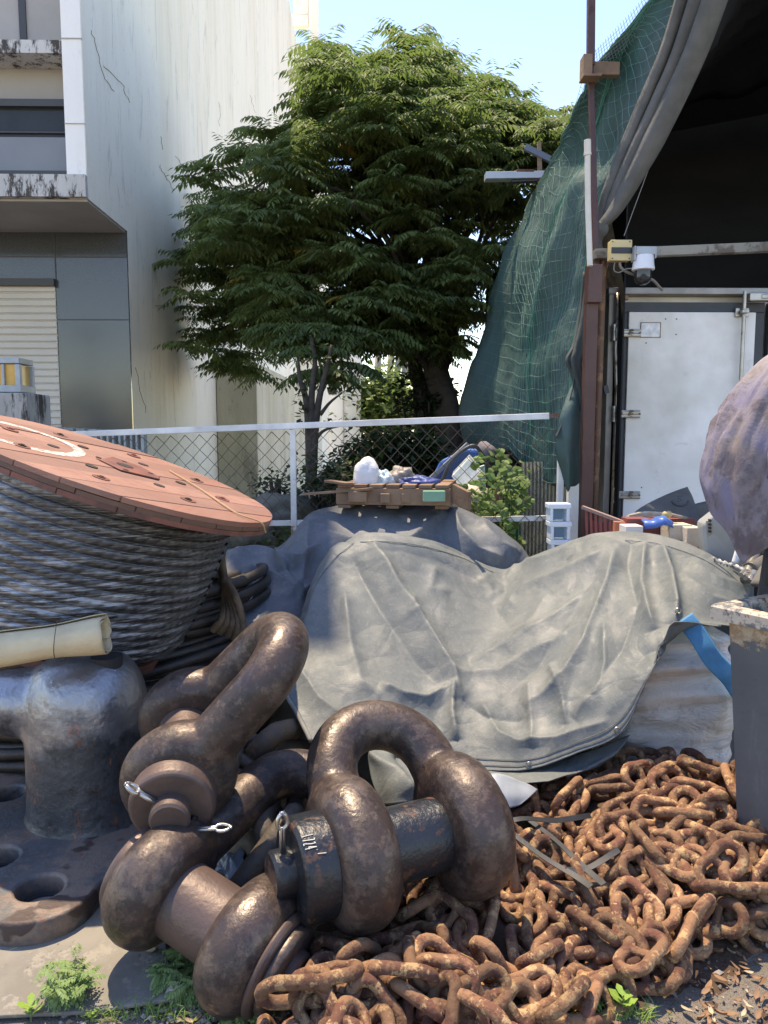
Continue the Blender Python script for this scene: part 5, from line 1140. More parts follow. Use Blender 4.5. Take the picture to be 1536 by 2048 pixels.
b = MB(); z = T(1520, 594, DT - .1).z; b.box((T(1520, 594, DT - .1).x, DT - .09, z), (.14, .05, .05)); b.bar((T(1505, 594).x, DT - .11, z), (T(1560, 590).x, DT - .11, z + .01), .02, .03); b.build('door_latch', K['chrome'], tr, bevel=.006)
b = MB(); c = T(1301, 660, DT - .053); b.box(c, (.128, .004, .094)); b.build('plate', simple('worn_data_plate', (.42, .43, .46), (.62, .62, .63), 25, .35, .3), tr)
b = MB()
for s_ in ((0, .045, .128, .004), (0, -.045, .128, .004), (-.062, 0, .004, .094), (.062, 0, .004, .094)): b.box(c + Vector((s_[0], -.002, s_[1])), (s_[2], .003, s_[3]))
b.build('plate_border', K['rustpipe'], tr)
b = MB(); b.box(T(1242, 596, DT - .04), (.085, .04, .026)); b.build('marker_lamp', simple('brown_marker_lens', (.30, .13, .05), None, rough=.4), tr, bevel=.003)
for x, y in ((1331, 638), (1353, 638), (1352, 669), (1292, 686), (1283, 975)): b = MB(); c = T(x, y, DT - .05); b.cyl(c, c - Vector((0, .002, 0)), .0045, n=8); b.build('rivet_hole', K['frame'], tr)
b = MB(); b.box(((tx0 + tx1) / 2, DT + .0, tz0 - .08), (tx1 - tx0, .12, .12)); b.box(((tx0 + tx1) / 2, DT + 2, tz0 - .2), (1.0, 3.6, .2)); b.build('chassis', K['seal'], tr)
for sx in (.25, 1.85):
    c = Vector((tx0 + sx, DT + .75, .4)); b = MB(); b.lathe(c - Vector((.13, 0, 0)), (1, 0, 0), [(0, .22), (.01, .37), (.05, .4), (.21, .4), (.25, .37), (.26, .22)], 40); w_ = b.build('wheel', K['strip'], tr, auto=40)
    b = MB(); b.cyl(c - Vector((.132, 0, 0)), c + Vector((.132, 0, 0)), .2, n=24); b.build('rim', K['alu'], w_)
b = MB(); b.prism([(tx0 + .1, DT + 4.1, .5), (tx0 + .1, DT + 5.2, .5), (tx0 + .1, DT + 5.0, 1.9), (tx0 + .1, DT + 4.1, 2.0)], (1.9, 0, 0)); b.build('cab', K['door'], tr, bevel=.05)
b = MB(); b.bar(T(1207, 780, DT - .1), T(1216, 778, DT - .1), .03, .05); b.build('side_bracket', K['seal'], tr)

# ================================================================ person at the right edge
def person():
    t = thing('person', 'person in a faded mauve loose shirt standing at the right edge with their back turned', 'person', (1.28, 2.42, 0))
    bx, by, zg = 1.30, 2.42, .0
    J = {'pelvis': (bx + .12, by, .98), 'waist': (bx + .10, by, 1.14), 'chest': (bx + .06, by, 1.36), 'neck': (bx + .12, by - .01, 1.60), 'head0': (bx + .17, by - .02, 1.69), 'head1': (bx + .20, by - .03, 1.82),
         'shL': (bx + .0, by - .14, 1.53), 'elL': (bx - .03, by - .22, 1.25), 'wrL': (bx + .17, by - .32, 1.08), 'shR': (bx + .16, by + .16, 1.53), 'elR': (bx + .22, by + .22, 1.24), 'wrR': (bx + .38, by + .10, 1.08),
         'hipL': (bx + .10, by - .10, .95), 'knL': (bx + .10, by - .12, .52), 'anL': (bx + .08, by - .12, .09), 'toL': (bx + .25, by - .14, .035), 'hipR': (bx + .14, by + .10, .95), 'knR': (bx + .08, by + .12, .52), 'anR': (bx + .05, by + .13, .09), 'toR': (bx + .22, by + .13, .035)}
    rad = dict(pelvis=.125, waist=.115, chest=.135, neck=.06, head0=.075, head1=.085, shL=.06, elL=.043, wrL=.03, shR=.06, elR=.043, wrR=.03, hipL=.085, knL=.06, anL=.042, toL=.032, hipR=.085, knR=.06, anR=.042, toR=.032)
    E_ = [('pelvis', 'waist'), ('waist', 'chest'), ('chest', 'neck'), ('neck', 'head0'), ('head0', 'head1'), ('chest', 'shL'), ('shL', 'elL'), ('elL', 'wrL'), ('chest', 'shR'), ('shR', 'elR'), ('elR', 'wrR'), ('pelvis', 'hipL'), ('hipL', 'knL'), ('knL', 'anL'), ('anL', 'toL'), ('pelvis', 'hipR'), ('hipR', 'knR'), ('knR', 'anR'), ('anR', 'toR')]
    for s_ in 'LR':                                                       # five fingers on each hand, loosely curled
        w_ = Vector(J['wr' + s_]); el = Vector(J['el' + s_]); d = (w_ - el).normalized(); sd = d.cross(Vector((0, 0, 1))).normalized()
        pm = w_ + d * .05; J['pm' + s_] = tuple(pm); rad['pm' + s_] = .032; E_.append(('wr' + s_, 'pm' + s_))
        for k, (o_, ln) in enumerate(((-.032, .06), (-.012, .075), (.010, .07), (.030, .055))):
            a_ = pm + d * .035 + sd * o_; m1 = a_ + d * ln * .5 - Vector((0, 0, .008)); e_ = m1 + d * ln * .35 - Vector((0, 0, ln * .35))
            for nme, v, r in (('a', a_, .010), ('b', m1, .009), ('c', e_, .008)): J[f'f{s_}{k}{nme}'] = tuple(v); rad[f'f{s_}{k}{nme}'] = r
            E_ += [('pm' + s_, f'f{s_}{k}a'), (f'f{s_}{k}a', f'f{s_}{k}b'), (f'f{s_}{k}b', f'f{s_}{k}c')]
        th = pm - d * .015 - sd * .04 - Vector((0, 0, .01)); J['th' + s_] = tuple(th); rad['th' + s_] = .011; th2 = th + d * .035 - sd * .012 - Vector((0, 0, .015)); J['tj' + s_] = tuple(th2); rad['tj' + s_] = .009
        E_ += [('pm' + s_, 'th' + s_), ('th' + s_, 'tj' + s_)]
    ks = list(J); me = bpy.data.meshes.new('body'); off = Vector(t.location)
    me.from_pydata([tuple(Vector(J[k]) - off) for k in ks], [(ks.index(a), ks.index(c)) for a, c in E_], [])
    o = bpy.data.objects.new('body', me); COL.objects.link(o); o.parent = t
    sk = o.modifiers.new('skin', 'SKIN'); o.modifiers.new('sub', 'SUBSURF').render_levels = 2; o.modifiers['sub'].levels = 2
    for i, k in enumerate(ks): me.skin_vertices[0].data[i].radius = (rad[k], rad[k]); me.skin_vertices[0].data[i].use_root = (k == 'pelvis')
    dg = bpy.context.evaluated_depsgraph_get(); m2 = bpy.data.meshes.new_from_object(o.evaluated_get(dg)); o.modifiers.clear(); o.data = m2
    m2.polygons.foreach_set('use_smooth', [True] * len(m2.polygons)); m2.materials.clear(); m2.materials.append(simple('tanned_skin', (.36, .20, .13), (.30, .16, .10), 9, .55))
    hd = Vector(J['head1']); f_ = Vector((.9, -.1, -.15)).normalized()
    b = MB(); b.lathe(hd + Vector((-.01, 0, -.045)), (0, 0, 1), [(0, .06), (.03, .10), (.07, .108), (.11, .09), (.135, .05), (.142, .01)], 28); b.build('hair', simple('black_hair', (.015, .013, .012), (.03, .026, .022), 60, .6), t, smooth=True)
    b = MB(); c = hd + f_ * .085; b.lathe(c + Vector((0, 0, -.035)), f_, [(0, .016), (.02, .010), (.028, .004)], 12); b.build('nose', m2.materials[0], t, smooth=True)
    for s_ in (-1, 1):
        c = hd + f_ * .078 + Vector((0, s_ * .03, -.01)); b = MB(); b.lathe(c, f_, [(0, .012), (.006, .008), (.008, .002)], 12); b.build('eye', K['camdark'], t, smooth=True)
        c = hd + Vector((.0, s_ * .085, -.03)); b = MB(); b.lathe(c, (0, s_, 0), [(0, .022), (.008, .026), (.014, .018)], 14); b.build('ear', m2.materials[0], t, smooth=True)
    b = MB(); c = hd + f_ * .082 + Vector((0, 0, -.062)); b.box(c, (.012, .045, .008)); b.build('mouth', simple('lips', (.25, .09, .07)), t, bevel=.003)
    # trousers
    tm = simple('dark_work_trousers', (.05, .05, .055), (.035, .035, .04), 6, .85, 0, .004, 30)
    b = MB()
    for s_ in 'LR': b.tube([J['hip' + s_][:2] + (1.02,), J['hip' + s_], J['kn' + s_], J['an' + s_]], [.105, .11, .085, .07], 24)
    b.tube([(bx + .13, by, .90), (bx + .13, by, 1.02)], .14, 24); b.build('trousers', tm, t, smooth=True)
    b = MB()
    for s_ in 'LR': a_ = Vector(J['an' + s_]) - Vector((.03, 0, .03)); b.tube([a_, a_ + Vector((.1, 0, -.005)), Vector(J['to' + s_]) + Vector((.03, 0, .005))], [.055, .05, .035], 16, flat=.9)
    b.build('shoes', K['strip'], t, smooth=True)
    # loose shirt, silhouette as in the photograph
    m = MatB('faded_mauve_cotton', .85, 0, .2); m.base((.235, .215, .27)); m.mix(m.ramp(m.noise(5, 5), .35, .65), (.185, .17, .235)); m.mix(m.mul(m.ramp(m.noise(4.5, 8, rough=.7), .46, .58), .85), (.20, .165, .15)); m.mix(m.mul(m.ramp(m.noise(9, 8, rough=.75), .52, .60), .8), (.11, .095, .115)); m.mix(m.mul(m.axis(2, 1.52, 1.70), .7), (.36, .32, .29))  # beige towards the shoulders is sunlight put into the colour
    m.bump(m.noise(6, 3, st=(1, 1, .25), dist=.8), .014); m.bump(m.noise(16, 6, st=(1, 1, .5), dist=1.0, rough=.65), .008); m.bump(m.noise(240, 2), .0006); sm_ = m.done()
    lv = [(1.665, .02, .10, .145), (1.640, -.03, .15, .17), (1.60, -.075, .20, .19), (1.55, -.115, .24, .205), (1.48, -.150, .27, .215), (1.40, -.180, .285, .215), (1.32, -.200, .29, .215), (1.24, -.212, .28, .21), (1.18, -.215, .27, .21), (1.13, -.215, .25, .20), (1.09, -.205, .235, .19), (1.055, -.195, .22, .18)]
    rows = []
    n = 150
    fine = cr1(np.array(lv), 10)
    for i, (z, xl, xr, ry) in enumerate(fine):
        row = []; cx_ = (xl + xr) / 2; rx = (xr - xl) / 2
        for k in range(n + 1):
            a = 2 * math.pi * k / n; fr__ = i / (len(fine) - 1)
            fold = (.026 * abs(noise.noise(Vector((a * 3.4 + z * 2.2, z * .9, 1)))) + .012 * abs(noise.noise(Vector((a * 6.5 - z * 3, z * 1.3, 11)))) - .012 * max(0, 1 - 6 * abs(noise.noise(Vector((a * 2.6 - z * 2.2, z * 1.2, 8))))) + .005 * math.sin(a * 19 + 6 * noise.noise(Vector((a, z * 3, 5))))) * min(1, .2 + fr__ * 1.8) + (.004 + .010 * fr__) * noise.noise(Vector((a * 3, z * 3, 0))) + .003 * noise.noise(Vector((a * 9, z * 14, 3)))
            X_ = bx + cx_ + (rx + fold) * math.cos(a); Y_ = by + (ry + fold) * math.sin(a); pxx = 738 + X_ / Y_ * 1538
            pyh = np.interp(pxx, [1395, 1440, 1500, 1545, 1620], [988, 1028, 1114, 1085, 1040]) + 14 * noise.noise(Vector((a * 3, 0, 7))); zb_ = P(1450, pyh, 2.42).z
            row.append((X_, Y_, 1.665 + (zb_ - 1.665) * (1.665 - z) / (1.665 - 1.055)))
        rows.append(row)
    b = MB(); b.grid(rows); b.build('shirt', sm_, t, smooth=True, solid=.003)
    for s_, sg in (('L', -1), ('R', 1)):
        sh_, el = Vector(J['sh' + s_]), Vector(J['el' + s_]); b = MB()
        b.tube([sh_ + Vector((.02, -sg * .06, .03)), sh_ + (el - sh_) * .3, sh_ + (el - sh_) * .7, sh_ + (el - sh_) * .95], [.085, .092, .10, .104], 40, caps=False, rf=lambda i, a: 1 + .06 * math.sin(a * 7 + i)); b.build('sleeve', sm_, t, smooth=True, solid=.003)
    return t
person()
# ================================================================ clutter between the tarpaulin and the truck
def slatbox(name, label, cat, mat, c, w_, d, h, yaw=0, n=6, group=None):
    rot = Matrix.Rotation(yaw, 3, 'Z'); c = Vector(c); b = MB()
    for sy in (-1, 1):
        for k in range(n): b.box(c + rot @ Vector((-w_ / 2 + (k + .5) * w_ / n, sy * d / 2, h / 2)), (w_ / n * .72, .012, h), rot)
        for z in (.03, h - .02): b.box(c + rot @ Vector((0, sy * (d / 2 - .009), z)), (w_, .010, .04), rot)
    for sx in (-1, 1): b.box(c + rot @ Vector((sx * w_ / 2, 0, h / 2)), (.012, d, h), rot)
    b.box(c + rot @ Vector((0, 0, .01)), (w_ - .02, d - .02, .015), rot); return tag(b.build(name, mat, bevel=.002), label, cat, group)
K['redplast'] = simple('dull_red_plastic', (.25, .055, .045), (.20, .05, .04), 9, .6)
# red crate, its near top edge slopes down to the right
t = thing('slatted_crate', 'dull red slatted plastic crate leaning beside the maroon post', 'crate', P(1200, 1060, 4.0))
rows = []; b = MB(); tl, tr_, bl_, br_ = P(1168, 1014, 4.05), P(1246, 1046, 3.85), P(1172, 1120, 4.02), P(1246, 1120, 3.85)
for k in range(8):
    f0, f1 = k / 8 + .02, (k + .72) / 8; a0, a1, c0, c1 = tl.lerp(tr_, f0), tl.lerp(tr_, f1), bl_.lerp(br_, f0), bl_.lerp(br_, f1); b.prism([a0, a1, c1, c0], (.004, .014, 0))
b.build('slats', K['redplast'], t, bevel=.001)
b = MB(); b.bar(tl + Vector((-.01, -.006, 0)), tr_ + Vector((.01, -.006, 0)), .02, .016); b.build('top_edge', simple('dusty_red_edge', (.28, .18, .15), None), t)
b = MB(); b.prism([P(1180, 1040, 4.3), P(1246, 1050, 4.1), P(1246, 1120, 4.1), P(1180, 1120, 4.3)], (0, .01, 0)); b.build('far_side', K['redplast'], t)
b = MB(); q = P(1240, 1052, 3.82); b.prism([q + Vector((-.025, 0, .022)), q + Vector((.03, 0, .018)), q + Vector((.024, 0, -.08)), q + Vector((-.024, 0, -.08))], (0, .04, 0)); tag(b.build('plastic_scrap', simple('orange_plastic', (.55, .17, .08), (.45, .15, .08), 20, .6), bevel=.003), 'orange plastic piece at the right end of the red crate', 'plastic scrap')
# pale blue stool like stack on the left of the post
t = thing('storage_tower', 'pale blue and white plastic drawer tower beside the maroon post', 'drawers', P(1120, 1090, 4.2))
K['paleblue'] = simple('pale_blue_plastic', (.42, .56, .68), (.50, .62, .72), 5, .45); K['paleinner'] = simple('blue_plastic_inside', (.20, .36, .50), (.26, .42, .55), 5, .5)
x0, x1 = P(1096, 1010, 4.2).x, P(1136, 1010, 4.2).x
for i, (ya, yb) in enumerate(((1006, 1042), (1042, 1078), (1078, 1115))):
    z1, z0 = P(1110, ya, 4.2).z, P(1110, yb, 4.2).z; ex = .006 * i; b = MB()
    b.box(((x0 + x1) / 2 + ex, 4.2, z1 - .014), (x1 - x0 + .012, .10, .028)); b.box((x0 + .010 + ex, 4.2, (z0 + z1) / 2 - .013), (.018, .098, z1 - z0 - .028)); b.box((x1 - .010 + ex, 4.2, (z0 + z1) / 2 - .013), (.018, .098, z1 - z0 - .028)); b.build('frame', simple('white_blue_plastic', (.66, .72, .76), None, rough=.45) if i == 0 else bpy.data.materials['white_blue_plastic'], t, bevel=.004)
    b = MB(); b.box(((x0 + x1) / 2 + ex, 4.235, (z0 + z1) / 2 - .01), (x1 - x0 - .03, .01, z1 - z0 - .03)); b.build('drawer', K['paleinner'], t)
# boards and bricks of pale foam, red board, blue tarp strip, rope
K['foam'] = simple('pinkish_cream_block', (.55, .44, .33), (.60, .50, .40), 20, .85, 0, .003, 90); K['foamg'] = simple('white_block', (.62, .58, .54), None, rough=.85)
b = MB(); b.box(P(1262, 1062, 3.72), (.085, .10, .06)); tag(b.build('foam_block', K['foamg'], bevel=.003), 'whitish block next to the orange plastic piece', 'block', 'pale blocks behind the tarpaulin')
b = MB(); b.box(P(1352, 1062, 3.72), (.11, .12, .075)); tag(b.build('foam_block', K['foam'], bevel=.003), 'cream block left of the pair right behind the tarpaulin crest', 'block', 'pale blocks behind the tarpaulin')
b = MB(); b.box(P(1379, 1072, 3.66), (.075, .12, .095)); tag(b.build('foam_block', K['foam'], bevel=.003), 'rightmost cream block, beside the rope ends', 'block', 'pale blocks behind the tarpaulin')
b = MB(); b.box(P(1315, 1050, 3.84), (.34, .10, .075)); tag(b.build('red_board', simple('dark_red_board', (.19, .045, .04), None, rough=.6), bevel=.002), 'dark red board under the blue plastic strip', 'board')
b = MB(); q = catmull([P(1286, 1048, 3.70), P(1310, 1046, 3.68), P(1326, 1040, 3.66), P(1344, 1046, 3.68)], 6); b.grid([[p + Vector((0, .03, .018 + .004 * math.sin(i))), p + Vector((0, -.01, .006)), p + Vector((0, -.02, -.022))] for i, p in enumerate(q)]); tag(b.build('plastic_strip', simple('blue_plastic_sheet', (.035, .11, .36), (.05, .15, .45), 12, .4), smooth=True, solid=.003), 'crumpled blue plastic strip across the pale blocks', 'plastic sheet')
b = MB(); 
for i in range(3): rope_tube(b, [P(1250 + 4 * i, 1038 - i * 3, 3.92), P(1290, 1032 - i * 3, 3.92), P(1330, 1034 - i * 3, 3.92)], .009, 60, seg=10, n=10)
tag(b.build('rope_bundle', simple('cream_rope', (.48, .42, .32), (.34, .29, .22), 30, .9), smooth=True), 'bundle of cream rope under the grey rubber mat', 'rope')
b = MB(); rope_tube(b, [P(1344, 1030, 3.78), P(1360, 1034, 3.78), P(1372, 1036, 3.8)], .009, 80, seg=8, n=10); tag(b.build('rope_end', simple('grey_rope', (.24, .2, .17), None), smooth=True), 'short grey rope end by the yellow cloth knot', 'rope')
b = MB(); q = P(1334, 1030, 3.74); b.lathe(q - Vector((.02, 0, .0)), (1, .1, .1), [(0, .012), (.01, .018), (.02, .014), (.03, .019), (.042, .012)], 12); tag(b.build('cloth_knot', simple('yellow_cloth', (.52, .38, .17), None), smooth=True), 'small yellow cloth knot on the blue strip', 'knot')
for i, (px, py) in enumerate(((1398, 1056), (1399, 1074), (1402, 1090))):
    b = MB(); rope_tube(b, [P(px - 8, py, 3.7), P(px + 4, py + 1, 3.66), P(px + 12, py + 2, 3.66)], .013, 60, seg=8, n=14); tag(b.build('wire_rope_end', K['rope'], smooth=True), 'dark steel rope end between cream block and grey case, %s' % ('uppermost', 'the middle one', 'lowest')[i], 'rope end', 'rope ends beside the grey case')
# grey rubber mats
K['rubber'] = simple('dusty_grey_rubber', (.115, .108, .096), (.085, .08, .073), 8, .85, 0, .002, 60)
t = thing('rubber_mat', 'stiff grey rubber sheet with round moulded mark, leaning against the truck door', 'mat', P(1340, 1040, 4.1))
drape('sheet', [[(1252, 1046, 4.1), (1275, 1020, 4.15), (1310, 1000, 4.2), (1345, 985, 4.25), (1374, 976, 4.3)], [(1262, 1052, 4.05), (1285, 1036, 4.08), (1318, 1022, 4.12), (1355, 1012, 4.16), (1386, 998, 4.2)], [(1272, 1060, 4.0), (1300, 1062, 4.0), (1330, 1064, 4.0), (1368, 1058, 4.0), (1402, 1040, 4.0)]], 8, 8, [], K['rubber'], wr=(.003, .001), thick=.008, parent=t)
b = MB(); c = P(1357, 999, 4.14); b.tube([c + Vector((.046 * math.cos(a), -.02 + .01 * math.sin(a), .032 * math.sin(a))) for a in np.linspace(R(190), R(350), 14)], .006, 8); b.build('moulded_mark', K['seal'], t, smooth=True)
b = MB(); c = P(1357, 997, 4.13)
for pth in ([(.012, .014), (-.010, .014), (-.011, .001), (.006, .001), (.010, -.008), (-.004, -.014), (-.012, -.010)],): b.tube([c + Vector((x, -.015, z)) for x, z in pth], .002, 6)
b.build('moulded_figure', K['seal'], t)
o, _, _ = drape('rubber_mat', [[(1330, 1030, 4.2), (1370, 1014, 4.25), (1410, 1004, 4.3), (1450, 998, 4.3)], [(1335, 1060, 4.15), (1375, 1050, 4.2), (1415, 1046, 4.2), (1450, 1040, 4.2)], [(1340, 1080, 4.1), (1380, 1080, 4.1), (1420, 1080, 4.1), (1450, 1080, 4.1)]], 6, 6, [], K['rubber'], wr=(.003, .001), thick=.008); tag(o, 'second grey rubber sheet, plain, behind the marked one towards the person', 'mat')
# grey case with four round holes
t = thing('equipment_case', 'pale grey metal case with a row of round black holes at its corner', 'case', P(1440, 1090, 3.5))
K['caseg'] = simple('pale_grey_case', (.36, .37, .36), (.31, .32, .315), 5, .4, .1); D_ = 3.45
c = [P(1406, 1048, D_), P(1442, 1020, D_ - .05), P(1520, 1010, D_ - .05), P(1535, 1180, D_ - .05), P(1412, 1120, D_)]
b = MB(); b.prism(c, (.02, .12, 0)); b.build('body', K['caseg'], t, bevel=.012)
b = MB(); b.prism([P(1413, 1042, D_ - .012), P(1426, 1034, D_ - .015), P(1427, 1066, D_ - .015), P(1420, 1072, D_ - .012), P(1414, 1066, D_ - .012)], (0, .01, 0)); b.build('hole_plate', K['alu'], t, bevel=.003)
for py in (1041, 1049, 1056, 1063): b = MB(); q = P(1420, py, D_ - .018); b.cyl(q + Vector((0, .012, 0)), q - Vector((0, .003, 0)), .0065, n=14); b.build('hole', K['tape'], t)
# machine parts between case, shirt and tarpaulin
K['machine'] = simple('grimy_machine_metal', (.22, .21, .19), (.10, .095, .085), 18, .45, .4)
t = thing('machine_part', 'grimy grey machine part with pipe and pale edge under the shirt hem', 'machine part', P(1510, 1130, 3.3))
b = MB(); b.tube(catmull([P(1470, 1128, 3.3), P(1478, 1100, 3.3), P(1482, 1080, 3.3), P(1470, 1040, 3.35)], 6), .016, 12); b.build('pipe', K['white_paint'], t, smooth=True)
b = MB(); b.cyl(P(1500, 1140, 3.2), P(1540, 1120, 3.3), .035, n=18); b.cyl(P(1490, 1160, 3.15), P(1512, 1105, 3.3), .022, n=14); b.box(P(1520, 1150, 3.2), (.08, .08, .05)); b.cyl(P(1515, 1110, 3.3), P(1560, 1095, 3.35), .045, n=18); b.build('casting', K['machine'], t, auto=35, bevel=.002)
b = MB()
for i in range(7): b.cyl(P(1482 + i * 9, 1150 + (i % 3) * 6, 3.12), P(1490 + i * 9, 1142 + (i % 2) * 9, 3.15), .011, n=8)
b.build('bolts', K['chrome'], t)
q = catmull([P(1425, 1120, 3.32), P(1450, 1128, 3.26), P(1475, 1136, 3.2), P(1502, 1146, 3.16)], 8); b = MB(); rows = []
for i, p in enumerate(q): rows.append([p + Vector((0, .0, .012 + .004 * math.sin(i * 1.7))), p + Vector((0, -.01, .006)), p + Vector((0, -.02, -.004 + .006 * math.sin(i * 2.9)))])
b.grid(rows); tag(b.build('torn_hem', simple('frayed_dark_edge', (.05, .05, .05), (.5, .5, .48), 45, .8), smooth=True, solid=.002), 'torn frayed strip on the tarpaulin crest near the bin', 'strip')
b = MB(); b.tube(catmull([P(1515, 1170, 3.0), P(1540, 1130, 3.1), P(1580, 1100, 3.2)], 5), .03, 12, flat=.3); tag(b.build('rubber_hose', K['rubber'], smooth=True), 'dusty flat hose behind the open bin', 'hose')

# ================================================================ pallets and rubbish behind the rear tarpaulin
def pallet(label, a, c, d, mats, n=7, group='timber pallets on the rear tarpaulin'):
    a, c = Vector(a), Vector(c); ux = (c - a); Lx = ux.length; ux.normalize(); uy = Vector((-ux.y, ux.x, 0)).normalized(); up = ux.cross(uy)
    t = thing('pallet', label, 'pallet', a + ux * Lx / 2 + uy * d / 2, group)
    Mx = Matrix((ux, uy, up)).transposed()
    for k in range(n): b = MB(); b.box(a + ux * (Lx * (k + .5) / n) + uy * d / 2, (Lx / n * .80, d, .018), Mx); b.build('deck_board', mats[k % len(mats)], t, bevel=.002)
    for f_ in (.04, .5, .96):
        b = MB(); b.box(a + ux * Lx / 2 + uy * (d * f_) - up * .056, (Lx, .045, .09), Mx)
        b.build('stringer', mats[0], t, bevel=.002)
    for k in (0, n // 2, n - 1): b = MB(); b.box(a + ux * (Lx * (k + .5) / n) + uy * d / 2 - up * .112, (Lx / n * .80, d, .018), Mx); b.build('base_board', mats[1], t, bevel=.002)
    return t
K['wood1'] = simple('pale_pallet_wood', (.27, .165, .10), (.20, .12, .075), 9, .8, 0, .002, 50); K['wood2'] = simple('brown_pallet_wood', (.15, .085, .05), (.20, .12, .075), 9, .8, 0, .002, 50)
PL = pallet('timber pallet on top of the rear tarpaulin carrying rubbish', P(672, 972, 4.22), P(900, 974, 4.10), .50, [K['wood1'], K['wood2']])
for q, d_ in ((P(715, 993, 4.17), (.10, .05, .058)), (P(770, 996, 4.16), (.05, .05, .05)), (P(812, 996, 4.16), (.05, .05, .05))): b = MB(); b.box(q, d_); b.build('spacer_block', K['wood1'], PL, bevel=.003)
b = MB(); b.box(P(868, 992, 4.05), (.115, .05, .055)); tag(b.build('green_block', simple('faded_green_paint', (.16, .34, .22), (.20, .38, .26), 12, .7), bevel=.002), 'faded green block in the right end of the pallet', 'block')
b = MB(); b.prism([P(905, 968, 4.05), P(936, 984, 3.9), P(936, 1020, 3.9), P(905, 1006, 4.05)], (.02, .02, 0)); b.build('end_board', K['wood2'], PL, bevel=.002)
b = MB(); b.bar(P(612, 988, 4.35), P(740, 978, 4.15), .07, .014); tag(b.build('plank', K['wood1'], bevel=.002), 'loose plank sticking out left from the pallet', 'plank')
b = MB(); b.bar(P(655, 962, 4.3), P(700, 968, 4.15), .05, .014); tag(b.build('plank', K['wood2'], bevel=.002), 'short loose plank above the long one on the pallet', 'plank')
def lump(name, label, cat, mat, c, d, seed, nz=.2, flatb=True):
    b = MB(); rows = []
    for i in range(25):
        ph = math.pi * i / 24; row = []
        for k in range(37):
            th = 2 * math.pi * k / 36; v = Vector((math.sin(ph) * math.cos(th), math.sin(ph) * math.sin(th), math.cos(ph))); r = 1 + nz * noise.noise(v * 1.6 + Vector((seed, 0, 0))) + nz * .5 * noise.noise(v * 4 + Vector((seed, 5, 0)))
            row.append((c[0] + v.x * r * d[0] / 2, c[1] + v.y * r * d[1] / 2, c[2] + max(v.z * r, -.75 if flatb else -2) * d[2] / 2))
        rows.append(row)
    b.grid(rows); o = b.build(name, mat, smooth=True); return tag(o, label, cat) if label else o
lump('plastic_bag', 'white tied plastic bag sitting on the pallet behind the wire', 'bag', simple('white_bag_film', (.62, .62, .62), (.52, .52, .53), 9, .5, 0, .02, 7), P(733, 957, 4.35), (.16, .16, .24), 3, .12)
lump('plastic_bag', 'clear pale blue plastic bag next to the white bag', 'bag', simple('pale_cyan_film', (.40, .52, .55), (.55, .60, .60), 14, .35, 0, .01, 20), P(768, 963, 4.35), (.11, .12, .12), 8, .4)
lump('rubbish_bag', 'brownish translucent bag in the middle of the pallet', 'bag', simple('brown_bag_film', (.20, .16, .13), (.28, .25, .22), 12, .5, 0, .01, 20), P(803, 957, 4.4), (.17, .15, .13), 12, .4)
lump('plastic_bag', 'dark blue plastic bag at the right of the rubbish on the pallet', 'bag', simple('navy_bag_film', (.03, .05, .16), (.05, .08, .24), 12, .4, 0, .01, 20), P(835, 965, 4.3), (.22, .12, .07), 15, .4)
# upturned blue barrow, white carton, rolled cloth
t = thing('blue_cart', 'tipped blue plastic cart with tubular frame behind the wire fence', 'cart', P(910, 960, 5.3))
K['cartblue'] = simple('bright_blue_plastic', (.035, .12, .38), (.05, .15, .44), 6, .45)
b = MB(); D_ = 5.3; b.prism([P(858, 966, D_), P(880, 922, D_), P(930, 898, D_), P(965, 900, D_), P(950, 960, D_), P(930, 985, D_), P(870, 985, D_)], (.05, .30, 0)); b.build('tray', K['cartblue'], t, bevel=.02)
b = MB(); b.bar(P(850, 968, D_ - .06), P(936, 888, D_ - .06), .05, .03); b.build('tray_edge', simple('grey_cart_edge', (.17, .19, .22), None), t, bevel=.004)
b = MB(); b.tube(catmull([P(882, 965, D_ - .1), P(905, 920, D_ - .12), P(942, 892, D_ - .12), P(962, 905, D_ - .1), P(985, 950, D_ - .08), P(992, 985, D_ - .08)], 7), .013, 10); b.build('tube_frame', K['frame'], t, smooth=True)
b = MB(); a = P(903, 953, 5.12); ux = (P(938, 918, 5.12) - a); b.prism([a, P(937, 917, 5.12), P(964, 952, 5.05), P(928, 986, 5.05)], (.02, .10, .03)); tag(b.build('carton', simple('printed_white_carton', (.62, .64, .60), (.40, .46, .42), 28, .8), bevel=.004), 'white printed carton tilted against the blue cart', 'carton')
b = MB(); b.prism([P(955, 935, 5.2), P(970, 930, 5.2), P(972, 975, 5.2), P(957, 980, 5.2)], (.0, .05, 0)); tag(b.build('carton', simple('pale_green_carton', (.45, .62, .52), None), bevel=.002), 'narrow pale green carton standing right of the white one', 'carton')
b = MB(); q = [P(962, 892, 5.4), P(975, 905, 5.35), P(988, 912, 5.3)]; b.tube(q, [.045, .055, .045], 18, rf=lambda i, a: 1 + .1 * math.sin(a * 5)); tag(b.build('rolled_cloth', simple('mauve_grey_cloth', (.15, .13, .14), (.10, .09, .10), 10, .9, 0, .006, 20), smooth=True), 'rolled grey cloth on top of the rubbish by the green net', 'cloth')
lump('rubbish_bag', 'dark crumpled bag beneath the rolled cloth', 'bag', simple('dark_bag_film', (.05, .045, .048), (.08, .07, .075), 12, .6, 0, .02, 12), P(975, 935, 5.5), (.28, .2, .28), 25, .4)
lump('bucket_lid', 'cream rounded tub lid lying behind the climbing leaves', 'tub', simple('cream_tub', (.58, .48, .34), (.50, .42, .30), 6, .6), P(945, 1005, 5.0), (.30, .2, .24), 31, .12)
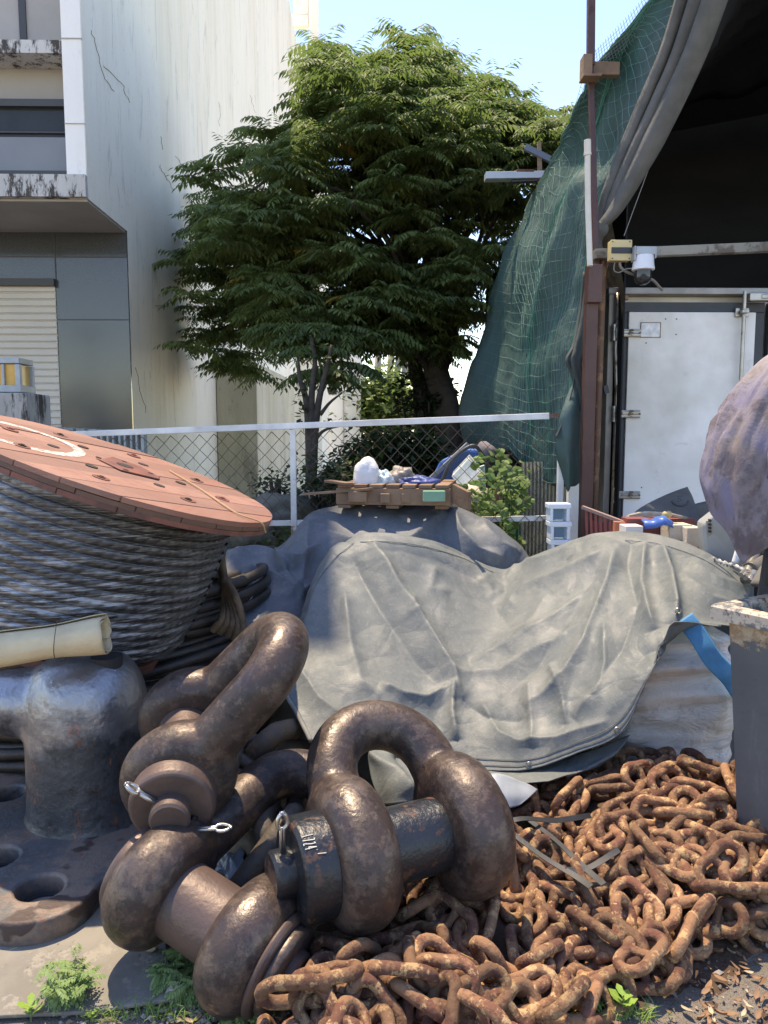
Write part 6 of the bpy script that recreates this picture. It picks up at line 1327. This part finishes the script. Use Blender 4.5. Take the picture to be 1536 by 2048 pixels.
# corrugated pale sheet and green sheet behind the fence
K['corr'] = simple('pale_corrugated_sheet', (.44, .41, .31), (.30, .29, .22), 6, .8, 0, .003, 20)
b = MB(); a, c = P(1042, 960, 5.2), P(1168, 960, 5.0); zt = P(1100, 925, 5.1).z; n_ = 140
b.grid([[a.lerp(c, i / n_) * 1 + Vector((0, .018 * math.sin(i * .75), -a.z + z)) for i in range(n_ + 1)] for z in (0, zt * .5, zt)]); tag(b.build('corrugated_fence', K['corr'], smooth=True), 'pale corrugated sheet fence below the hem of the green net', 'fence')
b = MB(); a, c = P(1010, 960, 5.3), P(1044, 960, 5.25); b.grid([[a.lerp(c, i / 30) + Vector((0, .015 * math.sin(i * .9), -a.z + z)) for i in range(31)] for z in (0, P(1030, 935, 5.3).z)]); tag(b.build('green_sheet', simple('green_corrugated_plastic', (.06, .22, .10), (.09, .28, .14), 6, .6), smooth=True), 'narrow green corrugated sheet left of the pale one', 'sheet')
b = MB(); b.bar(P(985, 1010, 5.1), P(1004, 960, 5.1), .04, .015, (0, 1, 0)); b.bar(P(1000, 1012, 5.08), P(1008, 962, 5.08), .03, .012, (0, 1, 0)); tag(b.build('broken_planks', K['wood1']), 'splintered light planks standing by the green sheet', 'plank')
# stones and rubble behind the fence
K['stone'] = simple('mossy_grey_stone', (.13, .12, .10), (.08, .085, .06), 5, .9, 0, .02, 9)
for i, (px, py, D_, s_, lb) in enumerate(((548, 1034, 5.6, .34, 'large rounded stone behind the fence right of the reel'), (500, 1062, 5.3, .26, 'smaller stone below the large one, by the reel edge'), (600, 1030, 6.2, .3, 'stone behind the white fence post'))):
    lump('boulder', lb, 'stone', K['stone'], P(px, py, D_), (s_ * 1.3, s_, s_), i * 3, .3)
b = MB(); rows = []
for y in np.linspace(4.95, 11, 60): rows.append([(x, y, .25 + .22 * min(1, (y - 4.95) / .8) + .10 * noise.noise(Vector((x * 1.3, y * 1.3, 5))) + .03 * noise.noise(Vector((x * 6, y * 6, 5))) - (.26 if x < -2.3 or x > 1.2 else 0)) for x in np.linspace(-2.42, 1.28, 70)])
b.grid(rows); tag(b.build('overgrown_ground', simple('dark_leafy_soil', (.045, .04, .022), (.03, .04, .015), 9, .95, 0, .03, 20), smooth=True), kind='structure')
# channel with scrap high on the shed eave
t = thing('steel_channel', 'pale steel channel sticking out from the shed roof in front of the tree', 'channel', P(1040, 352, 6.6))
b = MB(); a, c = P(970, 354, 6.5), P(1105, 352, 6.5); b.bar(a, c, .1, .055); b.build('channel', simple('galvanised_channel', (.50, .53, .56), (.42, .45, .48), 5, .4, .2), t, bevel=.003)
b = MB(); b.bar(P(1022, 364, 6.5), P(1075, 362, 6.5), .06, .014); b.build('lower_flange', K['frame'], t)
b = MB(); b.bar(P(1050, 294, 6.55), P(1106, 322, 6.55), .04, .045); tag(b.build('angle_iron', simple('blue_grey_steel', (.13, .17, .22), None, rough=.5)), 'dark blue-grey angle iron lying aslant above the channel', 'angle iron')
b = MB(); b.bar(P(1080, 350, 6.52), P(1078, 285, 6.6), .03, .03, (0, 1, 0)); tag(b.build('prop', K['oldwood']), 'short upright prop carrying the angle iron', 'prop')
b = MB(); b.box(P(1048, 345, 6.5), (.14, .1, .02)); tag(b.build('scrap_bar', K['redmet']), 'flat red scrap bar lying on the channel', 'scrap')
# ================================================================ vegetation
def leaf_mat(name, a, b_, tr=.5, rough=.6):
    m = MatB(name, rough, 0, .4); n_ = m.noise(1.1, 3)
    m.base(a); m.mix(m.ramp(n_, .35, .65), b_)
    col = m.col; m.done(); m.b.inputs['Subsurface Weight'].default_value = 0
    tl = m.t.nodes.new('ShaderNodeBsdfTranslucent'); mx = m.t.nodes.new('ShaderNodeMixShader'); mx.inputs[0].default_value = tr
    gm = m.t.nodes.new('ShaderNodeMix'); gm.data_type = 'RGBA'; gm.inputs[0].default_value = .5; gm.inputs[7].default_value = (.10, .19, .045, 1); m.L(col, gm.inputs[6]); m.L(gm.outputs[2], tl.inputs[0])
    m.L(m.b.outputs[0], mx.inputs[1]); m.L(tl.outputs[0], mx.inputs[2]); m.L(mx.outputs[0], m.t.nodes['Material Output'].inputs[0]); return m.m
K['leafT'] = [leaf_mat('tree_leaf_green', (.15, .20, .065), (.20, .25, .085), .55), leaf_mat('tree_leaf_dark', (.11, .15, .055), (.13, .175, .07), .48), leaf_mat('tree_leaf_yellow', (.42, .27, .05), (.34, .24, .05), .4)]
K['bark'] = simple('grey_brown_bark', (.075, .06, .048), (.045, .036, .03), 14, .9, 0, .01, 30)
def frond(b, p, d, ln, droop, rs, nl=8, lw=.24, mi=0):
    """pinnate leaf: rachis from p along d, curving down, with folded leaflets"""
    d = d.normalized(); side = d.cross(Vector((0, 0, 1)))
    if side.length < .1: side = Vector((1, 0, 0))
    side.normalize(); q = p.copy(); step = ln / nl; b.m = mi
    for k in range(nl + 1):
        f_ = k / nl; dd = (d + Vector((0, 0, -droop * f_ * 1.6))).normalized(); L = ln * .32 * (1 - .45 * abs(f_ - .45) * 1.6)
        for sg in ((-1, 1) if k < nl else (0,)):
            ld = (side * sg * .9 + dd * .55 + Vector((0, 0, -.28 - .25 * droop))).normalized() if sg else dd
            ld = (ld + Vector((rs.gauss(0, .12), rs.gauss(0, .12), rs.gauss(0, .12)))).normalized(); wv = ld.cross(Vector((0, 0, 1)) if abs(ld.z) < .9 else dd).normalized() * L * lw
            m1, tip = q + ld * L * .45, q + ld * L + Vector((0, 0, -L * .16))
            b.add([q, m1 + wv, tip, m1 - wv], [(0, 1, 2), (0, 2, 3)])
        q = q + dd * step
def in_poly(x, y, pl):
    c = False; n = len(pl)
    for i in range(n):
        (x1_, y1_), (x2_, y2_) = pl[i], pl[i - 1]
        if (y1_ > y) != (y2_ > y) and x < (x2_ - x1_) * (y - y1_) / (y2_ - y1_) + x1_: c = not c
    return c
crown = [(640, 112), (700, 150), (750, 165), (790, 140), (815, 85), (840, 88), (865, 160), (910, 190), (960, 190), (1040, 215), (1105, 245), (1125, 290), (1060, 360), (1035, 450), (1010, 500), (960, 540), (950, 640), (930, 690), (880, 715), (820, 690), (740, 690), (690, 690), (640, 700), (560, 690), (520, 640), (510, 560), (430, 470), (415, 400), (450, 365), (520, 340), (525, 290), (600, 265), (640, 220), (650, 170)]
rs = random.Random(21)
def foliage(b, poly_, nclus, Dc, Dr, lnr, rs, up=.35, per=(7, 11), mis=(0, 0, 1), frontb=.5, nl=9, yellow=0.):
    xs_ = [p[0] for p in poly_]; ys_ = [p[1] for p in poly_]; n = 0; cl = []
    while n < nclus:
        x, y = rs.uniform(min(xs_), max(xs_)), rs.uniform(min(ys_), max(ys_))
        if not in_poly(x, y, poly_): continue
        if noise.noise(Vector((x / 52, y / 36, 3.3))) < -.10: continue
        u = rs.random(); D_ = Dc + Dr * (2 * u - 1) * (1 if rs.random() > frontb else 1) - (Dr * .45 if rs.random() < frontb else 0)
        p = P(x, y, D_); cl.append(p); n += 1; k0 = rs.uniform(0, 6.28)
        for k in range(rs.randint(*per)):
            a = k0 + k * 2.4 + rs.gauss(0, .3); d = Vector((math.cos(a), math.sin(a), rs.uniform(-.1, up)))
            mi = 2 if rs.random() < yellow else rs.choice(mis)
            frond(b, p + d * .05, d, rs.uniform(*lnr) * 1.1, rs.uniform(.25, .85), rs, nl, .165, mi)
    return cl
tree = thing('tree', 'large spreading tree with feathery dark green leaves growing between the building and the shed', 'tree', P(895, 860, 8.6) * 1)
tree.location.z = .3
b = MB(); cl = foliage(b, crown, 1000, 9.2, 1.35, (.22, .37), rs, mis=(0, 0, 1), yellow=.006)
cl += foliage(b, [(640, 100), (720, 140), (850, 90), (900, 180), (1090, 230), (1120, 280), (1050, 330), (620, 330), (620, 180)], 130, 8.9, .8, (.26, .40), rs, up=.7, mis=(0, 0, 0))
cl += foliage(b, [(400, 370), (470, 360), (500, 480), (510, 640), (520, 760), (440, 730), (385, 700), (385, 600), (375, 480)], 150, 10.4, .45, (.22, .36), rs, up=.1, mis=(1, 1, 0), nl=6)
for sx, sy, n_ in ((825, 88, 5), (815, 120, 5), (660, 105, 4), (690, 125, 4), (640, 165, 3), (940, 165, 4), (980, 180, 4), (1090, 235, 4), (1118, 262, 4), (545, 265, 4), (510, 300, 4), (470, 330, 3), (430, 352, 4), (412, 372, 3), (1045, 420, 4), (1030, 495, 3), (385, 520, 3), (378, 600, 3), (378, 700, 3), (880, 140, 3), (740, 138, 3)):
    cl += foliage(b, [(sx - 16, sy - 12), (sx + 16, sy - 12), (sx + 16, sy + 14), (sx - 16, sy + 14)], 0, 9.0, .5, (.3, .4), rs)
    for k in range(n_):
        p = P(sx + rs.gauss(0, 9), sy + rs.gauss(0, 9), 9.0 + rs.uniform(-.6, .6)); cl.append(p)
        for q in range(4): a = rs.uniform(0, 6.28); frond(b, p, Vector((math.cos(a), math.sin(a) * .6, rs.uniform(.2, .9))), rs.uniform(.32, .46), rs.uniform(.5, 1.0), rs, 9, .18, 0)
# dense dark inner foliage in the lower half
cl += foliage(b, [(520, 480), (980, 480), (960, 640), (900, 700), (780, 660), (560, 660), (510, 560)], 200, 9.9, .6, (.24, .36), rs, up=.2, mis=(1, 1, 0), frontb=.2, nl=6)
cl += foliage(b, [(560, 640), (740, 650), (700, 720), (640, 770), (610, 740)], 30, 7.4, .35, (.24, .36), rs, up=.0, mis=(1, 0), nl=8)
b.build('crown', K['leafT'], tree)
b = MB(); tp = lambda px, py, D_: P(px, py, D_)
trunk = catmull([Vector((tp(905, 900, 8.4).x, 8.4, .2)), tp(900, 850, 8.4), tp(875, 750, 8.5), tp(840, 640, 8.7), tp(820, 560, 8.9), tp(800, 470, 9.0), tp(770, 360, 9.1), tp(760, 260, 9.2)], 8)
b.tube(trunk, [.17 - .14 * i / len(trunk) for i in range(len(trunk))], 14, rf=lambda i, a: 1 + .12 * math.sin(a * 3 + i * .2))
t2 = catmull([Vector((tp(850, 900, 9.2).x, 9.2, .2)), tp(848, 820, 9.2), tp(830, 730, 9.1), tp(838, 640, 9.2), tp(900, 520, 9.4), tp(980, 400, 9.4)], 8); b.tube(t2, [.12 - .09 * i / len(t2) for i in range(len(t2))], 12)
for _ in range(85):
    s_ = trunk[rs.randint(len(trunk) // 4, len(trunk) - 1)]; e_ = rs.choice(cl[:600]); m_ = s_.lerp(e_, .5) + Vector((0, 0, .25)); q = catmull([s_, m_, e_], 5); b.tube(q, [.035 - .028 * i / len(q) for i in range(len(q))], 6)
b.build('trunk', K['bark'], tree, smooth=True)

# dark slender tree by the fence post
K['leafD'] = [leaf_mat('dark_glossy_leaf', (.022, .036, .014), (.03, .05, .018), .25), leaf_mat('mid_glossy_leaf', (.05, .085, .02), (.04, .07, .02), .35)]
def leaf_cloud(b, cs, n, r, size, rs, mis=(0,), flat=.7):
    for c in cs:
        for _ in range(n):
            v = Vector((rs.gauss(0, 1), rs.gauss(0, 1), rs.gauss(0, flat))) * r * .5; p = Vector(c) + v
            d = Vector((rs.uniform(-1, 1), rs.uniform(-1, 1), rs.uniform(-.7, .3))).normalized(); L = size * rs.uniform(.6, 1.2); wv = d.cross(Vector((rs.uniform(-.4, .4), rs.uniform(-.4, .4), 1))).normalized() * L * .32
            b.m = rs.choice(mis); b.add([p, p + d * L * .45 + wv, p + d * L, p + d * L * .45 - wv], [(0, 1, 2), (0, 2, 3)])
st = thing('slender_tree', 'thin forked dark tree standing right of the white fence post', 'tree', Vector((P(622, 900, 6.6).x, 6.6, .3)))
b = MB(); base = Vector((P(620, 900, 6.6).x, 6.6, .3)); tips = []
for pl in (((620, 980), (618, 880), (612, 800), (600, 760), (596, 720)), ((624, 980), (630, 860), (640, 790), (655, 730), (664, 690)), ((622, 970), (622, 860), (624, 780), (630, 720), (620, 670)), ((640, 830), (660, 805), (685, 785)), ((630, 880), (650, 860), (690, 850))):
    q = catmull([P(x, y, 6.6) for x, y in pl], 6); b.tube(q, [(.04 if len(pl) > 3 else .018) * (1 - .7 * i / len(q)) for i in range(len(q))], 8); tips += q[len(q) // 2:]
b.build('trunk', K['bark'], st, smooth=True)
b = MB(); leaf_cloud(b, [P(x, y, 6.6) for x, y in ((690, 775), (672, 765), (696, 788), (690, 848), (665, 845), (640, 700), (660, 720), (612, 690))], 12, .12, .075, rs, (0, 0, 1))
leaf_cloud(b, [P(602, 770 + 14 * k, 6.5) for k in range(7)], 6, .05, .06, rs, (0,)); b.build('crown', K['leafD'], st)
# dark shrub behind the wire
def bush(name, label, pl, n, per, D_, Dr, size, mats, rs, group=None, mis=(0, 0, 1), r=.28):
    t = thing(name, label, 'shrub' if 'shrub' in name else 'plant', Vector((P(sum(p[0] for p in pl) / len(pl), 900, D_).x, D_, .3)), group)
    cs = []; xs_ = [p[0] for p in pl]; ys_ = [p[1] for p in pl]
    while len(cs) < n:
        x, y = rs.uniform(min(xs_), max(xs_)), rs.uniform(min(ys_), max(ys_))
        if in_poly(x, y, pl): cs.append(P(x, y, D_ + rs.uniform(-Dr, Dr)))
    b = MB(); leaf_cloud(b, cs, per, r, size, rs, mis); b.build('leaves', mats, t)
    b = MB()
    for c in cs[::max(1, len(cs) // 14)]: b.tube([Vector(t.location), Vector(t.location).lerp(c, .5) + Vector((0, 0, .1)), c], .012, 5)
    b.build('stems', K['bark'], t); return t
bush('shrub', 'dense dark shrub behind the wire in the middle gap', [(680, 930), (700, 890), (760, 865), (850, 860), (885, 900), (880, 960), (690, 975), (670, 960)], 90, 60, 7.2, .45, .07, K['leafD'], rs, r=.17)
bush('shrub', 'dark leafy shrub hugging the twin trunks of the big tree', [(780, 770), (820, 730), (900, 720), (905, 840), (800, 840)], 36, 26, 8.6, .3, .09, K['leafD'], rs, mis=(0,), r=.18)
K['leafY'] = [leaf_mat('sunny_far_leaf', (.20, .26, .07), (.13, .18, .05), .5), leaf_mat('pale_far_leaf', (.26, .30, .12), (.17, .22, .08), .5)]
bush('far_shrub', 'sunlit yellowish thicket far behind in the gap between wall and trunks', [(722, 770), (745, 745), (790, 760), (815, 790), (820, 860), (722, 870)], 70, 80, 37, 2, .36, K['leafY'], rs, r=1.3)
bush('far_shrub', 'bright yellow-green bush seen behind the blue cart through the wire', [(868, 850), (890, 850), (905, 900), (885, 930), (868, 920)], 20, 60, 9.5, .4, .08, K['leafY'], rs)
b = MB()
for i, px in enumerate((752, 776, 790, 804)): b.tube([Vector((P(px, 800, 38).x, 38, 0)), P(px + 3, 760, 38), P(px + 5 + i * 3, 690, 38)], .16, 8)
tag(b.build('pale_trunks', simple('pale_bare_trunks', (.36, .33, .27), (.28, .26, .2), 4, .8), smooth=True), 'pale bare trunks standing together beyond the thicket', 'tree trunks')
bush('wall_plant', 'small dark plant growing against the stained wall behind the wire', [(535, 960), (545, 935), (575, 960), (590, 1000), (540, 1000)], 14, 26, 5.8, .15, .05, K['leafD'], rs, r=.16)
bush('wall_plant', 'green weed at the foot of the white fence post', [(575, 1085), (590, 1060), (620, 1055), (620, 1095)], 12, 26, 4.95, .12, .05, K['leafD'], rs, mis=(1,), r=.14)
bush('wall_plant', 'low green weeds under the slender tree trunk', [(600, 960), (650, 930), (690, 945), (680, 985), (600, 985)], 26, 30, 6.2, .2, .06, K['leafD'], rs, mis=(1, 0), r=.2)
# climbing plant with broad bright leaves on the fence
K['leafV'] = [leaf_mat('bright_vine_leaf', (.085, .16, .035), (.12, .20, .05), .4), leaf_mat('fresh_vine_leaf', (.14, .24, .055), (.11, .19, .045), .4)]
def broad(b, p, s_, rs, mi=0):
    nrm = Vector((rs.uniform(-.5, .5), -rs.uniform(.4, 1), rs.uniform(.3, 1))).normalized(); u = nrm.cross(Vector((rs.uniform(-1, 1), rs.uniform(-1, 1), .2))).normalized(); v = nrm.cross(u); b.m = mi
    out_ = [(0, -1), (.62, -.55), (.85, .1), (.55, .72), (0, 1.05), (-.55, .72), (-.85, .1), (-.62, -.55)]
    pts = [p + u * x * s_ + v * y * s_ - nrm * (.22 * s_ * abs(x)) for x, y in out_]
    b.add([p + nrm * .05 * s_] + pts, [(0, i + 1, (i + 1) % 8 + 1) for i in range(8)])
vn = thing('climbing_plant', 'bright green broad-leaved climber on the wire right of the pallet', 'plant', Vector((P(1000, 1000, 4.7).x, 4.7, 0)))
b = MB(); bs = MB()
for pl, n in (([(940, 925), (960, 905), (1000, 900), (1060, 925), (1060, 960), (1000, 975), (950, 960)], 55), ([(960, 1000), (1000, 960), (1055, 950), (1062, 1010), (1030, 1050), (985, 1040), (960, 1020)], 120), ([(1000, 1040), (1040, 1040), (1050, 1110), (1020, 1100)], 45), ([(905, 975), (960, 960), (985, 1010), (960, 1040), (930, 1000)], 40)):
    xs_ = [p[0] for p in pl]; ys_ = [p[1] for p in pl]; k = 0
    while k < n:
        x, y = rs.uniform(min(xs_), max(xs_)), rs.uniform(min(ys_), max(ys_))
        if in_poly(x, y, pl): broad(b, P(x, y, 4.55 + rs.uniform(-.12, .28)), rs.uniform(.016, .032), rs, rs.choice((0, 0, 1))); k += 1
b.build('leaves', K['leafV'], vn)
for k in range(12): a = P(1010 + rs.uniform(-20, 20), 1110, 4.65); c = P(rs.uniform(940, 1060), rs.uniform(920, 1000), 4.6); bs.tube(catmull([a, a.lerp(c, .5) + Vector((rs.uniform(-.05, .05), 0, .03)), c], 5), .003, 5)
bs.build('stems', K['leafV'][0], vn)

# ================================================================ small weeds, stones, litter in front
K['weed'] = [leaf_mat('feathery_weed_leaf', (.22, .33, .12), (.28, .40, .15), .4), leaf_mat('young_weed_leaf', (.26, .42, .08), (.32, .48, .10), .4)]
def weed_feather(c, label, n=11, h=.10, seed=1, group=None):
    r_ = random.Random(seed); t = thing('weed', label, 'weed', c, group); b = MB()
    for k in range(n):
        a = k * 2.4 + r_.uniform(-.3, .3); rad = r_.uniform(.15, .9); d = Vector((math.cos(a) * rad, math.sin(a) * rad, 1)).normalized(); top = c + d * h * r_.uniform(.5, 1)
        b.m = 0; b.tube([c, c.lerp(top, .5) + Vector((0, 0, .01)), top], .0012, 4)
        for s_ in (.35, .55, .75, 1):
            p = c.lerp(top, s_)
            for q in range(2): a2 = r_.uniform(0, 6.28); frond(b, p, Vector((math.cos(a2), math.sin(a2), .35)), r_.uniform(.03, .055), .5, r_, 8, .28, 0)
    b.build('leaves', K['weed'], t); return t
def weed_leafy(c, label, n=7, s_=.03, seed=1, mi=1, group=None):
    r_ = random.Random(seed); t = thing('weed', label, 'weed', c, group); b = MB(); b.m = 0; b.tube([c, c + Vector((.002, 0, s_ * 1.2))], .002, 5)
    for k in range(n):
        a = k * 2.4; d = Vector((math.cos(a), math.sin(a), .5 + r_.uniform(-.1, .4))).normalized(); p = c + Vector((0, 0, s_ * (.6 + .12 * k))); L = s_ * r_.uniform(.8, 1.4); wv = d.cross(Vector((0, 0, 1))).normalized() * L * .26; b.m = mi
        b.add([p, p + d * L * .3 + wv * .8, p + d * L * .65 + wv, p + d * L - Vector((0, 0, L * .12)), p + d * L * .65 - wv, p + d * L * .3 - wv * .8, p + d * L * .5 - Vector((0, 0, .002))], [(0, 1, 6), (1, 2, 6), (2, 3, 6), (3, 4, 6), (4, 5, 6), (5, 0, 6)])
    b.build('leaves', K['weed'], t); return t
weed_feather(G(142, 2005, .01), 'feathery pale green weed growing through the board at the lower left', 14, .11, 1)
weed_leafy(G(62, 2044, .0), 'pointed-leaf weed at the bottom left corner', 8, .032, 2)
weed_leafy(G(182, 2044, .0), 'tiny weed right of the pointed-leaf one at the bottom edge', 6, .018, 3)
weed_leafy(G(1245, 2030, .0), 'bright yellow-green seedling at the bottom right of the chains', 7, .036, 5)
for i, (px, py, lb) in enumerate(((335, 1975, 'feathery weed tuft between the board and the lower shackle, left one'), (380, 1925, 'feathery weed tuft just behind the lower shackle eye'), (375, 1990, 'feathery weed tuft in the gravel beside the lower shackle'), (480, 2035, 'feathery weed tuft under the lower shackle at the bottom edge'))): weed_feather(G(px, py, .0), lb, 12, .055, 20 + i)
# grass blades: uncountable
b = MB(); r_ = random.Random(8)
for (cx_, cy_, sx, sy, n) in ((380, 2010, 60, 40, 220), (460, 2030, 60, 20, 200), (1180, 2025, 50, 25, 150), (300, 2030, 60, 16, 90), (1270, 2035, 40, 10, 90), (520, 2035, 30, 12, 90), (1140, 2020, 40, 20, 120), (250, 2040, 80, 8, 60)):
    for _ in range(n):
        p = G(cx_ + r_.gauss(0, 1) * sx * .6, cy_ + r_.gauss(0, 1) * sy * .6, 0); a = r_.uniform(0, 6.28); L = r_.uniform(.012, .05); d = Vector((math.cos(a) * .6, math.sin(a) * .6, 1)).normalized(); s_ = Vector((-math.sin(a), math.cos(a), 0)) * .0012; b.m = r_.choice((0, 1))
        b.add([p - s_, p + s_, p + d * L * .6 + s_ * .8, p + d * L + Vector((math.cos(a), math.sin(a), -.2)) * L * .3, p + d * L * .6 - s_ * .8], [(0, 1, 2, 4), (4, 2, 3)])
tag(b.build('grass', K['weed']), 'thin grass blades and sprigs in the gravel at the bottom', 'grass', kind='stuff')
# gravel and leaf litter: uncountable
K['grav'] = [simple('pale_gravel', (.34, .30, .26), (.24, .21, .18), 20, .9), simple('brown_gravel', (.20, .14, .10), (.28, .22, .17), 20, .9), simple('dark_gravel', (.10, .09, .08), None)]
b = MB(); r_ = random.Random(4)
def pebble(b, p, s_, r_, mi):
    b.m = mi; vs = []
    for v in ((1, 0, 0), (-1, 0, 0), (0, 1, 0), (0, -1, 0), (0, 0, .7), (0, 0, -.7)): q = Vector(v) * s_ * r_.uniform(.6, 1.3); vs.append(p + Matrix.Rotation(r_.uniform(-.4, .4), 3, 'Z') @ q)
    b.add(vs, [(0, 2, 4), (2, 1, 4), (1, 3, 4), (3, 0, 4), (2, 0, 5), (1, 2, 5), (3, 1, 5), (0, 3, 5)])
for _ in range(4200):
    px, py = r_.uniform(-100, 1700), r_.uniform(1600, 2150)
    z_ = G(px, py, 0); dens_ = noise.noise(Vector((z_.x * 4, z_.y * 4, 1)))
    if px < 330 and py < 2030: continue
    if px < 620 and r_.random() < .0: continue
    if dens_ < -.05 and px > 600: continue
    pebble(b, z_ + Vector((0, 0, .002)), r_.choice((.002, .003, .004, .006, .009)) * r_.uniform(.6, 1.2), r_, r_.choice((0, 0, 1, 1, 2)))
for _ in range(420):
    px, py = r_.gauss(400, 90), r_.gauss(2015, 30); pebble(b, G(px, py, .003), r_.uniform(.003, .010), r_, r_.choice((0, 0, 1)))
tag(b.build('gravel', K['grav']), 'loose gravel and grit scattered over the ground', 'gravel', kind='stuff')
K['dry'] = [simple('dry_brown_leaf', (.26, .15, .08), (.18, .10, .06), 20, .8), simple('pale_dry_leaf', (.42, .33, .22), (.34, .26, .18), 20, .8)]
b = MB()
def dryleaf(b, p, s_, r_, mi):
    u = Vector((r_.uniform(-1, 1), r_.uniform(-1, 1), r_.uniform(-.3, .3))).normalized(); n_ = Vector((r_.uniform(-.5, .5), r_.uniform(-.5, .5), 1)).normalized(); v = n_.cross(u).normalized(); b.m = mi; cu_ = r_.uniform(.1, .5) * s_
    b.grid([[p + u * (x * s_) + v * (y * s_ * .42 * (1 - (x) ** 2 * .9)) + n_ * (cu_ * y * y + cu_ * .6 * x * x) for y in (-1, 0, 1)] for x in (-1, -.5, 0, .5, 1)])
for _ in range(150):
    px, py = (r_.uniform(1330, 1536), r_.uniform(1860, 2048)) if r_.random() < .5 else (r_.uniform(240, 1536), r_.uniform(1880, 2060))
    if px < 330 and py < 2000: continue
    dryleaf(b, G(px, py, .006 + r_.random() * .01), r_.uniform(.006, .018), r_, r_.choice((0, 0, 0, 1)))
tag(b.build('leaf_litter', K['dry'], smooth=True), 'small dry leaf fragments on the ground', 'leaf litter', kind='stuff')
b = MB(); dryleaf(b, P(618, 1920, 1.80), .035, r_, 1); tag(b.build('dry_leaf', K['dry'][1], smooth=True, solid=.001), 'curled pale dry leaf standing on the chains beside the lower shackle', 'leaf')
b = MB(); dryleaf(b, G(300, 1905, .02), .045, r_, 1); tag(b.build('dry_leaf', K['dry'][1], smooth=True, solid=.001), 'crinkled pale dry leaf under the left eye of the lower shackle', 'leaf')
for i, (px, py, lb) in enumerate(((1440, 1958, 'brown dry leaf on the ground right of the chain heap, nearest to it'), (1418, 1975, 'brown dry leaf lower right of the chain heap'), (1372, 2020, 'pale dry leaf near the bottom edge right of the seedling'))): b = MB(); dryleaf(b, G(px, py, .012), .020, r_, 0); tag(b.build('dry_leaf', K['dry'][i // 2], smooth=True, solid=.001), lb, 'leaf')
lump('stone', 'pale angular stone in the weeds beside the lower shackle', 'stone', K['grav'][0], G(352, 1985, .018), (.042, .036, .05), 5, .5)
lump('stone', 'flat reddish pebble left of the pale angular stone', 'stone', K['grav'][1], G(318, 1992, .006), (.03, .02, .014), 9, .5)
b = MB(); b.tube(catmull([G(-20, 1912, .018), G(20, 1900, .020), G(62, 1884, .020)], 6), [.001, .004, .006, .005, .004, .003, .003, .003, .003, .003, .003, .002, .001], 6, flat=.4); tag(b.build('dry_stalk', K['dry'][1], smooth=True), 'dry leaf blade lying on the board at the left edge', 'leaf')
# crumpled clear plastic between the shackles
o = lump('plastic_wrap', 'crumpled clear plastic between the lower shackle pin and the grey chain', 'plastic', K['film2'], P(462, 1745, 2.14), (.10, .10, .09), 44, .7, False)

# trees and a mast lamp across the yard, behind the camera: what the polished granite and the glass reflect
b = MB(); r_ = random.Random(6); cs = []
for _ in range(150): cs.append(Vector((r_.uniform(-34, 20), -25 + r_.uniform(-1.5, 1.5), r_.uniform(.4, 4.1) * (.75 + .25 * math.sin(r_.uniform(0, 9))))))
leaf_cloud(b, cs, 60, 1.6, .55, r_, (0, 1)); tag(b.build('tree_row', K['leafD']), 'far row of trees across the yard', 'trees', kind='stuff')
b = MB(); b.cyl((-14.5, -25, 0), (-14.5, -25, 6.5), .09, n=10); b.lathe((-14.5, -25, 6.4), (0, 0, 1), [(0, .12), (.08, .9), (.2, .75), (.25, .1)], 20); tag(b.build('mast_lamp', K['lampgrey']), 'tall mast lamp across the yard, reflected in the granite panel', 'lamp')
